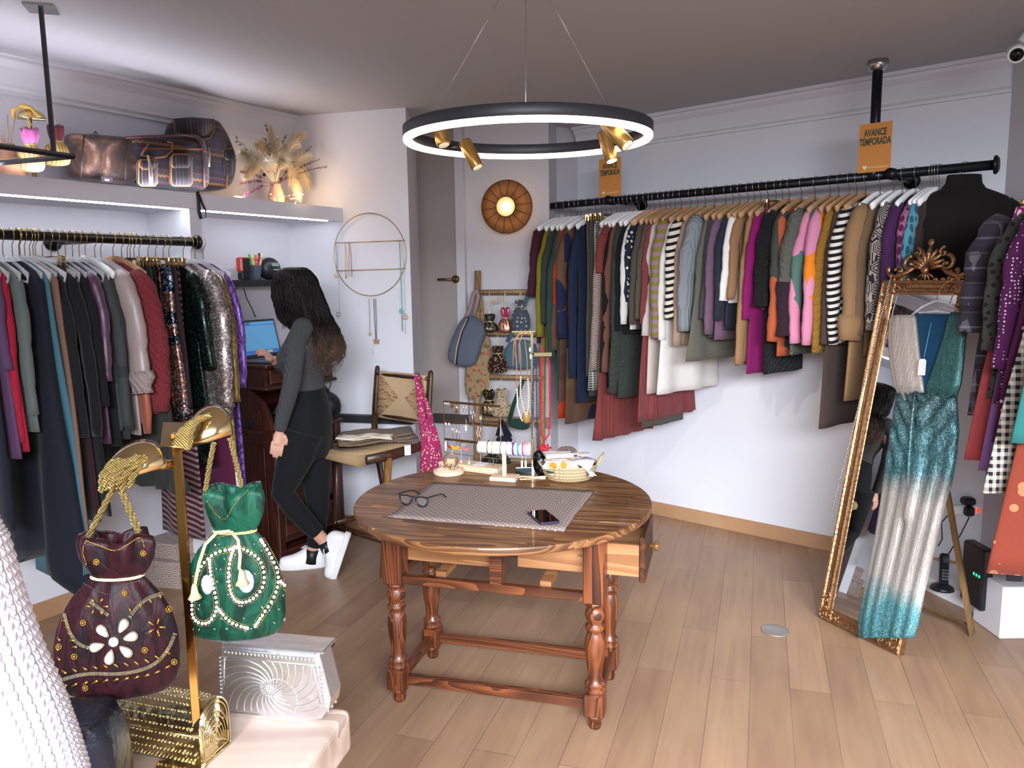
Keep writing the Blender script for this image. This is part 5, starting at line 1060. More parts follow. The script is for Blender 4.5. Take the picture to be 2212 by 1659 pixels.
def sneaker(Mt):
    up_ = []; so_ = []
    prof_ = [(-.135, .012, .030, .030), (-.12, .030, .045, .04), (-.09, .04, .05, .046), (-.05, .044, .056, .052), (-.01, .040, .078, .050), (.02, .036, .098, .046), (.05, .035, .100, .042), (.09, .036, .098, .040), (.115, .034, .085, .036), (.132, .018, .06, .02)]
    for y, w_, h_, _ in prof_: up_.append([(w_*sgn(cos(a))*abs(cos(a))**.8, y, .028+max(0, (h_)*sin(a)) if sin(a) > 0 else .028+.0*sin(a)) for a in [2*pi*k/20 for k in range(20)]])
    u_ = MB().loft(up_); s_ = MB()
    pl = []
    for k in range(28):
        a = 2*pi*k/28; y = .142*sin(a); w_ = .042 if y < 0 else .038; w_ *= 1+.06*cos(2*a); pl.append((w_*sgn(cos(a))*abs(cos(a))**.7, y))
    s_.loft([[(x*.94, y*.97, 0) for x, y in pl], [(x, y, .006) for x, y in pl], [(x, y, .03) for x, y in pl], [(x*.95, y*.97, .034) for x, y in pl]])
    o = obj('sneaker', u_.xf(Mt), SN, pr, mods=(('SUBSURF', dict(levels=1, render_levels=1)),)); obj('sole', s_.xf(Mt), SOL, o)
    lc = MB()
    for k in range(5): z = .085+.007*k; y = -.045+.018*k; lc.tube([(-.022, y, z-.010), (0, y-.003, z+.002), (.022, y, z-.010)], .0035, 6)
    lc.tube([(0, .03, .115), (-.03, .01, .12), (-.04, -.02, .10), (-.015, .01, .115)], .003, 6).tube([(0, .03, .115), (.03, .015, .115), (.035, -.02, .095)], .003, 6)
    obj('laces', lc.xf(Mt), SN, o)
# standing foot: toe to the left (-x), flat
def footM(o_, toe, up_):
    y = -Vector(toe).normalized(); z = Vector(up_); z = (z-y*z.dot(y)).normalized(); x = y.cross(z); return Matrix(((x[0], y[0], z[0], o_[0]), (x[1], y[1], z[1], o_[1]), (x[2], y[2], z[2], o_[2]), (0, 0, 0, 1)))
fc = P_(657, 1222, .10); sneaker(footM((fc.x, fc.y, 0), (-1, -.18, 0), (0, 0, 1)))
tc = P_(722, 1240, -.05); hc2 = P_(748, 1165, -.02); md = (Vector((tc.x, tc.y, .022))+hc2)/2; dd = Vector((tc.x, tc.y, .01))-hc2
sneaker(footM(md+Vector((.018, 0, -.005)), dd, (-1, -.1, .35)))
# hair
def hair_mat():
    t_ = NT('hair'); sp = t_.n('SeparateXYZ', {0: t_.co()}); g = t_.math('MULTIPLY_ADD', (sp, 2), -2.9, 4.45); nz = t_.n('TexNoise', {'Vector': t_.co((60, 60, 6)), 'Scale': 1., 'Detail': 3.}); f = t_.math('ADD', g, t_.math('MULTIPLY', nz, .45))
    t_.set(Base_Color=t_.ramp(f, [(.5, lin('120d0b')), (.82, lin('241914')), (1., lin('5a4434'))]), Roughness=.5, Specular_IOR_Level=.25); t_.bump(nz, .4, .004); return t_.m
HM = hair_mat()
SIL = [(577, 622, 655), (585, 604, 668), (598, 593, 680), (615, 589, 687), (640, 590, 697), (665, 598, 705), (690, 606, 717), (705, 632, 727), (720, 650, 734), (745, 656, 742), (770, 664, 738), (790, 668, 728), (812, 676, 716)]
rg = []
for py, l, r_ in SIL:
    a, b = P_(l, py, .02), P_(r_, py, .02); c_ = (a+b)/2; hw = (b-a).length/2; dp = min(.105, hw*1.25) if py < 690 else .085; off_ = 0 if py < 700 else -.03
    rg.append([(c_.x+hw*cos(t_), c_.y+off_+dp*sin(t_), c_.z) for t_ in [2*pi*k/28 for k in range(28)]])
hb = MB().loft([[(x*.97+.03*r0[0], y*.96+.04*r0[1], z) for x, y, z in r_] for r_ in rg for r0 in [(sum(p[0] for p in r_)/28, sum(p[1] for p in r_)/28)]][:10])
rn = random.Random(5)
for i in range(520):
    th = 2*pi*rn.random(); back = rn.random() < .8
    end = rn.uniform(9.2, 12.) if rn.random() < .5 else rn.uniform(8.8, 10.8) if cos(th) > -.35 else rn.uniform(5.6, 7.2); ph = rn.random()*6; am = rn.uniform(.004, .014); pts = []; rs = []
    nst = 26
    for k in range(nst+1):
        f = .3+(end-.3)*k/nst; j = min(int(f), len(rg)-2); u = f-j; idx = (th/(2*pi)*28) % 28; a0 = int(idx); w0 = idx-a0; p = Vector((0, 0, 0))
        for jj, ww in ((j, 1-u), (j+1, u)):
            q0 = Vector(rg[jj][a0 % 28]); q1 = Vector(rg[jj][(a0+1) % 28]); p += (q0*(1-w0)+q1*w0)*ww
        g = (f/11)**2; p += Vector((am*sin(f*2.6+ph)*(.3+2.2*g), am*cos(f*2.3+ph*1.3)*(.3+2.2*g), -.012*rn.random()*g)); pts.append(p); rs.append(.0036*(1-.8*k/nst))
    if len(pts) > 2: hb.tube(pts, rs, 5, cap=False)
for i in range(26):
    ph = rn.random()*6; x0 = rn.uniform(612, 640); y0 = 660; pts = [P_(x0-4+4*sin(k*.6+ph), y0+k*(rn.uniform(3.5, 4.2)), -.06+.01*rn.random()) for k in range(14)]
    hb.tube(pts, [.003*(1-k/16) for k in range(14)], 5, cap=False)
obj('hair', hb, HM, pr)
# ================================================================ RING PENDANT LAMP
rc = Vector((.062, 2.58, 2.055)); RR = .402
def fit_ring():
    L_ = PY(861, 290, 2.5); return L_
ti = math.atan2(.02, .78); t = thing('ring_pendant_lamp', 'black ring pendant lamp with glowing lower rim hanging over the table', 'pendant lamp', M=Matrix.Translation(rc) @ Matrix.Rotation(ti, 4, 'X'))
def ringprof(pr_, n=96): return MB().loft([[(r_*cos(2*pi*i/n), r_*sin(2*pi*i/n), z) for r_, z in pr_] for i in list(range(n))+[0]], cap=False)
BLK = plain('23242a', .5)
obj('ring_housing', ringprof([(RR, .006), (RR, .037), (RR-.004, .04), (RR-.024, .04), (RR-.028, .037), (RR-.028, .006), (RR-.024, .002), (RR-.004, .002)]), BLK, t)
obj('led_rim', ringprof([(RR-.001, .006), (RR-.001, -.006), (RR-.006, -.011), (RR-.022, -.011), (RR-.027, -.006), (RR-.027, .006)]), emis('ffe9da', 5.5, 'warm_led'), t)
can = Vector((.062, 2.50, CZ)); canl = t.matrix_world.inverted() @ can if False else Vector((0, 0, CZ-rc.z))
for k, a in enumerate((math.radians(158), math.radians(30), math.radians(268))):
    obj('cable', MB().tube([(RR*.97*cos(a), RR*.97*sin(a), .038), (0, 0, CZ-rc.z-.02)], .0011, 5), SILV, t)
obj('canopy', MB().lathe([(.001, 0), (.06, 0), (.06, .03), (.001, .031)], 24, (0, 0, CZ-rc.z-.032)), BLK, t)
GB = plain('c39a58', .3, .85, 'brushed gold')
for k, (px, py, dx, dz) in enumerate(((952, 272, .1, -.42), (1018, 329, .1, -.5), (1316, 316, .07, -.6), (1318, 262, .12, -.35))):
    # heads fixed on the inside of the ring
    ang = (math.radians(205), math.radians(238), math.radians(310), math.radians(25))[k]
    pass
def head(Yh, p0, p1, lit):
    a, b = Vector(PY(p0[0], p0[1], Yh)), Vector(PY(p1[0], p1[1], Yh-.02)); a = t_inv @ a; b = t_inv @ b; d_ = (b-a).normalized(); L_ = .105; b = a+d_*L_
    o = obj('spot_head', MB().tube([a, a+d_*.003, b-d_*.002, b], [.0215, .023, .023, .022], 24), GB, t)
    ang = math.atan2(a.y, a.x); rp = Vector(((RR-.014)*cos(ang), (RR-.014)*sin(ang), .02)); obj('bracket', MB().tube([rp, a+d_*.02], .004, 8), BLACK, o)
    obj('lens', MB().tube([b, b+d_*.002], .0175, 20), emis('fff0d0', 18 if lit else .4, 'spot_lens'), o); return a, b
bpy.context.view_layer.update(); t_inv = t.matrix_world.inverted()
hs_ = [head(2.62, (940, 250), (955, 300), 0), head(2.78, (1003, 305), (1030, 358), 0), head(2.72, (1303, 285), (1322, 348), 1), head(2.35, (1310, 262), (1330, 285), 0)]
lamp('spot_on_right', 'SPOT', (rc.x+.27, rc.y+.15, rc.z-.08), 30, (1, .9, .78), .02, target=(1.0, 3.6, 1.0), spot=1.2)
# ================================================================ RATTAN WALL LAMP
wl = Vector(PV(1098, 448, Bq(0, .05), Hn)); M = Matrix(((Hd[0], Hn[0], 0, wl[0]), (Hd[1], Hn[1], 0, wl[1]), (0, 0, 1, wl[2]), (0, 0, 0, 1)))
rw_ = (Vector(PV(1152, 448, Bq(0, .05), Hn))-wl).length
t = thing('rattan_wall_lamp', 'round rattan wall lamp glowing on the wall beside the door', 'wall lamp', M=M)
RM = NT('rattan_shade'); nz = RM.n('TexNoise', {'Vector': RM.co((90, 90, 90)), 'Scale': 1., 'Detail': 3.}); RM.set(Base_Color=RM.mix(nz, lin('a87c4c'), lin('ecc690')), Roughness=.7, Transmission_Weight=.0); RM.bump(nz, .4, .004)
tr = RM.n('BsdfTranslucent', {'Color': lin('e8b878')}); mx = RM.n('MixShader', {0: .7}); RM.t.links.new(RM.b.outputs[0], mx.inputs[1]); RM.t.links.new(tr.outputs[0], mx.inputs[2]); RM.t.links.new(mx.outputs[0], RM.t.nodes['Material Output'].inputs[0]); RM = RM.m
def disc(r0, r1, y0, y1, n=48): return MB().loft([[(r_*cos(2*pi*i/n), y, r_*sin(2*pi*i/n)) for r_, y in ((r0, y0), (r1, y1), (r1, y1-.002), (r0, y0-.002))] for i in list(range(n))+[0]], cap=False)
obj('shade', disc(.38*rw_, rw_, .062, .045), RM, t); obj('rim_band', disc(rw_*.995, rw_, .01, .045), RM, t)
DKR = plain('6a4426', .6)
for r_, y in ((rw_, .047), (rw_*.385, .066)): obj('hoop', MB().tube([(r_*cos(a), y, r_*sin(a)) for a in [2*pi*k/48 for k in range(48)]], .0035, 6, closed=True), DKR, t)
for k in range(14): a = 2*pi*k/14+.1; obj('spoke', MB().tube([(.38*rw_*cos(a), .067, .38*rw_*sin(a)), (rw_*cos(a), .05, rw_*sin(a))], .0026, 5), DKR, t)
obj('bulb', MB().ell((0, .05, 0), .034, 20, 12), emis('ffcf94', 5, 'warm_bulb'), t); obj('socket', MB().tube([(0, -.04, 0), (0, .02, 0)], .02, 14), WHITEP, t)
obj('cup', MB().lathe([(.36*rw_, 0), (.37*rw_, .03), (.36*rw_, .03), (.34*rw_, .002)], 28, (0, .035, 0), Matrix.Rotation(-pi/2, 4, 'X')), plain('e0c8a8', .6), t)
wq = M @ Vector((0, .03, 0)); lamp('wall_lamp_light', 'POINT', wq, 8.0, (1, .72, .42), .03)
# ================================================================ LADDER WITH BAGS
BM = wood('7a5f42', 'ab8a62', 2., .6, 'Z', 0); 
def Bo(px, py, off): return Vector(PV(px, py, Bq(0, off), Hn))
ltop = Bo(1031, 585, .05); lad = thing('wooden_ladder', 'rustic pole ladder leaning on the wall by the door, hung with bags', 'ladder', (ltop.x, ltop.y, 0)); l0_ = Vector((ltop.x, ltop.y, 0))
def offz(z): return .06+.16*(1-z/1.7)
def Bz(px, py):
    p = Bo(px, py, .1)
    for _ in range(3): p = Bo(px, py, offz(p.z)+.02)
    return p
tl = Bz(1032, 585); bl = Bz(1030, 1075); bl = tl+(bl-tl)*((tl.z)/(tl.z-bl.z)); wx = (Bz(1172, 720)-Bz(1032, 720)).length; hx = Vector((Hd[0], Hd[1], 0))
obj('side_pole', MB().tube([tl-l0_, bl-l0_], [.022, .024], 10), BM, lad); obj('side_pole', MB().tube([tl+hx*wx-l0_-Vector((0, 0, .2)), bl+hx*wx-l0_], [.022, .024], 10), BM, lad)
RUNG = []
for py in (631, 720, 813, 905, 990): 
    a = Bz(1030, py); RUNG.append(a.z); obj('rung', MB().tube([a-hx*.02-l0_, a+hx*(wx+.02)-l0_], .016, 10), BM, lad)
def potli(name, label, px, py0, pyn, py1, wpx, m, m2=None, Yo=None, cat='pouch', band='d8c890', off=None, tw=.5, strings=True, tail=True, grp=None, py_top=None):
    # px centre, py0 frill top, pyn neck, py1 bottom
    f = (lambda x, y: Bz(x, y)+Vector((Hn[0], Hn[1], 0))*.05) if Yo is None else (lambda x, y: Vector(PY(x, y, Yo)))
    top, nk, bot = f(px, py0), f(px, pyn), f(px, py1); hw = ((f(px+wpx/2, (pyn+py1)/2)-f(px-wpx/2, (pyn+py1)/2)).length)/2
    o = thing(name, label, cat, (bot.x, bot.y, bot.z), group=grp); z0 = bot.z; cx_, cy_ = bot.x, bot.y; zn = nk.z-z0; zt = top.z-z0; sh = Vector((nk.x-bot.x, nk.y-bot.y, 0)); rg = []
    N = 64; rn_ = random.Random(int(px)); ph = rn_.random()*6
    prof_ = [(0.0, .25), (.012, .6), (.05, .84), (.12, .95), (.24, 1.0), (.4, .985), (.55, .94), (.7, .84), (.84, .68), (.94, .50), (1.0, .38)]
    for u, r_ in prof_:
        c_ = sh*u; rg.append([(c_.x+hw*r_*cos(a)*(1+.05*sin(7*a+ph)*(u)), c_.y+hw*tw*(r_**.9)*sin(a)*(1+.10*sin(9*a+ph)*u), zn*u) for a in [2*pi*k/N for k in range(N)]])
    for u, r_ in ((.15, .47), (.45, .55), (.8, .57), (1.0, .53), (.92, .48), (.3, .36)):
        c_ = sh*(1+.1*u); fr = .12*u+.04; rg.append([(c_.x+hw*r_*cos(a)*(1+fr*sin(6*a+ph)), c_.y+hw*tw*r_*sin(a)*(1.15+2*fr*sin(6*a+ph)), zn+(zt-zn)*u*(1+.07*cos(4*a+ph)*(u > .4))) for a in [2*pi*k/N for k in range(N)]])
    b_ = obj('pouch_body', MB().loft(rg), m, o)
    if m2:  # contrasting frill
        rg2 = [[(x*1.02, y*1.02, z) for x, y, z in r_] for r_ in rg[len(prof_)-1:]]; obj('frill', MB().loft(rg2, cap=False), m2, o)
    cd = plain(band, .5, .3); obj('neck_cord', MB().tube([(sh.x+hw*.40*cos(a), sh.y+hw*tw*.47*sin(a), zn) for a in [2*pi*k/20 for k in range(20)]], .0025, 6, closed=True), cd, o)
    if tail: obj('cord_tail', MB().tube([(sh.x, sh.y-hw*tw*.45, zn), (sh.x+hw*.25, sh.y-hw*tw*.75, zn*.8), (sh.x+hw*.4, sh.y-hw*tw*1., zn*.55)], .002, 6), cd, o)
    if strings:
        ht = (f(px, py_top).z if py_top else zt+z0+.10)-z0; obj('handle_cord', MB().tube([(sh.x-hw*.35, sh.y, zt*.95), (sh.x-hw*.1, sh.y, (zt+ht)/2), (sh.x, sh.y, ht), (sh.x+hw*.1, sh.y, (zt+ht)/2), (sh.x+hw*.35, sh.y, zt*.95)], .0022, 6), cd, o)
    return o, rg, b_
SQ = lambda a, b, s=1.2: cloth('sequin', a, b, None, s)
potli('potli_bag', 'dark pewter beaded potli bag at the left of the top ladder rung', 1063, 678, 694, 716, 34, SQ('3a3530', 'a89878'), py_top=628)
potli('potli_bag', 'pink sequin potli bag with magenta frill on the top rung', 1096, 664, 686, 717, 30, SQ('a86a58', 'e0b898'), cloth('satin', 'a8225a'), py_top=628)
potli('potli_bag', 'grey blue potli bag with silver studs on the top rung', 1129, 648, 662, 714, 40, cloth('dot', '4c5560', 'c8c8c8', None, .9), py_top=628)
potli('potli_bag', 'dark burgundy potli bag with gold zigzags on the second rung', 1080, 746, 762, 804, 40, cloth('floral', '2c1418', 'b08a50', None, 1.6), py_top=722)
potli('potli_bag', 'black gold frilled potli bag at the left of the third rung', 1061, 840, 862, 895, 36, SQ('4a4030', 'c0a878'), SQ('1c1a16', '8a7440'), py_top=815)
potli('potli_bag', 'cream gold embroidered potli bag on the third rung', 1088, 838, 858, 898, 40, cloth('floral', 'bda88c', '6a563a', None, 1.5), py_top=815)
potli('potli_bag', 'dark floral pouch below the bracelet roll on the low rung', 1077, 960, 975, 1005, 60, cloth('floral', '20252a', '5a6a6a', None, 1.2), strings=False)
def softbag(name, label, pts, m, off, th=.04, strap=None, cat='bag', sm=None, stripe=None):
    P = [Bz(x, y)+Vector((Hn[0], Hn[1], 0))*off for x, y in pts]; c_ = sum(P, Vector())/len(P); P = [c_+(p-c_)*1.10 for p in P]; o = thing(name, label, cat, c_); hn_ = Vector((Hn[0], Hn[1], 0)); rings = []
    for sc, of in ((.3, -1), (.8, -.95), (.97, -.5), (1, 0), (.97, .5), (.8, .95), (.3, 1)): rings.append([((p-c_)*sc+hn_*(of*th)) for p in P])
    obj('bag_body', MB().loft(rings), m, o, mods=(('SUBSURF', dict(levels=1, render_levels=2)),))
    for s_ in (strap or ()):
        obj('strap', MB().tube([Bz(x, y)+hn_*(off+.01)-c_ for x, y in s_], .007, 6, 2.2, up=tuple(hn_)), sm or m, o)
    if stripe:
        for s_, mm in stripe: obj('stripe', MB().tube([Bz(x, y)+hn_*(off+th+.002)-c_ for x, y in s_], .006, 6, .4, up=tuple(hx)), mm, o)
    return o
BLU = cloth('plain', '646c7c'); ST1 = plain('1d1d26', .8); ST2 = plain('b89a8c', .8)
softbag('tote_bag', 'blue grey canvas tote with black and beige stripe on the ladder', [(1004, 690), (1024, 680), (1061, 708), (1042, 745), (1036, 780), (1020, 788), (992, 784), (974, 772), (982, 740), (993, 715)], BLU, .06, .05, strap=[[(1011, 692), (1022, 665), (1031, 632), (1036, 625), (1040, 640), (1030, 680)]], sm=plain('8d7a78', .8), stripe=(([(1024, 684), (1010, 715), (1001, 750), (997, 784)], ST1), ([(1021, 686), (1007, 716), (998, 750), (994, 783)], ST2)))
softbag('floral_tote', 'beige tote with small red flowers hanging behind the blue grey one', [(1020, 740), (1058, 722), (1060, 760), (1058, 835), (1040, 850), (1022, 860), (1008, 852), (1006, 800)], cloth('floral', 'a8906c', 'c05a48', '6a7048', .8), .01, .03, strap=[[(1045, 740), (1044, 690), (1040, 640)]])
softbag('blue_shoulder_bag', 'flat petrol blue shoulder bag behind the brass necklace stand', [(1094, 735), (1160, 732), (1162, 780), (1156, 795), (1100, 795), (1093, 780)], cloth('plain', '52707f'), .02, .025, strap=[[(1098, 738), (1120, 700), (1150, 618)]])
softbag('green_clutch', 'dark green clutch with gold cord low on the ladder', [(1103, 905), (1125, 900), (1148, 912), (1144, 926), (1120, 924), (1104, 916)], cloth('plain', '22443c'), .05, .02, strap=[[(1105, 908), (1115, 870), (1135, 818)]])
softbag('black_pouch', 'small black pouch hanging low on the ladder', [(1076, 938), (1108, 938), (1112, 952), (1094, 958), (1078, 954)], cloth('plain', '1c2030'), .05, .02, strap=[[(1080, 938), (1086, 905), (1098, 938)], [(1098, 938), (1090, 905), (1108, 940)]])
o = thing('butterfly_ornament', 'wooden butterfly ornament tied to the top ladder rung', 'ornament', Bz(1073, 650)+Vector((Hn[0], Hn[1], 0))*.03); obj('butterfly', MB().prism([(x*.024, y*.02) for x, y in [(0, -.1), (.35, -.7), (.8, -.5), (.7, 0), (1, .6), (.5, .7), (0, .15), (-.5, .7), (-1, .6), (-.7, 0), (-.8, -.5), (-.35, -.7)]], (0, 0, 0), hx, (0, 0, 1), .003), plain('c09a78', .6), o); obj('cord', MB().tube([(0, 0, 0), (.03, 0, .03), (.05, 0, .0), (.06, .0, .04)], .0022, 6), plain('b89a5a', .4), o)
# ================================================================ SIGNS, CAMERA
def sign(px0, py0, px1, py1, s, lab, hide):
    a = Vector(PV(px0, py0, Rq(0, RO+.03), Rn)); b = Vector(PV(px1, py1, Rq(0, RO+.03), Rn)); x = Vector((-Rd[0], -Rd[1], 0)); w_ = (b-a).dot(x); h_ = a.z-b.z; M_ = Matrix(((-Rd[0], Rn[0], 0, a.x+x.x*w_/2), (-Rd[1], Rn[1], 0, a.y+x.y*w_/2), (0, 0, 1, b.z), (0, 0, 0, 1)))
    t_ = thing('hanging_sign', lab, 'sign', M=M_); obj('card', MB().box((0, 0, h_/2), (w_, .002, h_)), plain('c9853f', .6), t_)
    Rt = Matrix(((1, 0, 0, 0), (0, 0, 1, 0), (0, 1, 0, 0), (0, 0, 0, 1))); DG = plain('2f4638', .6); CR = plain('e8d9b8', .5)
    for nm, tx, z, sz in (('sign_text', 'AVANCE', .80, .036), ('sign_text', 'TEMPORADA', .62, .036)):
        text(nm, tx, sz, Matrix.Translation((0, .0012, h_*z)) @ Rt @ Matrix.Diagonal((.74 if tx == 'AVANCE' else .68, 1.3, 1, 1)), DG, t_, bold=.0012)
    text('sign_text', 'A Contratiempo', .014, Matrix.Translation((.02, .0012, h_*.10)) @ Rt, CR, t_)
    ht = [(0, -1), (-.95, .1), (-.9, .7), (-.4, .95), (0, .55), (.4, .95), (.9, .7), (.95, .1)]; obj('heart_logo', MB().prism([(x_*.011-w_*.28, z_*.011+h_*.10) for x_, z_ in ht], (0, .0026, 0), (1, 0, 0), (0, 0, 1), .0008), CR, t_)
sign(1857, 270, 1923, 368, 1, 'orange AVANCE TEMPORADA card hanging on the black ceiling post', 0)
sign(1294, 345, 1341, 422, 1, 'orange AVANCE TEMPORADA card over the far part of the right rail', 0)
q = Vector(PY(2196, 116, 3.4)); t = thing('security_camera', 'white bullet security camera in the upper right corner', 'camera', q); d_ = Vector((-.45, -.8, -.42)).normalized()
obj('housing', MB().tube([q*0-d_*.10, q*0-d_*.005, q*0+d_*.018, q*0+d_*.02], [.034, .036, .036, .031], 24), WHITEP, t); obj('lens', MB().tube([d_*.019, d_*.022], .026, 20), plain('0a0a0c', .08), t); obj('mount', MB().tube([-d_*.09, -d_*.09+Vector((.06, .02, .08)), -d_*.09+Vector((.07, .02, CZ-q.z-.02))], .015, 10), WHITEP, t)
# ================================================================ LEANING MIRROR
b0, b1 = Vector(PZ(1770, 1335)), Vector(PZ(1945, 1420)); xw = (b1-b0); MW = xw.length; xw.normalize(); bkd = Vector((-xw.y, xw.x, 0)); th = .205; upd = Vector((bkd.x*sin(th), bkd.y*sin(th), cos(th))); nrm = xw.cross(upd)
MH = 1.60; M = Matrix(((xw.x, upd.x, -nrm.x*-1, b0.x), (xw.y, upd.y, -nrm.y*-1, b0.y), (xw.z, upd.z, -nrm.z*-1, b0.z), (0, 0, 0, 1)))
mr = thing('standing_mirror', 'tall gold framed mirror leaning back on its easel leg', 'mirror', M=M @ Matrix.Translation((0, .008, 0)))
# local: x width, y height, z towards the viewer
fw = .060
def molding(a, b, flip=1):
    a, b = Vector(a), Vector(b); d_ = (b-a).normalized(); inn = Vector((-d_.y, d_.x, 0)); prof_ = [(0, -.02), (0, .012), (.006, .02), (.012, .018), (.018, .012), (.030, .010), (.040, .016), (.046, .016), (.050, .006), (.060, .004), (.060, -.02)]
    r0 = [a+d_*u+inn*u+Vector((0, 0, z)) for u, z in prof_]; r1 = [b-d_*u+inn*u+Vector((0, 0, z)) for u, z in prof_]; return MB().loft([r0, r1], sm=False)
cr = [(0, 0, 0), (MW, 0, 0), (MW, MH, 0), (0, MH, 0)]
for i in range(4): obj('frame_molding', molding(cr[i], cr[(i+1) % 4]), AGOLD, mr)
mb = MB()
for x in (.046, MW-.046):
    n = 90
    for k in range(n): mb.ell((x, .1+(MH-.2)*k/n, .014), (.0028, .005, .0028), 6, 4)
obj('bead_trim', mb, AGOLD, mr, )['kind'] = 'stuff'
obj('mirror_glass', MB().box((MW/2, MH/2, -.002), (MW-2*fw+.004, MH-2*fw+.004, .004)), mirror_mat(), mr); obj('backing_board', MB().box((MW/2, MH/2, -.014), (MW-.02, MH-.02, .010)), plain('5a4426', .7), mr)
def scroll(mb, c_, r_, a0, turns, t_, s=1, z=.012, n=18):
    pts = []; rs = []
    for k in range(n+1): f = k/n; a = a0+s*turns*2*pi*f; rr = r_*(1-f*.85); pts.append((c_[0]+rr*cos(a), c_[1]+rr*sin(a), z)); rs.append(t_*(1-.5*f))
    mb.tube(pts, rs, 8, .9); mb.ell((c_[0]+r_*.1, c_[1], z+.002), t_*.9, 8, 6)
for i, (cx_, cy_, sx, sy) in enumerate(((0, 0, 1, 1), (MW, 0, -1, 1), (MW, MH, -1, -1), (0, MH, 1, -1))):
    mb = MB(); rn2 = random.Random(i)
    for (u, v) in ((.025, .025), (.06, .03), (.03, .06), (.09, .028), (.028, .09), (.11, .035), (.035, .115)): scroll(mb, (cx_+sx*u, cy_+sy*v), .017, rn2.random()*6, 1.1, .0045, 1 if rn2.random() < .5 else -1, .018)
    mb.box((cx_+sx*.04, cy_+sy*.03, .010), (.075, .055, .014), bev=.006); obj('corner_ornament', mb, AGOLD, mr)
mb = MB(); cx_ = MW/2; y0 = MH
mb.box((cx_, MH-.004, .004), (MW*.98, .014, .03), bev=.004)
for k in range(9): a = pi/2+(k-4)*.30; L_ = .135*(1-.075*abs(k-4)**1.2); mb.tube([(cx_+.018*cos(a), y0+.045+.018*sin(a), .014), (cx_+L_*.55*cos(a), y0+.045+L_*.55*sin(a), .020), (cx_+L_*cos(a)*.98, y0+.040+L_*.82*sin(a), .016)], [.007, .0115, .006], 8)
mb.ell((cx_, y0+.045, .026), (.018, .018, .014)); mb.ell((cx_, y0+.168, .018), (.014, .018, .01))
for k in range(5): a = -pi/2+(k-2)*.42; mb.tube([(cx_, y0+.04, .016), (cx_+.05*cos(a), y0+.045+.045*sin(a), .014)], [.006, .003], 8)
for s in (-1, 1):
    scroll(mb, (cx_+s*.085, y0+.075), .038, pi/2, .95, .011, -s); scroll(mb, (cx_+s*.065, y0+.125), .024, pi/2, .9, .008, s)
    mb.tube([(cx_+s*.06, y0+.06, .012), (cx_+s*.10, y0+.035, .014), (cx_+s*.15, y0+.018, .014), (cx_+s*.185, y0+.03, .012), (cx_+s*.205, y0+.05, .01)], [.006, .011, .012, .011, .004], 8)
    scroll(mb, (cx_+s*.135, y0+.045), .024, pi, .9, .008, s); mb.ell((cx_+s*.195, y0+.052, .012), (.012, .02, .008)); scroll(mb, (cx_+s*.115, y0+.012), .016, 0, 1, .006, -s)
    for k in range(4): mb.ell((cx_+s*(.05+.035*k), y0+.006, .014), (.012, .008, .008))
obj('crest', mb, AGOLD, mr)
# easel leg (in world coordinates relative to mirror)
bpy.context.view_layer.update(); mi = mr.matrix_world.inverted()
ft = Vector(PZ(2100, 1375)); 
def loc2(p): return mi @ Vector(p)
tA = Vector((MW-.07, MH*.62, -.03)); tB = Vector((.07, MH*.62, -.03)); fB = loc2((ft.x-xw.x*(MW-.13), ft.y-xw.y*(MW-.13), .01)); fA = loc2((ft.x, ft.y, .01)); EB = wood('5e4526', '7d5c34', 1., .6, 'Y')
mb = MB().tube([tA, fA], .022, 4, .35, sm=False); mb.tube([tB, fB], .022, 4, .35, sm=False); mb.tube([fA+(tA-fA)*.04, fB+(tB-fB)*.04], .022, 4, .35, sm=False); obj('easel_leg', mb, EB, mr)
mb = MB(); 
mb.tube([tA+Vector((0, 0, 0)), tB], .02, 4, .35, sm=False); obj('hinge_board', mb, EB, mr)
# silver chain over the mirror's left edge
def mw(x, y, z): return mr.matrix_world @ Vector((x, y, z))
o = thing('chain_strap', 'thin silver chain hanging down the left side of the gold mirror', 'chain', mw(.05, MH-.0, .03)); P0 = mw(.05, MH, .03); mb = MB(); n = 150
for k in range(n): f = k/n; p = mw(.06-.075*f, MH+.02-1.12*f, .032+.004*(k % 2)); mb.ell(p-P0, (.0035, .0035, .0048), 6, 4)
obj('links', mb, SILV, o)
# ---------------------------------------------------------------- sequin dress on clear hanger
mw2 = mr.matrix_world; DM_ = mw2 @ Matrix.Translation((0, 0, .045))
dr2 = thing('evening_dress', 'long teal and silver metallic draped dress hanging in front of the mirror', 'dress', M=DM_); DI = DM_.inverted()
nw = Vector((mw2[0][2], mw2[1][2], mw2[2][2]))
def dp_(px, py, out=0.):
    # point on dress plane through the line of sight
    o_ = Vector((DM_[0][3], DM_[1][3], DM_[2][3])); d = Vector(_ray(px, py)); t_ = (o_+nw*out-Vector(CP)).dot(nw)/d.dot(nw); return DI @ (Vector(CP)+d*t_)
SILD = [(690, 1925, 2072), (720, 1920, 2078), (760, 1922, 2080), (800, 1928, 2078), (830, 1932, 2072), (855, 1936, 2068), (890, 1932, 2070), (930, 1926, 2072), (980, 1918, 2068), (1040, 1910, 2058), (1100, 1902, 2040), (1160, 1892, 2026), (1220, 1880, 2012), (1280, 1868, 1998), (1330, 1858, 1988), (1350, 1856, 1984), (1378, 1858, 1975)]
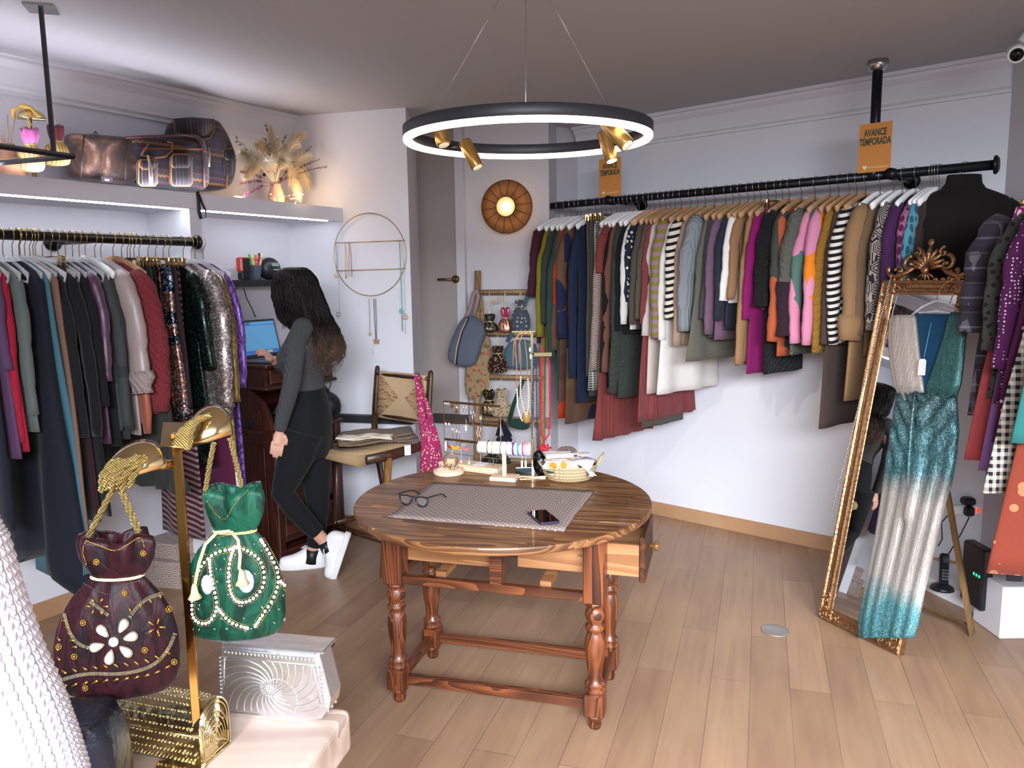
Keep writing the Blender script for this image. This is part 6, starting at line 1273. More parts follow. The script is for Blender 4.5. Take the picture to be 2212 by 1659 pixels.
def dress_mat():
    t_ = NT('metallic_dress'); sp = t_.n('SeparateXYZ', {0: t_.co()}); nz = t_.n('TexNoise', {'Vector': t_.co((5, 3, 5)), 'Scale': 1., 'Detail': 2.}); g = t_.math('MULTIPLY_ADD', nz, .30, (sp, 1)); g = t_.math('SUBTRACT', g, .15)
    r_ = t_.ramp(t_.math('MULTIPLY', g, .68), [(.0, lin('226068')), (.12, lin('3a8088')), (.20, lin('aaa49e')), (.44, lin('a8a09a')), (.52, lin('24626a')), (.66, lin('1f5c64')), (.70, lin('184c52'))]); v = t_.n('TexVoronoi', {'Vector': t_.co((1, .35, 1)), 'Scale': 520.}); s2 = t_.n('SeparateColor', {0: (v, 'Color')})
    t_.set(Base_Color=t_.mix(t_.ramp((s2, 0), [(.6, (0, 0, 0, 1)), (1, (.35, .35, .35, 1))]), r_, (.80, .82, .80, 1)), Roughness=.42, Metallic=.45)
    t_.bump(t_.n('TexNoise', {'Vector': t_.co((150, 10, 150)), 'Scale': 1., 'Detail': 3.}), .6, .004); return t_.m
DMAT = dress_mat(); rg = []
def ruch(x, y):  # draped folds
    z = .004*sin(x*120+2*sin(y*6)); 
    return z
N = 56; skirt = [s for s in SILD if s[0] >= 855]
allr = []
ys = []
for j in range(len(skirt)-1):
    m_ = 4
    for k in range(m_): f = k/m_; ys.append([skirt[j][q_]*(1-f)+skirt[j+1][q_]*f for q_ in range(3)])
ys.append(list(skirt[-1]))
for (py, l, r_) in ys:
    L_, R_ = dp_(l, py), dp_(r_, py); ring_ = []; tt = (py-855)/(1378-855)
    for k in range(N):
        a = 2*pi*k/N; u = .5-.5*cos(a); fr = sin(a) > 0; x = L_.x+(R_.x-L_.x)*u; y = L_.y+(R_.y-L_.y)*u
        e = .035*abs(sin(a))**.7; wv_ = .0
        if fr:
            if tt < .38: sw_ = (x-(L_.x+R_.x)/2); wv_ = .013*sin((y*58)-abs(sw_)*95)*min(1, (.38-tt)*5)*min(1, abs(sin(a))*1.3)
            wv_ += .008*sin(u*34+2.2*tt)*min(1, tt*3)*abs(sin(a)) + (.018*math.exp(-((u-.52)/.06)**2) if tt < .5 else -.012*math.exp(-((u-.45-.1*tt)/.04)**2))
        ring_.append((x, y, (e if fr else -e*.3)+wv_))
    allr.append(ring_)
obj('skirt', MB().loft(allr), DMAT, dr2)
# bodice: left silver panel, right green panel, blue lining
def panel(name, L, m, th_, seed, fold_n=30):
    rr = []
    for (py, l, r_) in L:
        a_, b_ = dp_(l, py), dp_(r_, py); row = []
        for k in range(24): a = 2*pi*k/24; u = .5-.5*cos(a); fr = sin(a) >= 0; row.append((a_.x+(b_.x-a_.x)*u, a_.y+(b_.y-a_.y)*u, th_[0]+(th_[1]*abs(sin(a))**.7 + .004*sin(u*fold_n+seed) if fr else 0)))
        rr.append(row)
    return obj(name, MB().loft(rr), m, dr2)
def pmat(h, h2):
    t_ = NT('lame_panel'); v = t_.n('TexVoronoi', {'Vector': t_.co((1, .3, 1)), 'Scale': 520.}); s2 = t_.n('SeparateColor', {0: (v, 'Color')}); t_.set(Base_Color=t_.mix(t_.ramp((s2, 0), [(.5, (0, 0, 0, 1)), (1, (.4, .4, .4, 1))]), lin(h), lin(h2)), Roughness=.42, Metallic=.45); t_.bump(t_.n('TexNoise', {'Vector': t_.co((150, 10, 150)), 'Scale': 1., 'Detail': 3.}), .6, .004); return t_.m
panel('lining', [(678, 1976, 2068), (700, 1976, 2066), (760, 1978, 2062), (820, 1984, 2030), (862, 1988, 2010)], cloth('plain', '154a6e'), (-.004, .008), 1, 4)
panel('silver_bodice_panel', [(682, 1935, 1979), (690, 1924, 1982), (730, 1921, 1986), (780, 1924, 1992), (830, 1932, 1998), (866, 1950, 2002)], pmat('b0a69e', 'e0dcd6'), (.004, .02), 2, 26)
panel('green_bodice_panel', [(676, 2058, 2080), (690, 2050, 2086), (730, 2040, 2088), (780, 2022, 2084), (830, 2004, 2078), (866, 1998, 2066)], pmat('2c5e5c', '7fa8a4'), (.004, .02), 5, 26)
panel('waist_band', [(850, 1936, 2068), (870, 1938, 2066)], DMAT, (.0, .03), 2, 12)
obj('waist_knot', MB().tube([dp_(1992, 848)+Vector((0, 0, .04)), dp_(1990, 880)+Vector((0, 0, .045)), dp_(1985, 940)+Vector((0, 0, .045)), dp_(1978, 1010)+Vector((0, 0, .04)), dp_(1972, 1060)+Vector((0, 0, .035))], [.010, .014, .016, .014, .006], 10, .5), DMAT, dr2)
tg = dp_(2006, 790)+Vector((0, 0, .04)); a_ = dp_(2021, 700)+Vector((0, 0, .03)); obj('tag_string', MB().tube([a_, a_+(tg-a_)*.5, tg+Vector((0, .03, 0))], .0012, 5), plain('78b8e0', .5), dr2)
obj('price_tag', MB().prism([(-.017, -.035), (.017, -.035), (.017, .026), (.010, .035), (-.010, .035), (-.017, .026)], tg-Vector((0, .012, 0)), (1, .12, 0), (-.12, 1, 0), .001), plain('f0eef2', .6), dr2)
t = thing('clothes_hanger', 'clear hanger with gold hook carrying the teal dress on the mirror', 'hanger', M=DM_)
mb = MB(); c_ = dp_(2022, 650); 
for l_, r_ in (((1985, 676), (2075, 676)), ): mb.tube([dp_(1968, 682), dp_(1990, 664), dp_(2008, 655), c_, dp_(2040, 652), dp_(2060, 662), dp_(2072, 678)], .005, 8).tube([dp_(1985, 676), dp_(2020, 672), dp_(2060, 676)], .004, 8)
obj('arms', mb, CLEAR, t); obj('hook', MB().tube([c_, dp_(2030, 628), dp_(2040, 612), dp_(2060, 598)+Vector((0, 0, -.02)), Vector((dp_(2075, 590).x, MH+.01, -.02)), Vector((dp_(2075, 590).x+.01, MH+.0, -.05))], .002, 6), GOLDW, t)
# ================================================================ THINGS BEHIND THE MIRROR
wf = plain('e6e6ec', .5)
pf = Vector(PZ(2145, 1345)); q1 = Vector(PZ(1995, 1272)); 
mb = MB(); dd_ = (q1-pf).normalized(); nn = Vector((dd_.y, -dd_.x, 0)); nn = nn if nn.y > 0 else -nn
mb.prism([(0, 0), ((q1-pf).length+.3, 0), ((q1-pf).length+.3, .55), (0, .55)], pf, dd_, nn, .075 if dd_.cross(nn).z > 0 else -.075); o = obj('low_platform', mb, wf); tag(o, 'low white platform on the floor behind the mirror', 'platform'); 
b_ = Vector(PZ(2175, 1385)); t = thing('white_box_plinth', 'small white box standing at the foot of the right rack', 'box', b_); obj('box_body', MB().box((.05, .12, .12), (.14, .2, .24), bev=.004), wf, t)
def onp(px, py, z=.076): return Vector(PZ(px, py, z))
q = onp(2035, 1272); t = thing('cordless_phone', 'black cordless phone in its cradle on the white platform', 'phone', q); obj('cradle', MB().lathe([(.001, 0), (.055, 0), (.05, .012), (.03, .025), (.001, .03)], 24), SATB, t); obj('handset', MB().box((0, 0, 0), (.045, .022, .155), bev=.008).xf(Matrix.Translation((.01, .01, .095)) @ Matrix.Rotation(-.25, 4, 'X') @ Matrix.Rotation(.12, 4, 'Y')), SATB, t)
mb = MB()
for i in range(4):
    for j in range(3): mb.box((-.012+.012*j, -.013, -.045+.014*i), (.008, .003, .008))
obj('keypad', mb.xf(Matrix.Translation((.01, .01, .095)) @ Matrix.Rotation(-.25, 4, 'X') @ Matrix.Rotation(.12, 4, 'Y')), plain('6a6a72', .4), t); obj('display', MB().box((0, -.0125, .045), (.03, .003, .022)).xf(Matrix.Translation((.01, .01, .095)) @ Matrix.Rotation(-.25, 4, 'X') @ Matrix.Rotation(.12, 4, 'Y')), plain('38424a', .2), t)
q = onp(2112, 1310); t = thing('internet_router', 'black upright internet router with green lights on the platform', 'router', q); obj('housing', MB().box((0, .02, .145), (.055, .16, .29), bev=.008), SATB, t)
mb = MB()
for i in range(3): mb.box((-.029, -.04+.02*i, .16), (.003, .005, .012))
obj('status_lights', mb, emis('20e090', 3, 'green_led'), t)
q = Vector(PV(2085, 1100, Rq(0, .02), Rn)); t = thing('power_strip', 'white socket with black plugs and red switch on the wall behind the mirror', 'power strip', q); obj('socket_body', MB().box((0, 0, 0), (.16, .04, .05), bev=.006), WHITEP, t); obj('plug', MB().box((.0, -.035, .0), (.045, .04, .05), bev=.008).box((.0, -.02, .05), (.06, .06, .04), bev=.01), BLACK, t); obj('switch', MB().box((.055, -.022, 0), (.014, .006, .022)), emis('ff2a18', 2.5, 'red_switch'), t)
obj('cord', MB().tube([(.0, -.04, -.03), (-.03, -.03, -.12), (-.06, 0, -.22), (-.1, 0, -.3), (-.12, 0, -.26)], .003, 6).tube([(-.07, -.01, 0), (-.12, 0, -.07), (-.11, 0, -.16), (-.13, 0, -.2)], .003, 6), BLACK, t)
q = Vector(PZ(1675, 1363)); t = thing('floor_socket_cover', 'round brushed metal cover plate set in the floor', 'floor cover', (q.x, q.y, .001)); obj('plate', MB().lathe([(.001, 0), (.062, 0), (.062, .003), (.06, .004), (.001, .004)], 40), plain('a8a29c', .35, .6), t)
# patterned storage boxes under the left rail
q = Vector(PZ(372, 1262)); DBX = cloth('aztec', 'c9bfb8', 'a08478', None, 1.1)
t = thing('patterned_box', 'rose patterned cardboard box on the floor under the left rail', 'box', (q.x-.04, q.y+.07, 0), -.25); obj('box_body', MB().box((0, 0, .06), (.30, .22, .12)), DBX, t); obj('lid', MB().box((0, 0, .132), (.31, .23, .03), bev=.002), DBX, t)
t = thing('patterned_box', 'smaller patterned box stacked on the rose patterned one', 'box', (q.x-.03, q.y+.085, .148), -.35); obj('box_body', MB().box((0, 0, .035), (.24, .18, .07)), DBX, t); obj('lid', MB().box((0, 0, .08), (.25, .19, .02), bev=.002), DBX, t)
# ================================================================ ON THE LEDGE
ZT = 2.066
def LP(px, py, o): return Vector(PV(px, py, Lq(0, o), Ln))
lx3, ln3 = Vector((Ld[0], Ld[1], 0)), Vector((Ln[0], Ln[1], 0))
def lbag(name, label, pts, m, o=.17, th=.07, cat='bag', lev=2, rx=.93):
    P = [LP(x, y, o) for x, y in pts]; c_ = sum(P, Vector())/len(P); zmin = min(p.z for p in P); t_ = thing(name, label, cat, (c_.x, c_.y, ZT)); c0_ = Vector((c_.x, c_.y, ZT)); sc = []
    for s_, of in ((.35, -1), (.82, -.96), (rx+.04, -.6), (1, 0), (rx+.04, .6), (.82, .96), (.35, 1)): sc.append([((p-c_)*s_+c_-c0_+ln3*(of*th)) for p in P])
    for r_ in sc:
        for p in r_: p.z = max(p.z, .003)
    obj('bag_body', MB().loft(sc), m, t_, mods=(('SUBSURF', dict(levels=1, render_levels=lev)),)); return t_, c0_
def cow():
    t_ = NT('cowhide'); n1 = t_.n('TexNoise', {'Vector': t_.co(), 'Scale': 7., 'Detail': 3., 'Distortion': 1.2}); n2 = t_.n('TexNoise', {'Vector': t_.co((60, 60, 200)), 'Scale': 1., 'Detail': 2.})
    t_.set(Base_Color=t_.ramp(t_.math('MULTIPLY_ADD', n2, .12, n1), [(.40, lin('24160f')), (.52, lin('3e281c')), (.62, lin('6a4a38')), (.72, lin('a08270'))]), Roughness=.6, Sheen_Weight=.3); t_.bump(n2, .2, .003); return t_.m
CH = cow(); LTH = plain('2e211c', .5)
t, c0 = lbag('cowhide_tote', 'brown cowhide tote lying on the ledge beside the woven bags', [(143, 292), (150, 286), (172, 291), (186, 287), (200, 291), (270, 296), (292, 300), (300, 330), (302, 370), (290, 400), (240, 398), (180, 392), (150, 385), (150, 340)], CH, .16, .08)
obj('seam_strip', MB().tube([LP(182, 291, .25)-c0, LP(178, 330, .258)-c0, LP(174, 388, .25)-c0], .004, 6), LTH, t); obj('seam_strip', MB().tube([LP(276, 300, .25)-c0, LP(272, 345, .256)-c0, LP(270, 390, .25)-c0], .004, 6), LTH, t)
obj('handle', MB().tube([LP(200, 292, .2)-c0, LP(206, 284, .2)-c0, LP(212, 292, .2)-c0], .004, 6), LTH, t); obj('maker_label', MB().box(LP(231, 389, .262)-c0, (.055, .004, .026), rz=math.atan2(Ld[1], Ld[0])), plain('463c44', .5), t); obj('label_print', MB().box(LP(231, 389, .267)-c0, (.022, .002, .008), rz=math.atan2(Ld[1], Ld[0])), WHITEP, t)
def woven(seed=0, vert=0):
    t_ = NT('woven_stripes'); sp = t_.n('SeparateXYZ', {0: t_.co((1, 1, 1), (0, 0, -math.atan2(Ld[1], Ld[0])))}); a = (sp, 0) if vert else (sp, 2)
    zz = t_.math('MULTIPLY', t_.math('ABSOLUTE', t_.math('SUBTRACT', t_.math('FRACT', t_.math('MULTIPLY', (sp, 0), 45.)), .5)), .012 if not vert else .0); f = t_.math('FRACT', t_.math('MULTIPLY', t_.math('ADD', a, zz), 6.5 if not vert else 11.))
    S = [(0, '14161f'), (.16, '1a2338'), (.30, '5a1e2a'), (.36, '12131a'), (.50, '8a5a22'), (.58, '2a1a16'), (.64, '1c3040'), (.72, '7a2c34'), (.76, '15151b'), (.90, '3a1f3c')]
    if vert: S = [(0, '16171f'), (.22, '7c3038'), (.27, '16171f'), (.45, '8d8378'), (.48, '1c2438'), (.66, '6a2a30'), (.72, '13141c'), (.88, '3a4a5c'), (.92, '16171f')]
    t_.set(Base_Color=t_.ramp(f, [(p, tuple([.5*k for k in lin(c)[:3]]+[1.])) for p, c in S], True), Roughness=.9, Sheen_Weight=.2); t_.bump(t_.n('TexNoise', {'Vector': t_.co(), 'Scale': 250.}), .3, .003); return t_.m
WV, WVV = woven(), woven(0, 1); TRM = plain('6e4022', .6); ORG = plain('b0702e', .6)
def trim(t_, c_, L_, o_, r_=.0045, m=TRM, nm='edge_trim'): return obj(nm, MB().tube([LP(x, y, o_)-c_ for x, y in L_], r_, 6), m, t_)
def pocket(t_, c_, x0, y0, x1, y1, o_, th, m, nm='pocket'):
    pts = [(x0+3, y0), (x1-3, y0), (x1, y0+6), (x1, y1-6), (x1-5, y1), (x0+5, y1), (x0, y1-6), (x0, y0+6)]; P = [LP(x, y, o_)-c_ for x, y in pts]; cc_ = sum(P, Vector())/len(P); rings = [[((p-cc_)*s_+cc_+ln3*d_) for p in P] for s_, d_ in ((.95, -.01), (1, 0), (1, th*.6), (.9, th), (.4, th*1.05))]
    q_ = obj(nm, MB().loft(rings), m, t_); obj('pocket_trim', MB().tube([p+ln3*th*.55 for p in P], .0035, 6, closed=True), ORG, q_); return q_
t, c0 = lbag('woven_backpack', 'large striped woven backpack standing behind the woven duffel on the ledge', [(364, 272), (376, 256), (415, 254), (458, 257), (464, 266), (478, 285), (492, 320), (501, 345), (498, 380), (490, 412), (450, 416), (400, 412), (365, 400), (358, 330)], WV, .13, .09)
q_ = obj('lid_flap', MB().loft([[LP(x, y, o_)-c0 for x, y in ((376, 256), (415, 253), (462, 257), (463, 280), (452, 298), (430, 302), (385, 292), (376, 285))] for o_ in (.12, .225, .235)]), WVV, t); obj('flap_trim', MB().tube([LP(x, y, .236)-c0 for x, y in ((376, 256), (377, 286), (430, 302), (452, 299), (463, 282), (462, 257))], .004, 6), TRM, q_)
pocket(t, c0, 478, 322, 500, 348, .20, .03, BLACK); pocket(t, c0, 470, 340, 498, 382, .19, .03, WVV)
trim(t, c0, [(478, 290), (488, 325), (492, 370), (488, 408)], .215)
t, c0 = lbag('woven_duffel_bag', 'striped woven duffel with front pockets and tan trim on the ledge', [(268, 298), (285, 294), (340, 291), (400, 288), (424, 292), (436, 310), (442, 350), (444, 400), (436, 415), (400, 412), (350, 406), (300, 403), (290, 380), (280, 340)], WV, .20, .085)
trim(t, c0, [(272, 297), (340, 294), (400, 291), (422, 296), (434, 312), (440, 350), (441, 405)], .285, .006, plain('4a2420', .6)); trim(t, c0, [(315, 322), (380, 322), (437, 321)], .291); trim(t, c0, [(305, 335), (330, 341), (356, 338), (372, 326), (372, 308), (362, 306)], .298, .0055, TRM, 'carry_handle'); trim(t, c0, [(305, 335), (316, 318), (322, 308)], .298, .0055, TRM, 'carry_handle')
pocket(t, c0, 366, 335, 411, 402, .287, .028, WVV); pocket(t, c0, 368, 334, 408, 364, .300, .022, WVV, 'pocket_flap'); pocket(t, c0, 296, 346, 336, 402, .285, .025, WVV); pocket(t, c0, 300, 346, 332, 366, .300, .016, WVV, 'pocket_flap')
obj('buckle_strap', MB().tube([LP(319, 335, .315)-c0, LP(323, 352, .322)-c0, LP(326, 376, .325)-c0, LP(326, 402, .322)-c0], [.005, .008, .012, .012], 6, .35, up=tuple(lx3)), plain('c9b4a8', .3, .5), t)
obj('buckle_strap', MB().tube([LP(451, 318, .27)-c0, LP(453, 335, .275)-c0, LP(452, 360, .275)-c0], [.004, .006, .005], 6, .4, up=tuple(lx3)), plain('a8a0a0', .3, .5), t)
a = LP(428, 414, so+.012); o = thing('hanging_strap', 'black webbing strap of the woven bag dangling over the ledge edge', 'strap', a); obj('webbing', MB().tube([LP(428, 414, so-.04)-a, LP(427, 416, so+.01)-a, LP(429, 432, so+.012)-a, LP(430, 458, so+.012)-a, LP(434, 472, so+.014)-a, LP(443, 470, so+.012)-a, LP(444, 455, so+.012)-a, LP(436, 438, so+.012)-a, LP(430, 420, so+.012)-a], .008, 6, .25, up=tuple(lx3)), plain('131318', .6), o)
a = LP(512, 422, .30); o = thing('wooden_charm', 'small orange wooden charm lying on the ledge by the backpack', 'charm', (a.x, a.y, ZT)); obj('charm_body', MB().ell((0, 0, .012), (.03, .012, .010)), plain('c8935a', .6), o)
# bouquet
LP0 = LP
def LP(px, py, o):
    p = LP0(px, py, o)
    return p if float(np.dot(V2(p.x, p.y)-Hp, Hn)) > .07 else Vector(PV(px, py, Hq(0, .09), Hn))
vb = LP(597, 432, .16); vb.z = ZT; t = thing('pampas_bouquet', 'dried pampas grass bouquet with purple sprigs in a pale vase on the ledge', 'bouquet', vb)
obj('vase', MB().lathe([(.001, 0), (.035, 0), (.045, .02), (.05, .05), (.04, .09), (.03, .115), (.034, .13), (.028, .13), (.03, .10), (.001, .09)], 28), plain('d8b8a8', .4, Transmission_Weight=.2), t)
def plume(tip, base=Vector((0, 0, .12)), seed=0, m=None, w=.05, n=420, sag=.06, L0=.35):
    rn_ = random.Random(seed); mb = MB(); B_ = Vector(base); T_ = Vector(tip)
    def path(f): p = B_*(1-f)+T_*f; p.z += sag*4*f*(1-f); return p
    mb.tube([path(k/10) for k in range(11)], [.0018]*11, 5); V = []; Fc = []
    for k in range(n):
        f = L0+(1-L0)*rn_.random()**.8; p = path(f); d_ = (path(min(1, f+.03))-path(f-.03)).normalized(); r_ = Vector((rn_.gauss(0, 1), rn_.gauss(0, 1), rn_.gauss(0, 1))); r_ = (r_-d_*r_.dot(d_)).normalized(); env = sin(pi*min(1, (f-L0)/(1-L0)*.85+.12))
        L_ = w*(.5+.7*rn_.random())*(.4+env); q = p+(d_*.9+r_*.75).normalized()*L_; q.z -= L_*.35*rn_.random(); s_ = d_.cross(r_)*.0009; b = len(V); md_ = (p+q)/2+Vector((0, 0, L_*.10)); V += [p-s_, p+s_, md_+s_*1.3, md_-s_*1.3, q]; Fc += [(b, b+1, b+2, b+3), (b+3, b+2, b+4)]
    mb.add(V, Fc); return mb
PM = NT('pampas'); PM.set(Base_Color=lin('f4e9d4'), Roughness=.8, Subsurface_Weight=.0); PM = PM.m; PM2 = plain('ead6b0', .85); GRN = plain('5d6450', .8); PUR = plain('6a2c46', .7)
for i, (px, py, o_, w_, sg, mm) in enumerate(((640, 310, .24, .06, .05, PM), (668, 335, .20, .05, .04, PM), (600, 300, .22, .055, .02, PM), (553, 345, .24, .07, .05, PM), (520, 330, .22, .07, .03, PM), (668, 405, .22, .075, .16, PM2), (645, 425, .28, .07, .17, PM2), (530, 385, .26, .06, .10, PM2), (584, 275, .14, .045, .01, PM2), (652, 290, .10, .06, .06, PM2), (560, 310, .15, .06, .03, PM2), (615, 345, .30, .06, .03, PM), (580, 350, .29, .06, .03, PM))):
    obj('pampas_plume', plume(LP(px, py, o_)-vb, seed=i, w=w_*.95, sag=sg, n=800), mm, t)
def sprig(tip, seed, m, n=26, lf=.018, sag=.02):
    rn_ = random.Random(seed); mb = MB(); T_ = Vector(tip); B_ = Vector((0, 0, .12)); path = lambda f: B_*(1-f)+T_*f+Vector((0, 0, sag*4*f*(1-f)))
    mb.tube([path(k/8) for k in range(9)], .0014, 5)
    for k in range(n):
        f = .4+.6*k/n; p = path(f); d_ = (path(f+.02)-path(f-.02)).normalized(); a_ = rn_.random()*6.3; r_ = d_.orthogonal().normalized(); r_ = r_*cos(a_)+d_.cross(r_)*sin(a_); q = p+(d_*.6+r_).normalized()*lf; s_ = d_.cross(r_)*lf*.22; mb.add([p, (p+q)/2+s_, q, (p+q)/2-s_], [(0, 1, 2, 3)])
    return mb
for i, (px, py, o_, m_) in enumerate(((706, 360, .20, PUR), (672, 318, .18, PUR), (690, 345, .24, PUR), (640, 360, .26, PUR), (518, 372, .26, PUR), (525, 425, .33, PUR), (520, 398, .3, PUR), (645, 385, .28, PUR), (510, 300, .2, GRN), (572, 300, .18, GRN), (617, 290, .24, GRN), (575, 265, .1, plain('4a3a2c', .8)), (612, 330, .28, plain('cfc4a4', .8)))):
    obj('leaf_sprig', sprig(LP(px, py, o_)-vb, i, m_, 44 if m_ is PUR else 26, .016 if m_ is PUR else .024), m_, t)
mb = MB(); rn_ = random.Random(3)
for k in range(5): mb.ell((rn_.uniform(-.08, .1), rn_.uniform(-.05, .06), .20+rn_.uniform(-.05, .1)), .011, 8, 6)
obj('dried_heads', mb, plain('4a2438', .8), t)
WB = emis('ffc070', 30, 'warm_fairy_light'); o = thing('string_lights', 'warm glowing string lights tucked around the vase on the ledge', 'string lights', vb+ln3*.09); pts = []
for k in range(18): a = k*.75; pts.append(Vector((.10*cos(a)*(.5+k/30), .05*sin(a*1.3), .012+.05*abs(sin(a*.9)))))
obj('wire', MB().tube(pts, .001, 4), plain('a87040', .5, .8), o); mb = MB()
for p in pts: mb.ell(p, .0035, 6, 4)
obj('bulbs', mb, WB, o); lamp('fairy_light_glow', 'POINT', vb+ln3*.17+Vector((.02, 0, .06)), 2.4, (1, .68, .36), .04)
# reed diffuser, pouches on gold stand
a = LP(22, 374, .2); t = thing('reed_diffuser', 'peach glass reed diffuser at the left end of the ledge', 'diffuser', (a.x, a.y, ZT)); PG = plain('e8b48c', .15, name='peach glass', Transmission_Weight=.35)
obj('bottle', MB().lathe([(.001, 0), (.06, 0), (.062, .006), (.06, .065), (.05, .085), (.03, .095), (.028, .15), (.022, .15), (.001, .148)], 28), PG, t)
for i, (px, py) in enumerate(((5, 292), (16, 248), (34, 246), (-8, 280))): obj('reed', MB().tube([(0, 0, .09), LP(px, py, .2)-Vector((a.x, a.y, ZT))], .0025, 6), plain('c89a6c', .7), t)
a = LP(75, 385, .22); t = thing('brass_pouch_stand', 'small brass stand with arched top carrying pouches on the ledge', 'display stand', (a.x, a.y, ZT)); az = LP(75, 245, .22).z-ZT
obj('pole', MB().box((0, 0, az/2), (.014, .014, az)), GOLD, t); obj('foot', MB().box((0, 0, .004), (.14, .10, .008)), GOLD, t)
def arch(mb, c_, ax, w_, r_, n=14):
    ax = Vector(ax).normalized(); sd = Vector((-ax.y, ax.x, 0)).normalized(); rings = []
    for e_ in (-w_/2, w_/2): rings.append([Vector(c_)+ax*e_+sd*(r_*cos(pi*k/n))+Vector((0, 0, r_*.72*sin(pi*k/n))) for k in range(n+1)])
    return mb.loft(rings)
obj('arched_top', arch(MB(), (.01, 0, az-.03), (-.53, .848, 0), .05, .055), GOLD, t); obj('wound_cord', MB().tube([(.0+.056*cos(q_), -.03+.01*sin(q_*7), az-.03+.05*sin(q_)) for q_ in [pi*k/12+.1 for k in range(12)]], .008, 8), plain('c8a850', .5, .3), t)
def Lpouch(lab, px, py0, pyn, py1, w_, m, m2, off):
    zr_ = LP(px, pyn, off); return potli('potli_pouch', lab, px, py0, pyn, py1, w_, m, m2, Yo=zr_.y, strings=True, py_top=py0-30, cat='pouch')
Lpouch('pouch with pink frill and gold striped body on the ledge', 66, 278, 312, 372, 60, cloth('vstripe', 'd8c07a', 'b07898', '8a6a3a', 1.6), cloth('satin', 'd070b0'), .27)
Lpouch('pouch with maroon frill and gold beaded body on the ledge', 122, 272, 306, 358, 60, cloth('vstripe', 'd0b468', '7a4438', 'b89a60', 1.6), cloth('satin', '6e1e30'), .24)
# ================================================================ FOREGROUND BENCH AND BAGS
BW = wood('9a8478', 'c2aea2', 1., .5, 'X', 0, .35, .06); ZB = .8
poly = [(-.314, 1.369), (-1.4, 1.60), (-1.5, .95), (-.425, .85)]
t = thing('wooden_bench', 'light wooden bench in the lower left foreground carrying handbags', 'bench', (-.8, 1.2, 0)); P = [(x+.8, y-1.2) for x, y in poly]
obj('top', MB().prism(P[::-1], (0, 0, ZB-.085), (1, 0, 0), (0, 1, 0), .085) if False else MB().prism(P, (0, 0, ZB-.085), (1, 0, 0), (0, 1, 0), .085), BW, t, mods=(('BEVEL', dict(width=.014, segments=3, limit_method='ANGLE')),))
for x, y in ((.33, .06), (-.5, .25), (.25, -.26), (-.6, -.15)): obj('leg', MB().box((x, y, (ZB-.087)/2), (.06, .06, ZB-.087), bev=.006), BW, t)
Ps = Vector(PZ(432, 1652, ZB)); t = thing('brass_bag_stand', 'tall polished brass stand with two arched hooks in the foreground', 'display stand', (Ps.x, Ps.y, ZB)); zT = PY(368, 935, Ps.y)[2]-ZB
obj('pole', MB().box((0, 0, zT/2), (.014, .009, zT), rz=.2, bev=.001), plain('a87c42', .14, 1., 'reflection-darkened brass'), t); obj('foot', MB().box((-.02, -.05, .004), (.08, .12, .008), rz=.2, bev=.002), GOLD, t)  # dark reflections on the pole are put into its brass colour
def rel2(px, py, Y): return Vector(PY(px, py, Y))-Vector((Ps.x, Ps.y, ZB))
p1 = rel2(375, 938, Ps.y); p2 = rel2(400, 932, Ps.y-.02); 
obj('top_plate', MB().add([rel2(346, 962, 1.17), rel2(352, 912, 1.25), rel2(408, 912, 1.25), rel2(398, 966, 1.17), rel2(346, 964, 1.17), rel2(352, 914, 1.25), rel2(408, 914, 1.25), rel2(398, 968, 1.17)], [(0, 3, 2, 1), (4, 5, 6, 7), (0, 1, 5, 4), (1, 2, 6, 5), (2, 3, 7, 6), (3, 0, 4, 7)], False), GOLD, t)
def saddle(L, R, topy, Y0, dep, slant=0):
    # half round hook: front arc given in sight, extended back by dep
    cx_ = (L[0]+R[0])/2; hw = (R[0]-L[0])/2; rings = []
    for d in (0, dep*.5, dep):
        r_ = []
        for k in range(19): a = pi*k/18; x = cx_-hw*cos(a); yb = L[1]+(R[1]-L[1])*(x-L[0])/(R[0]-L[0]); p = rel2(x, yb-topy*sin(a), Y0); r_.append(p+Vector((-.35, 1, 0)).normalized()*d)
        rings.append(r_)
    mb = MB().loft(rings, close=True); return mb
obj('upper_hook', saddle((392, 976), (500, 938), 72, 1.19, .05), GOLD, t); obj('lower_hook', saddle((214, 1052), (352, 1010), 66, 1.13, .05), GOLD, t)
obj('side_arm', MB().tube([rel2(330, 1004, 1.17), rel2(372, 1003, Ps.y)], .008, 12), GOLD, t)
def cordm():
    t_ = NT('gold_braid'); w1 = t_.n('TexWave', {'Vector': t_.co(), 'Scale': 130., 'Distortion': 2.5}, bands_direction='DIAGONAL'); t_.set(Base_Color=t_.mix(w1, lin('9c7a34'), lin('f6e0a0')), Roughness=.3, Metallic=.7); t_.bump(w1, 1., .004); return t_.m
CDM = cordm()
def braid(mb, pts, r_=.0035, tw=700.):
    P = [Vector(p) for p in pts]; D = []; 
    for a, b in zip(P[:-1], P[1:]):
        n = max(1, int((b-a).length/.0035))
        for k in range(n): D.append(a+(b-a)*(k/n))
    D.append(P[-1])
    for s_ in (0, 2.09, 4.19):
        q = []
        for i, p in enumerate(D):
            d_ = (D[min(i+1, len(D)-1)]-D[max(i-1, 0)]).normalized(); u_ = d_.orthogonal().normalized() if i == 0 else (u_-d_*u_.dot(d_)).normalized(); v_ = d_.cross(u_); a = i*.62+s_; q.append(p+(u_*cos(a)+v_*sin(a))*r_*.62)
        mb.tube(q, r_*.62, 6)
    return mb
from mathutils.bvhtree import BVHTree
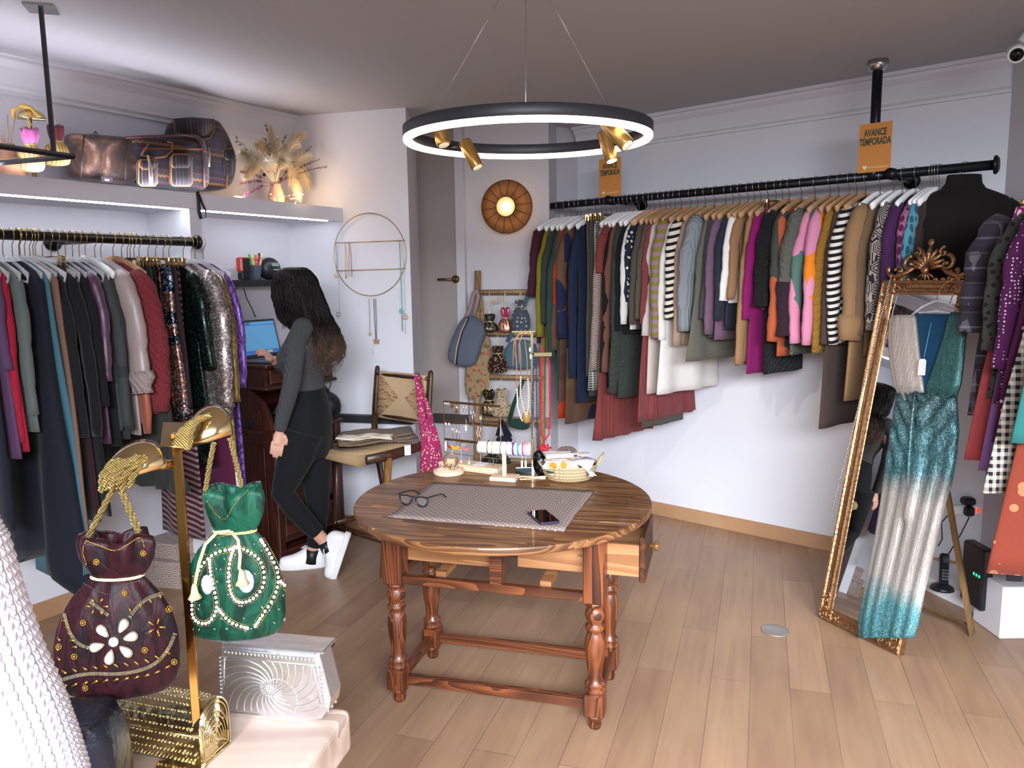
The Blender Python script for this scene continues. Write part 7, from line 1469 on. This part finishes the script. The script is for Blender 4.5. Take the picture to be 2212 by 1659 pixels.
def bag_decor(o, rg, bo):
    me = bo.data; bv = BVHTree.FromPolygons([v.co+o.location for v in me.vertices], [tuple(p.vertices) for p in me.polygons]); 
    def hit(px, py, lift=.0015):
        d = Vector(_ray(px, py)).normalized(); h_ = bv.ray_cast(Vector(CP), d)
        if h_[0] is None: return None
        n_ = h_[1]; n_ = -n_ if n_.dot(d) > 0 else n_
        return h_[0]-o.location+n_*lift, n_
    return hit
def c3(L): return [(x*.4694, 880+y*.4694) for x, y in L]
def dense(L, step):
    out = []
    for (a, b), (c, d) in zip(L[:-1], L[1:]):
        l = math.hypot(c-a, d-b); n = max(1, int(l/step))
        for k in range(n): out.append((a+(c-a)*k/n, b+(d-b)*k/n))
    out.append(L[-1]); return out
def smooth(L, it=2):
    for _ in range(it):
        q = [L[0]]
        for a, b in zip(L[:-1], L[1:]): q += [(a[0]*.75+b[0]*.25, a[1]*.75+b[1]*.25), (a[0]*.25+b[0]*.75, a[1]*.25+b[1]*.75)]
        L = q+[L[-1]]
    return L
def beadline(mb, hit, L, step, r_, off=0):
    L = smooth(c3(L)); D = dense(L, step)
    for i, (x, y) in enumerate(D):
        if off:
            a = D[max(0, i-1)]; b = D[min(len(D)-1, i+1)]; dx, dy = b[0]-a[0], b[1]-a[1]; l = math.hypot(dx, dy) or 1; x, y = x-dy/l*off, y+dx/l*off
        h_ = hit(x, y)
        if h_: mb.ell(h_[0], r_, 6, 4)
PEAR = plain('d2ccd0', .2, .15, name='pearl white'); GBD = plain('c89a4a', .25, .9, name='gold bead'); PEW = plain('8a7c66', .3, .85, name='pewter bead'); CRY = plain('dfe6f5', .05, .3, name='crystal', Transmission_Weight=.3)
def velvet(h, h2):
    t_ = NT('crushed_velvet'); n1 = t_.n('TexNoise', {'Vector': t_.co((26, 26, 12)), 'Scale': 1., 'Detail': 4., 'Distortion': 1.5}); t_.set(Base_Color=t_.ramp(n1, [(.38, lin(h)), (.55, lin(h2)), (.7, lin(h))]), Roughness=.55, Specular_IOR_Level=.25, Sheen_Weight=.08, Sheen_Roughness=.35); t_.bump(n1, .5, .01); return t_.m
# maroon bag
o, rg, bo = potli('potli_bag', 'maroon velvet potli bag with beaded flower hanging from the brass stand', 254, 1155, 1243, 1497, 272, velvet('0f0307', '2c0711'), None, Yo=1.14, strings=False, tail=False, band='e8dcb0', tw=.42); hit = bag_decor(o, rg, bo); o['category'] = 'handbag'
mb = MB(); e = smooth(c3([(405, 600), (470, 470), (535, 350)])); e2 = smooth(c3([(640, 575), (590, 460), (545, 350)])); Yb = 1.14
def rb(px, py, Y): return Vector(PY(px, py, Y))-o.location
braid(mb, [rb(x, y, Yb-.01) for x, y in e], .0042); braid(mb, [rb(x, y, Yb-.01) for x, y in e2], .0042)
for k, (sx, dy_) in enumerate(((0, 0), (12, 6), (24, 3), (36, 8), (50, 2), (66, 10))):
    braid(mb, [rb(228+sx*.9-8, 1062-dy_, Yb-.025), rb(220+sx, 1030, Yb-.03), rb(240+sx*1.05, 1000-dy_*.5, Yb-.015), rb(268+sx*.85, 985+k*1.5, Yb+.02)], .0045)
braid(mb, [rb(252, 1045, Yb-.035), rb(275, 1020, Yb-.035), rb(300, 995, Yb-.02), rb(322, 984, Yb), rb(340, 990, Yb)], .005); braid(mb, [rb(240, 1050, Yb-.035), rb(262, 1010, Yb-.04), rb(300, 985, Yb-.02)], .005)
obj('braided_handle', mb, CDM, o)
mb = MB()
for L in ([(600, 965), (650, 895), (720, 862), (790, 848)], [(300, 950), (325, 1040), (365, 1090), (410, 1105)], [(275, 1255), (400, 1220), (560, 1228), (700, 1195), (775, 1115), (803, 1040)], [(420, 895), (470, 930), (500, 955)]):
    mb = MB()
    for of in (-2.6, 0, 2.6): beadline(mb, hit, L, 2.6, .0013, of)
    obj('beaded_trim', mb, PEW, o)
for L in ([(370, 800), (440, 840), (520, 870), (560, 820), (640, 800)], [(330, 850), (290, 960), (270, 1060)], [(720, 770), (760, 840)]):
    mb = MB(); beadline(mb, hit, L, 3., .0009); obj('fine_bead_line', mb, PEW, o)
mb = MB()
for L in ([(400, 612), (380, 650), (400, 720)], [(405, 615), (470, 640), (540, 665), (600, 620), (655, 590), (665, 640)]): beadline(mb, hit, L, 2.6, .0011)
for (x, y) in ((385, 990), (575, 855), (668, 1115), (345, 1145), (775, 930), (395, 1290), (445, 710), (660, 670), (275, 1100), (800, 1170)):
    for k in range(9):
        a = 2*pi*k/9; h_ = hit(*c3([(x+12*cos(a), y+12*sin(a))])[0]); 
        if h_: mb.ell(h_[0], .0014, 6, 4)
    h_ = hit(*c3([(x, y)])[0]); 
    if h_: mb.ell(h_[0], .0026, 8, 6)
obj('gold_beads', mb, GBD, o); mb = MB(); rn_ = random.Random(4)
def bug(x, y, a, l=22):
    h1, h2 = hit(*c3([(x-l/2*cos(a), y-l/2*sin(a))])[0]), hit(*c3([(x+l/2*cos(a), y+l/2*sin(a))])[0])
    if h1 and h2: mb.tube([h1[0], h2[0]], [.0012, .0022], 6)
for i in range(11): f = i/10; x = 300+470*f; yb = 1250-25*sin(pi*f)-90*f**4; bug(x, yb-35, .6, 26); bug(x, yb+32, -.5, 28)
for i in range(5): a = i*1.25; bug(718+28*cos(a), 1010+28*sin(a), a, 30)
for i in range(6): a = i*1.05; bug(450+40*cos(a), 915+30*sin(a), a, 24)
for i in range(5): bug(600+45*i, 930-30*i*.7, 1.2, 22); bug(300+12*i, 980+30*i, .1, 22)
for i in range(7): bug(268+(i % 2)*8, 930+45*i, .9, 20)
obj('bugle_beads', mb, GBD, o); mb = MB(); mb2 = MB()
for (x, y) in ((478, 1030), (567, 1005), (603, 1055), (580, 1120), (508, 1147), (450, 1100)):
    cxx, cyy = 525, 1078; a = math.atan2(y-cyy, x-cxx); P = []
    for k in range(20):
        t_ = 2*pi*k/20; u_, v_ = 34*cos(t_), 19*sin(t_)*(1-.45*cos(t_+pi)); X_, Y_ = x+u_*cos(a)-v_*sin(a), y+u_*sin(a)+v_*cos(a); h_ = hit(*c3([(X_, Y_)])[0], .002); 
        if h_: P.append(h_[0])
    if len(P) > 8:
        c_ = sum(P, Vector())/len(P); n_ = hit(*c3([(x, y)])[0])[1]; 
        mb.loft([P, [p*.75+c_*.25+n_*.003 for p in P], [p*.3+c_*.7+n_*.004 for p in P]])
        for p, q in zip(P, P[1:]+P[:1]): mb2.ell(p, .0014, 6, 4); mb2.ell((p+q)/2, .0014, 6, 4)
obj('pearl_petals', mb, PEAR, o); h_ = hit(*c3([(525, 1078)])[0]); obj('petal_edging', mb2, PEW, o); obj('crystal_center', MB().ell(h_[0], (.008, .006, .008), 10, 6), CRY, o)
# green bag
o, rg, bo = potli('potli_bag', 'emerald green velvet potli bag with pearl paisleys hanging from the brass stand', 508, 1052, 1146, 1376, 222, velvet('012017', '084633'), None, Yo=1.22, strings=False, tail=False, band='e0c880', tw=.42); hit = bag_decor(o, rg, bo); o['category'] = 'handbag'; Yb = 1.22
mb = MB(); braid(mb, [rb(x, y, Yb-.02) for x, y in c3([(945, 385), (965, 260), (985, 160)])], .0036); braid(mb, [rb(x, y, Yb-.02) for x, y in c3([(1112, 365), (1085, 250), (1058, 140)])], .0036)
for k in range(9): f = k/8; braid(mb, [rb(378+30*f, 966+8*f-4, 1.175), rb(388+22*f, 935, 1.17), rb(412+16*f, 912-8*f, 1.175), rb(440+14*f, 903-5*f, 1.19)], .0042)
obj('braided_handle', mb, CDM, o); mb = MB()
PL = [[(1080, 640), (1150, 660), (1210, 720), (1218, 820), (1160, 890), (1090, 900), (1060, 850), (1050, 770), (1062, 690), (1080, 640)], [(1075, 650), (980, 670), (920, 740), (900, 820), (885, 900), (890, 980), (960, 1000), (1005, 930), (990, 840), (970, 760), (965, 700)], [(1200, 610), (1245, 680), (1285, 770), (1270, 860), (1210, 950), (1175, 1005)], [(1010, 930), (1060, 990), (1140, 1015)], [(1290, 800), (1330, 850)]]
for L in PL: mb = MB(); beadline(mb, hit, L, 6.4, .0031); obj('pearl_paisley', mb, PEAR, o)
mb = MB()
for L in PL:
    mb = MB()
    for of in (-6, 6): beadline(mb, hit, L, 2.8, .0010, of)
    obj('gold_edging', mb, GBD, o)
for L in ([(875, 440), (900, 410), (950, 400)], [(955, 430), (1000, 500), (1045, 520), (1080, 440), (1140, 380)], [(900, 600), (940, 610), (1100, 580), (1160, 560)]):
    mb = MB(); beadline(mb, hit, L, 3, .0010); obj('gold_edging', mb, GBD, o)
mb = MB()
for (x, y, w_, h2) in ((955, 815, .010, .017), (1132, 800, .014, .020)):
    h_ = hit(*c3([(x, y)])[0]); 
    if h_: mb.ell(h_[0], (w_, .006, h2), 12, 6)
obj('crystal_gems', mb, CRY, o); mb = MB(); rn_ = random.Random(8)
for k in range(70):
    x, y, a = rn_.uniform(880, 1330), rn_.uniform(620, 1030), rn_.random()*3.1; h1, h2 = hit(*c3([(x, y)])[0]), hit(*c3([(x+14*cos(a), y+14*sin(a))])[0])
    if h1 and h2: mb.tube([h1[0], (h1[0]+h2[0])/2, h2[0]], [.0008, .0018, .0008], 6)
obj('rice_beads', mb, SILV, o); mb = MB()
mb.tube([rb(x, y, Yb-.045) for x, y in c3([(1060, 570), (1000, 575), (945, 630), (915, 720), (900, 800), (898, 820)])], .0028, 6, .5); mb.tube([rb(x, y, Yb-.05) for x, y in c3([(1062, 570), (1095, 610), (1105, 680), (1100, 740), (1112, 760)])], .0028, 6, .5)
for (x, y) in ((895, 845), (1112, 780)): p = rb(*c3([(x, y)])[0], Yb-.048); mb.lathe([(.002, .012), (.004, .008), (.006, -.004), (.011, -.012), (.001, -.012)], 12, p)
obj('ribbon_tie', mb, plain('d8c08a', .5), o)
# silver clutch
A = Vector(PZ(476, 1540, ZB)); B = Vector(PZ(716, 1566, ZB)); ax = (B-A); wd = ax.length; ax.normalize(); bkv = Vector((-ax.y, ax.x, 0)); M = Matrix(((ax.x, bkv.x, 0, A.x), (ax.y, bkv.y, 0, A.y), (0, 0, 1, ZB), (0, 0, 0, 1)))
t = thing('metal_clutch', 'silver engraved metal clutch with swirl pattern on the bench', 'handbag', M=M); ht = PY(486, 1388, A.y+.01)[2]-ZB
SV = plain('e2e2e6', .36, 1., 'engraved silver', bump=.15, bs=40); wt = wd*.86; x0t = .012
def cfront(f, inset=0): return None
fr = [(0.012, 0), (wd-.05, 0), (wd-.02, .008), (wd-.004, .03), (wd, .05), (wd-.018, ht), (x0t, ht), (-.003, .04), (0, .012)]
mb = MB(); cxm = sum(p[0] for p in fr)/len(fr); czm = ht/2
rings = [[((x-cxm)*s_+cxm, y, (z-czm)*s_+czm) for x, z in fr] for s_, y in ((.9, -.002), (1, .002), (1.0, .045), (.97, .055), (.9, .058))]
obj('shell', mb.loft(rings, sm=False), SV, t, mods=(('BEVEL', dict(width=.002, segments=2, limit_method='ANGLE')),))
mb = MB(); ccx, ccz = wd*.47, ht*.44
def inside(x, z): return .012 < x < wd-.016 and .010 < z < ht-.022
for k in range(22):
    pts = []; a0 = 2*pi*k/22
    for i in range(60):
        r_ = .016+.0021*i; a = a0+r_*14; x, z = ccx+r_*cos(a), ccz+r_*.85*sin(a)
        if inside(x, z): pts.append((x, -.0022, z))
        elif len(pts) > 2: break
    if len(pts) > 2: mb.tube(pts, .0011, 5)
obj('swirl_relief', mb, SV, t); mb = MB()
for k in range(12):
    for j in range(5): a = 2*pi*k/12+.25*j; mb.ell((ccx+(.003+.0032*j)*cos(a), -.0022, ccz+(.003+.0032*j)*sin(a)), .0014, 6, 4)
for k in range(20): a = .4+k*.13; r_ = .018+k*.0028; mb.ell((ccx+r_*cos(-a+1.9), -.0022, ccz+r_*.85*sin(-a+1.9)), .0015, 6, 4) if inside(ccx+r_*cos(-a+1.9), ccz+r_*.85*sin(-a+1.9)) else None
for k in range(24): f = (k+.5)/24; mb.ell((.014+(wd-.04)*f, -.002, ht-.012), (.0032, .0012, .0032), 8, 4)
for k in range(11): f = (k+.5)/11; mb.ell((wd-.010-.006*f, -.002, .03+(ht-.05)*f), (.003, .0012, .0032), 8, 4); mb.ell((.004+.004*f, -.002, .03+(ht-.05)*f), (.003, .0012, .0032), 8, 4)
obj('bead_relief', mb, SV, t); mb = MB()
for (a_, b_) in (((.010, ht-.021), (wd-.02, ht-.021)), ((.010, ht-.003), (wd-.016, ht-.003)), ((.012, .006), (wd-.05, .006)), ((wd-.019, .04), (wd-.030, ht-.022)), ((.010, .03), (.018, ht-.022))): mb.tube([(a_[0], -.0022, a_[1]), (b_[0], -.0022, b_[1])], .001, 5)
obj('rim_wire', mb, SV, t); obj('lid', MB().box((x0t+wt/2+.006, .028, ht+.003), (wt+.01, .058, .006), bev=.002), SV, t); obj('hinge_knob', MB().box((wd-.02, .056, ht-.005), (.012, .012, .018), bev=.003), SATB, t)
mb = MB()
for k in range(9):
    for j in range(3): mb.ell((wd-.010-.012*(k/9), .012+.016*j, .02+(ht-.03)*k/9), (.0022, .004, .004), 8, 4)
obj('side_relief', mb, SV, t)
# gold barrel clutch
A = Vector(PZ(262, 1622, ZB)); B = Vector(PZ(454, 1645, ZB)); ax = (B-A).normalized(); wd = .205; bkv = Vector((-ax.y, ax.x, 0)); A = B-ax*wd; M = Matrix(((ax.x, bkv.x, 0, A.x), (ax.y, bkv.y, 0, A.y), (0, 0, 1, ZB), (0, 0, 0, 1))) @ Matrix.Rotation(-.10, 4, 'Z')
t = thing('metal_clutch', 'gold hammered barrel shaped metal clutch on the bench', 'handbag', M=M); D_ = .075; Hh = .105
prof = [(0.004, 0), (0, .006), (0, .055)]+[(D_/2-D_/2*cos(a), .06+.045*sin(a)) for a in [pi*k/16 for k in range(1, 16)]]+[(D_, .055), (D_, .006), (D_-.004, 0)]
GG = plain('d6c498', .2, 1., 'hammered gold', bump=.3, bs=55); obj('shell', MB().loft([[(x, y, z) for y, z in prof] for x in (0, .004, wd-.004, wd)]), GG, t)
mb = MB(); rn_ = random.Random(2)
for i in range(24):
    for j in range(11):
        x = .010+(wd-.02)*(i+.5*(j % 2))/24; s_ = j/10
        if s_ < .35: y, z = -.0, .008+.05*s_/.35
        else: a = pi*(s_-.35)/.65*.62; y, z = D_/2-D_/2*cos(a), .06+.045*sin(a)
        mb.ell((x+rn_.uniform(-.001, .001), y, z), .0031*rn_.uniform(.55, 1.15), 8, 5)
obj('studs', mb, GG, t)['kind'] = 'stuff'
obj('lid_seam', MB().tube([(0, -.001, .056), (wd, -.001, .056)], .0018, 6), GG, t); mb = MB()
for r_ in (.95, .82): mb.tube([(wd+.0005, D_/2+(y-D_/2)*r_, .052+(z-.052)*r_) for y, z in prof], .0012, 5, closed=True)
for k in range(5):
    q_ = [(wd+.001, D_/2+(.030-.0055*k)*cos(a), .03+(.05-.009*k)*sin(a)) for a in [pi*j/14 for j in range(15)]]; mb.tube(q_, .0009, 5)
for k in range(16): mb.ell((wd+.001, D_/2+rn_.uniform(-.02, .02), rn_.uniform(.02, .08)), .0018, 6, 4)
obj('end_engraving', mb, GG, t)
# dark beaded bag with jute panel
A = Vector((-.735, 1.03, ZB)); t = thing('beaded_bag', 'dark navy bag with gold beaded flap and jute panel at the lower left', 'handbag', A, .12); t.scale = (1.55, 1.25, 1.8); NVY = plain('12131f', .35, bump=.3, bs=90)
pl = [(-.16, 0), (.02, 0), (.075, .004), (.10, .03), (.102, .055), (.099, .085), (.088, .108), (-.16, .112)]
obj('bag_body', MB().loft([[((x)*s_, y, z*s_) for x, z in pl] for s_, y in ((.93, -.035), (1, -.025), (1, .03), (.93, .04))]), NVY, t, mods=(('BEVEL', dict(width=.006, segments=2, limit_method='ANGLE')),))
q_ = obj('flap', MB().prism([(-.16, .066), (.056, .066), (.069, .080), (.088, .108), (-.16, .114)], (0, -.036, 0), (1, 0, 0), (0, 0, 1), .004), NVY, t); mb = MB()
for L in ([(-.16, .069), (.054, .069), (.066, .082), (.083, .106)], [(-.16, .083), (.048, .083), (.060, .095), (.066, .106)], [(-.16, .091), (.042, .091)], [(-.16, .107), (.06, .107)]):
    for (a_, b_), (c_, d_) in zip(L[:-1], L[1:]):
        n = int(math.hypot(c_-a_, d_-b_)/.0032)
        for k in range(n): f = k/n; mb.ell((a_+(c_-a_)*f, -.0425, b_+(d_-b_)*f), .0014, 6, 4)
obj('gold_beads', mb, GBD, q_); obj('jute_panel', MB().box((-.005, -.038, .031), (.12, .006, .066)), cloth('gingham', 'a08c6c', '7a6a50', None, 2.5), t)
# knitted white sleeve close to the lens
bd_ = [(0-30, 1090), (0, 1150), (38, 1280), (80, 1395), (128, 1500), (160, 1590), (182, 1662), (200, 1740)]
Yk = .62; t = thing('knit_sweater', 'white chunky knit sweater cut off by the lower left edge', 'sweater', PY(0, 1500, Yk)); o0 = Vector(PY(0, 1500, Yk)); B_ = [Vector(PY(x-24, y+30, Yk)) for x, y in bd_]; Rk = .085; NL, NA = 260, 230
def ip(f): i = min(int(f), len(B_)-2); u_ = f-i; return B_[i]*(1-u_)+B_[i+1]*u_
V = []; Fc = []
for j in range(NL):
    f = (len(B_)-1)*j/(NL-1); p = ip(f); d_ = (ip(min(f+.3, len(B_)-1))-ip(max(0, f-.3))).normalized(); fwv = Vector(FW); sd = d_.cross(fwv).normalized(); sd = -sd if sd.x < 0 else sd; c_ = p-sd*Rk; bk2 = sd.cross(d_).normalized(); s_arc = f*.045
    for i in range(NA):
        a = -pi*.62+pi*1.24*i/(NA-1); u_ = a*Rk/.0105; v_ = s_arc/.0085; cu = u_-math.floor(u_)-.5; vv = v_+abs(cu)*1.1; bump_ = .0024*(.5-.5*cos(2*pi*vv))*(1-1.2*abs(cu))-.0022*(1 if abs(cu) > .44 else 0); r_ = Rk+bump_
        V.append(c_+sd*(r_*cos(a))+bk2*(r_*sin(a))-o0)
for j in range(NL-1):
    for i in range(NA-1): b = j*NA+i; Fc.append((b, b+1, b+NA+1, b+NA))
obj('knit_surface', MB().add(V, Fc), cloth('plain', 'f0ecf4', 'ffffff', None, 1.), t)
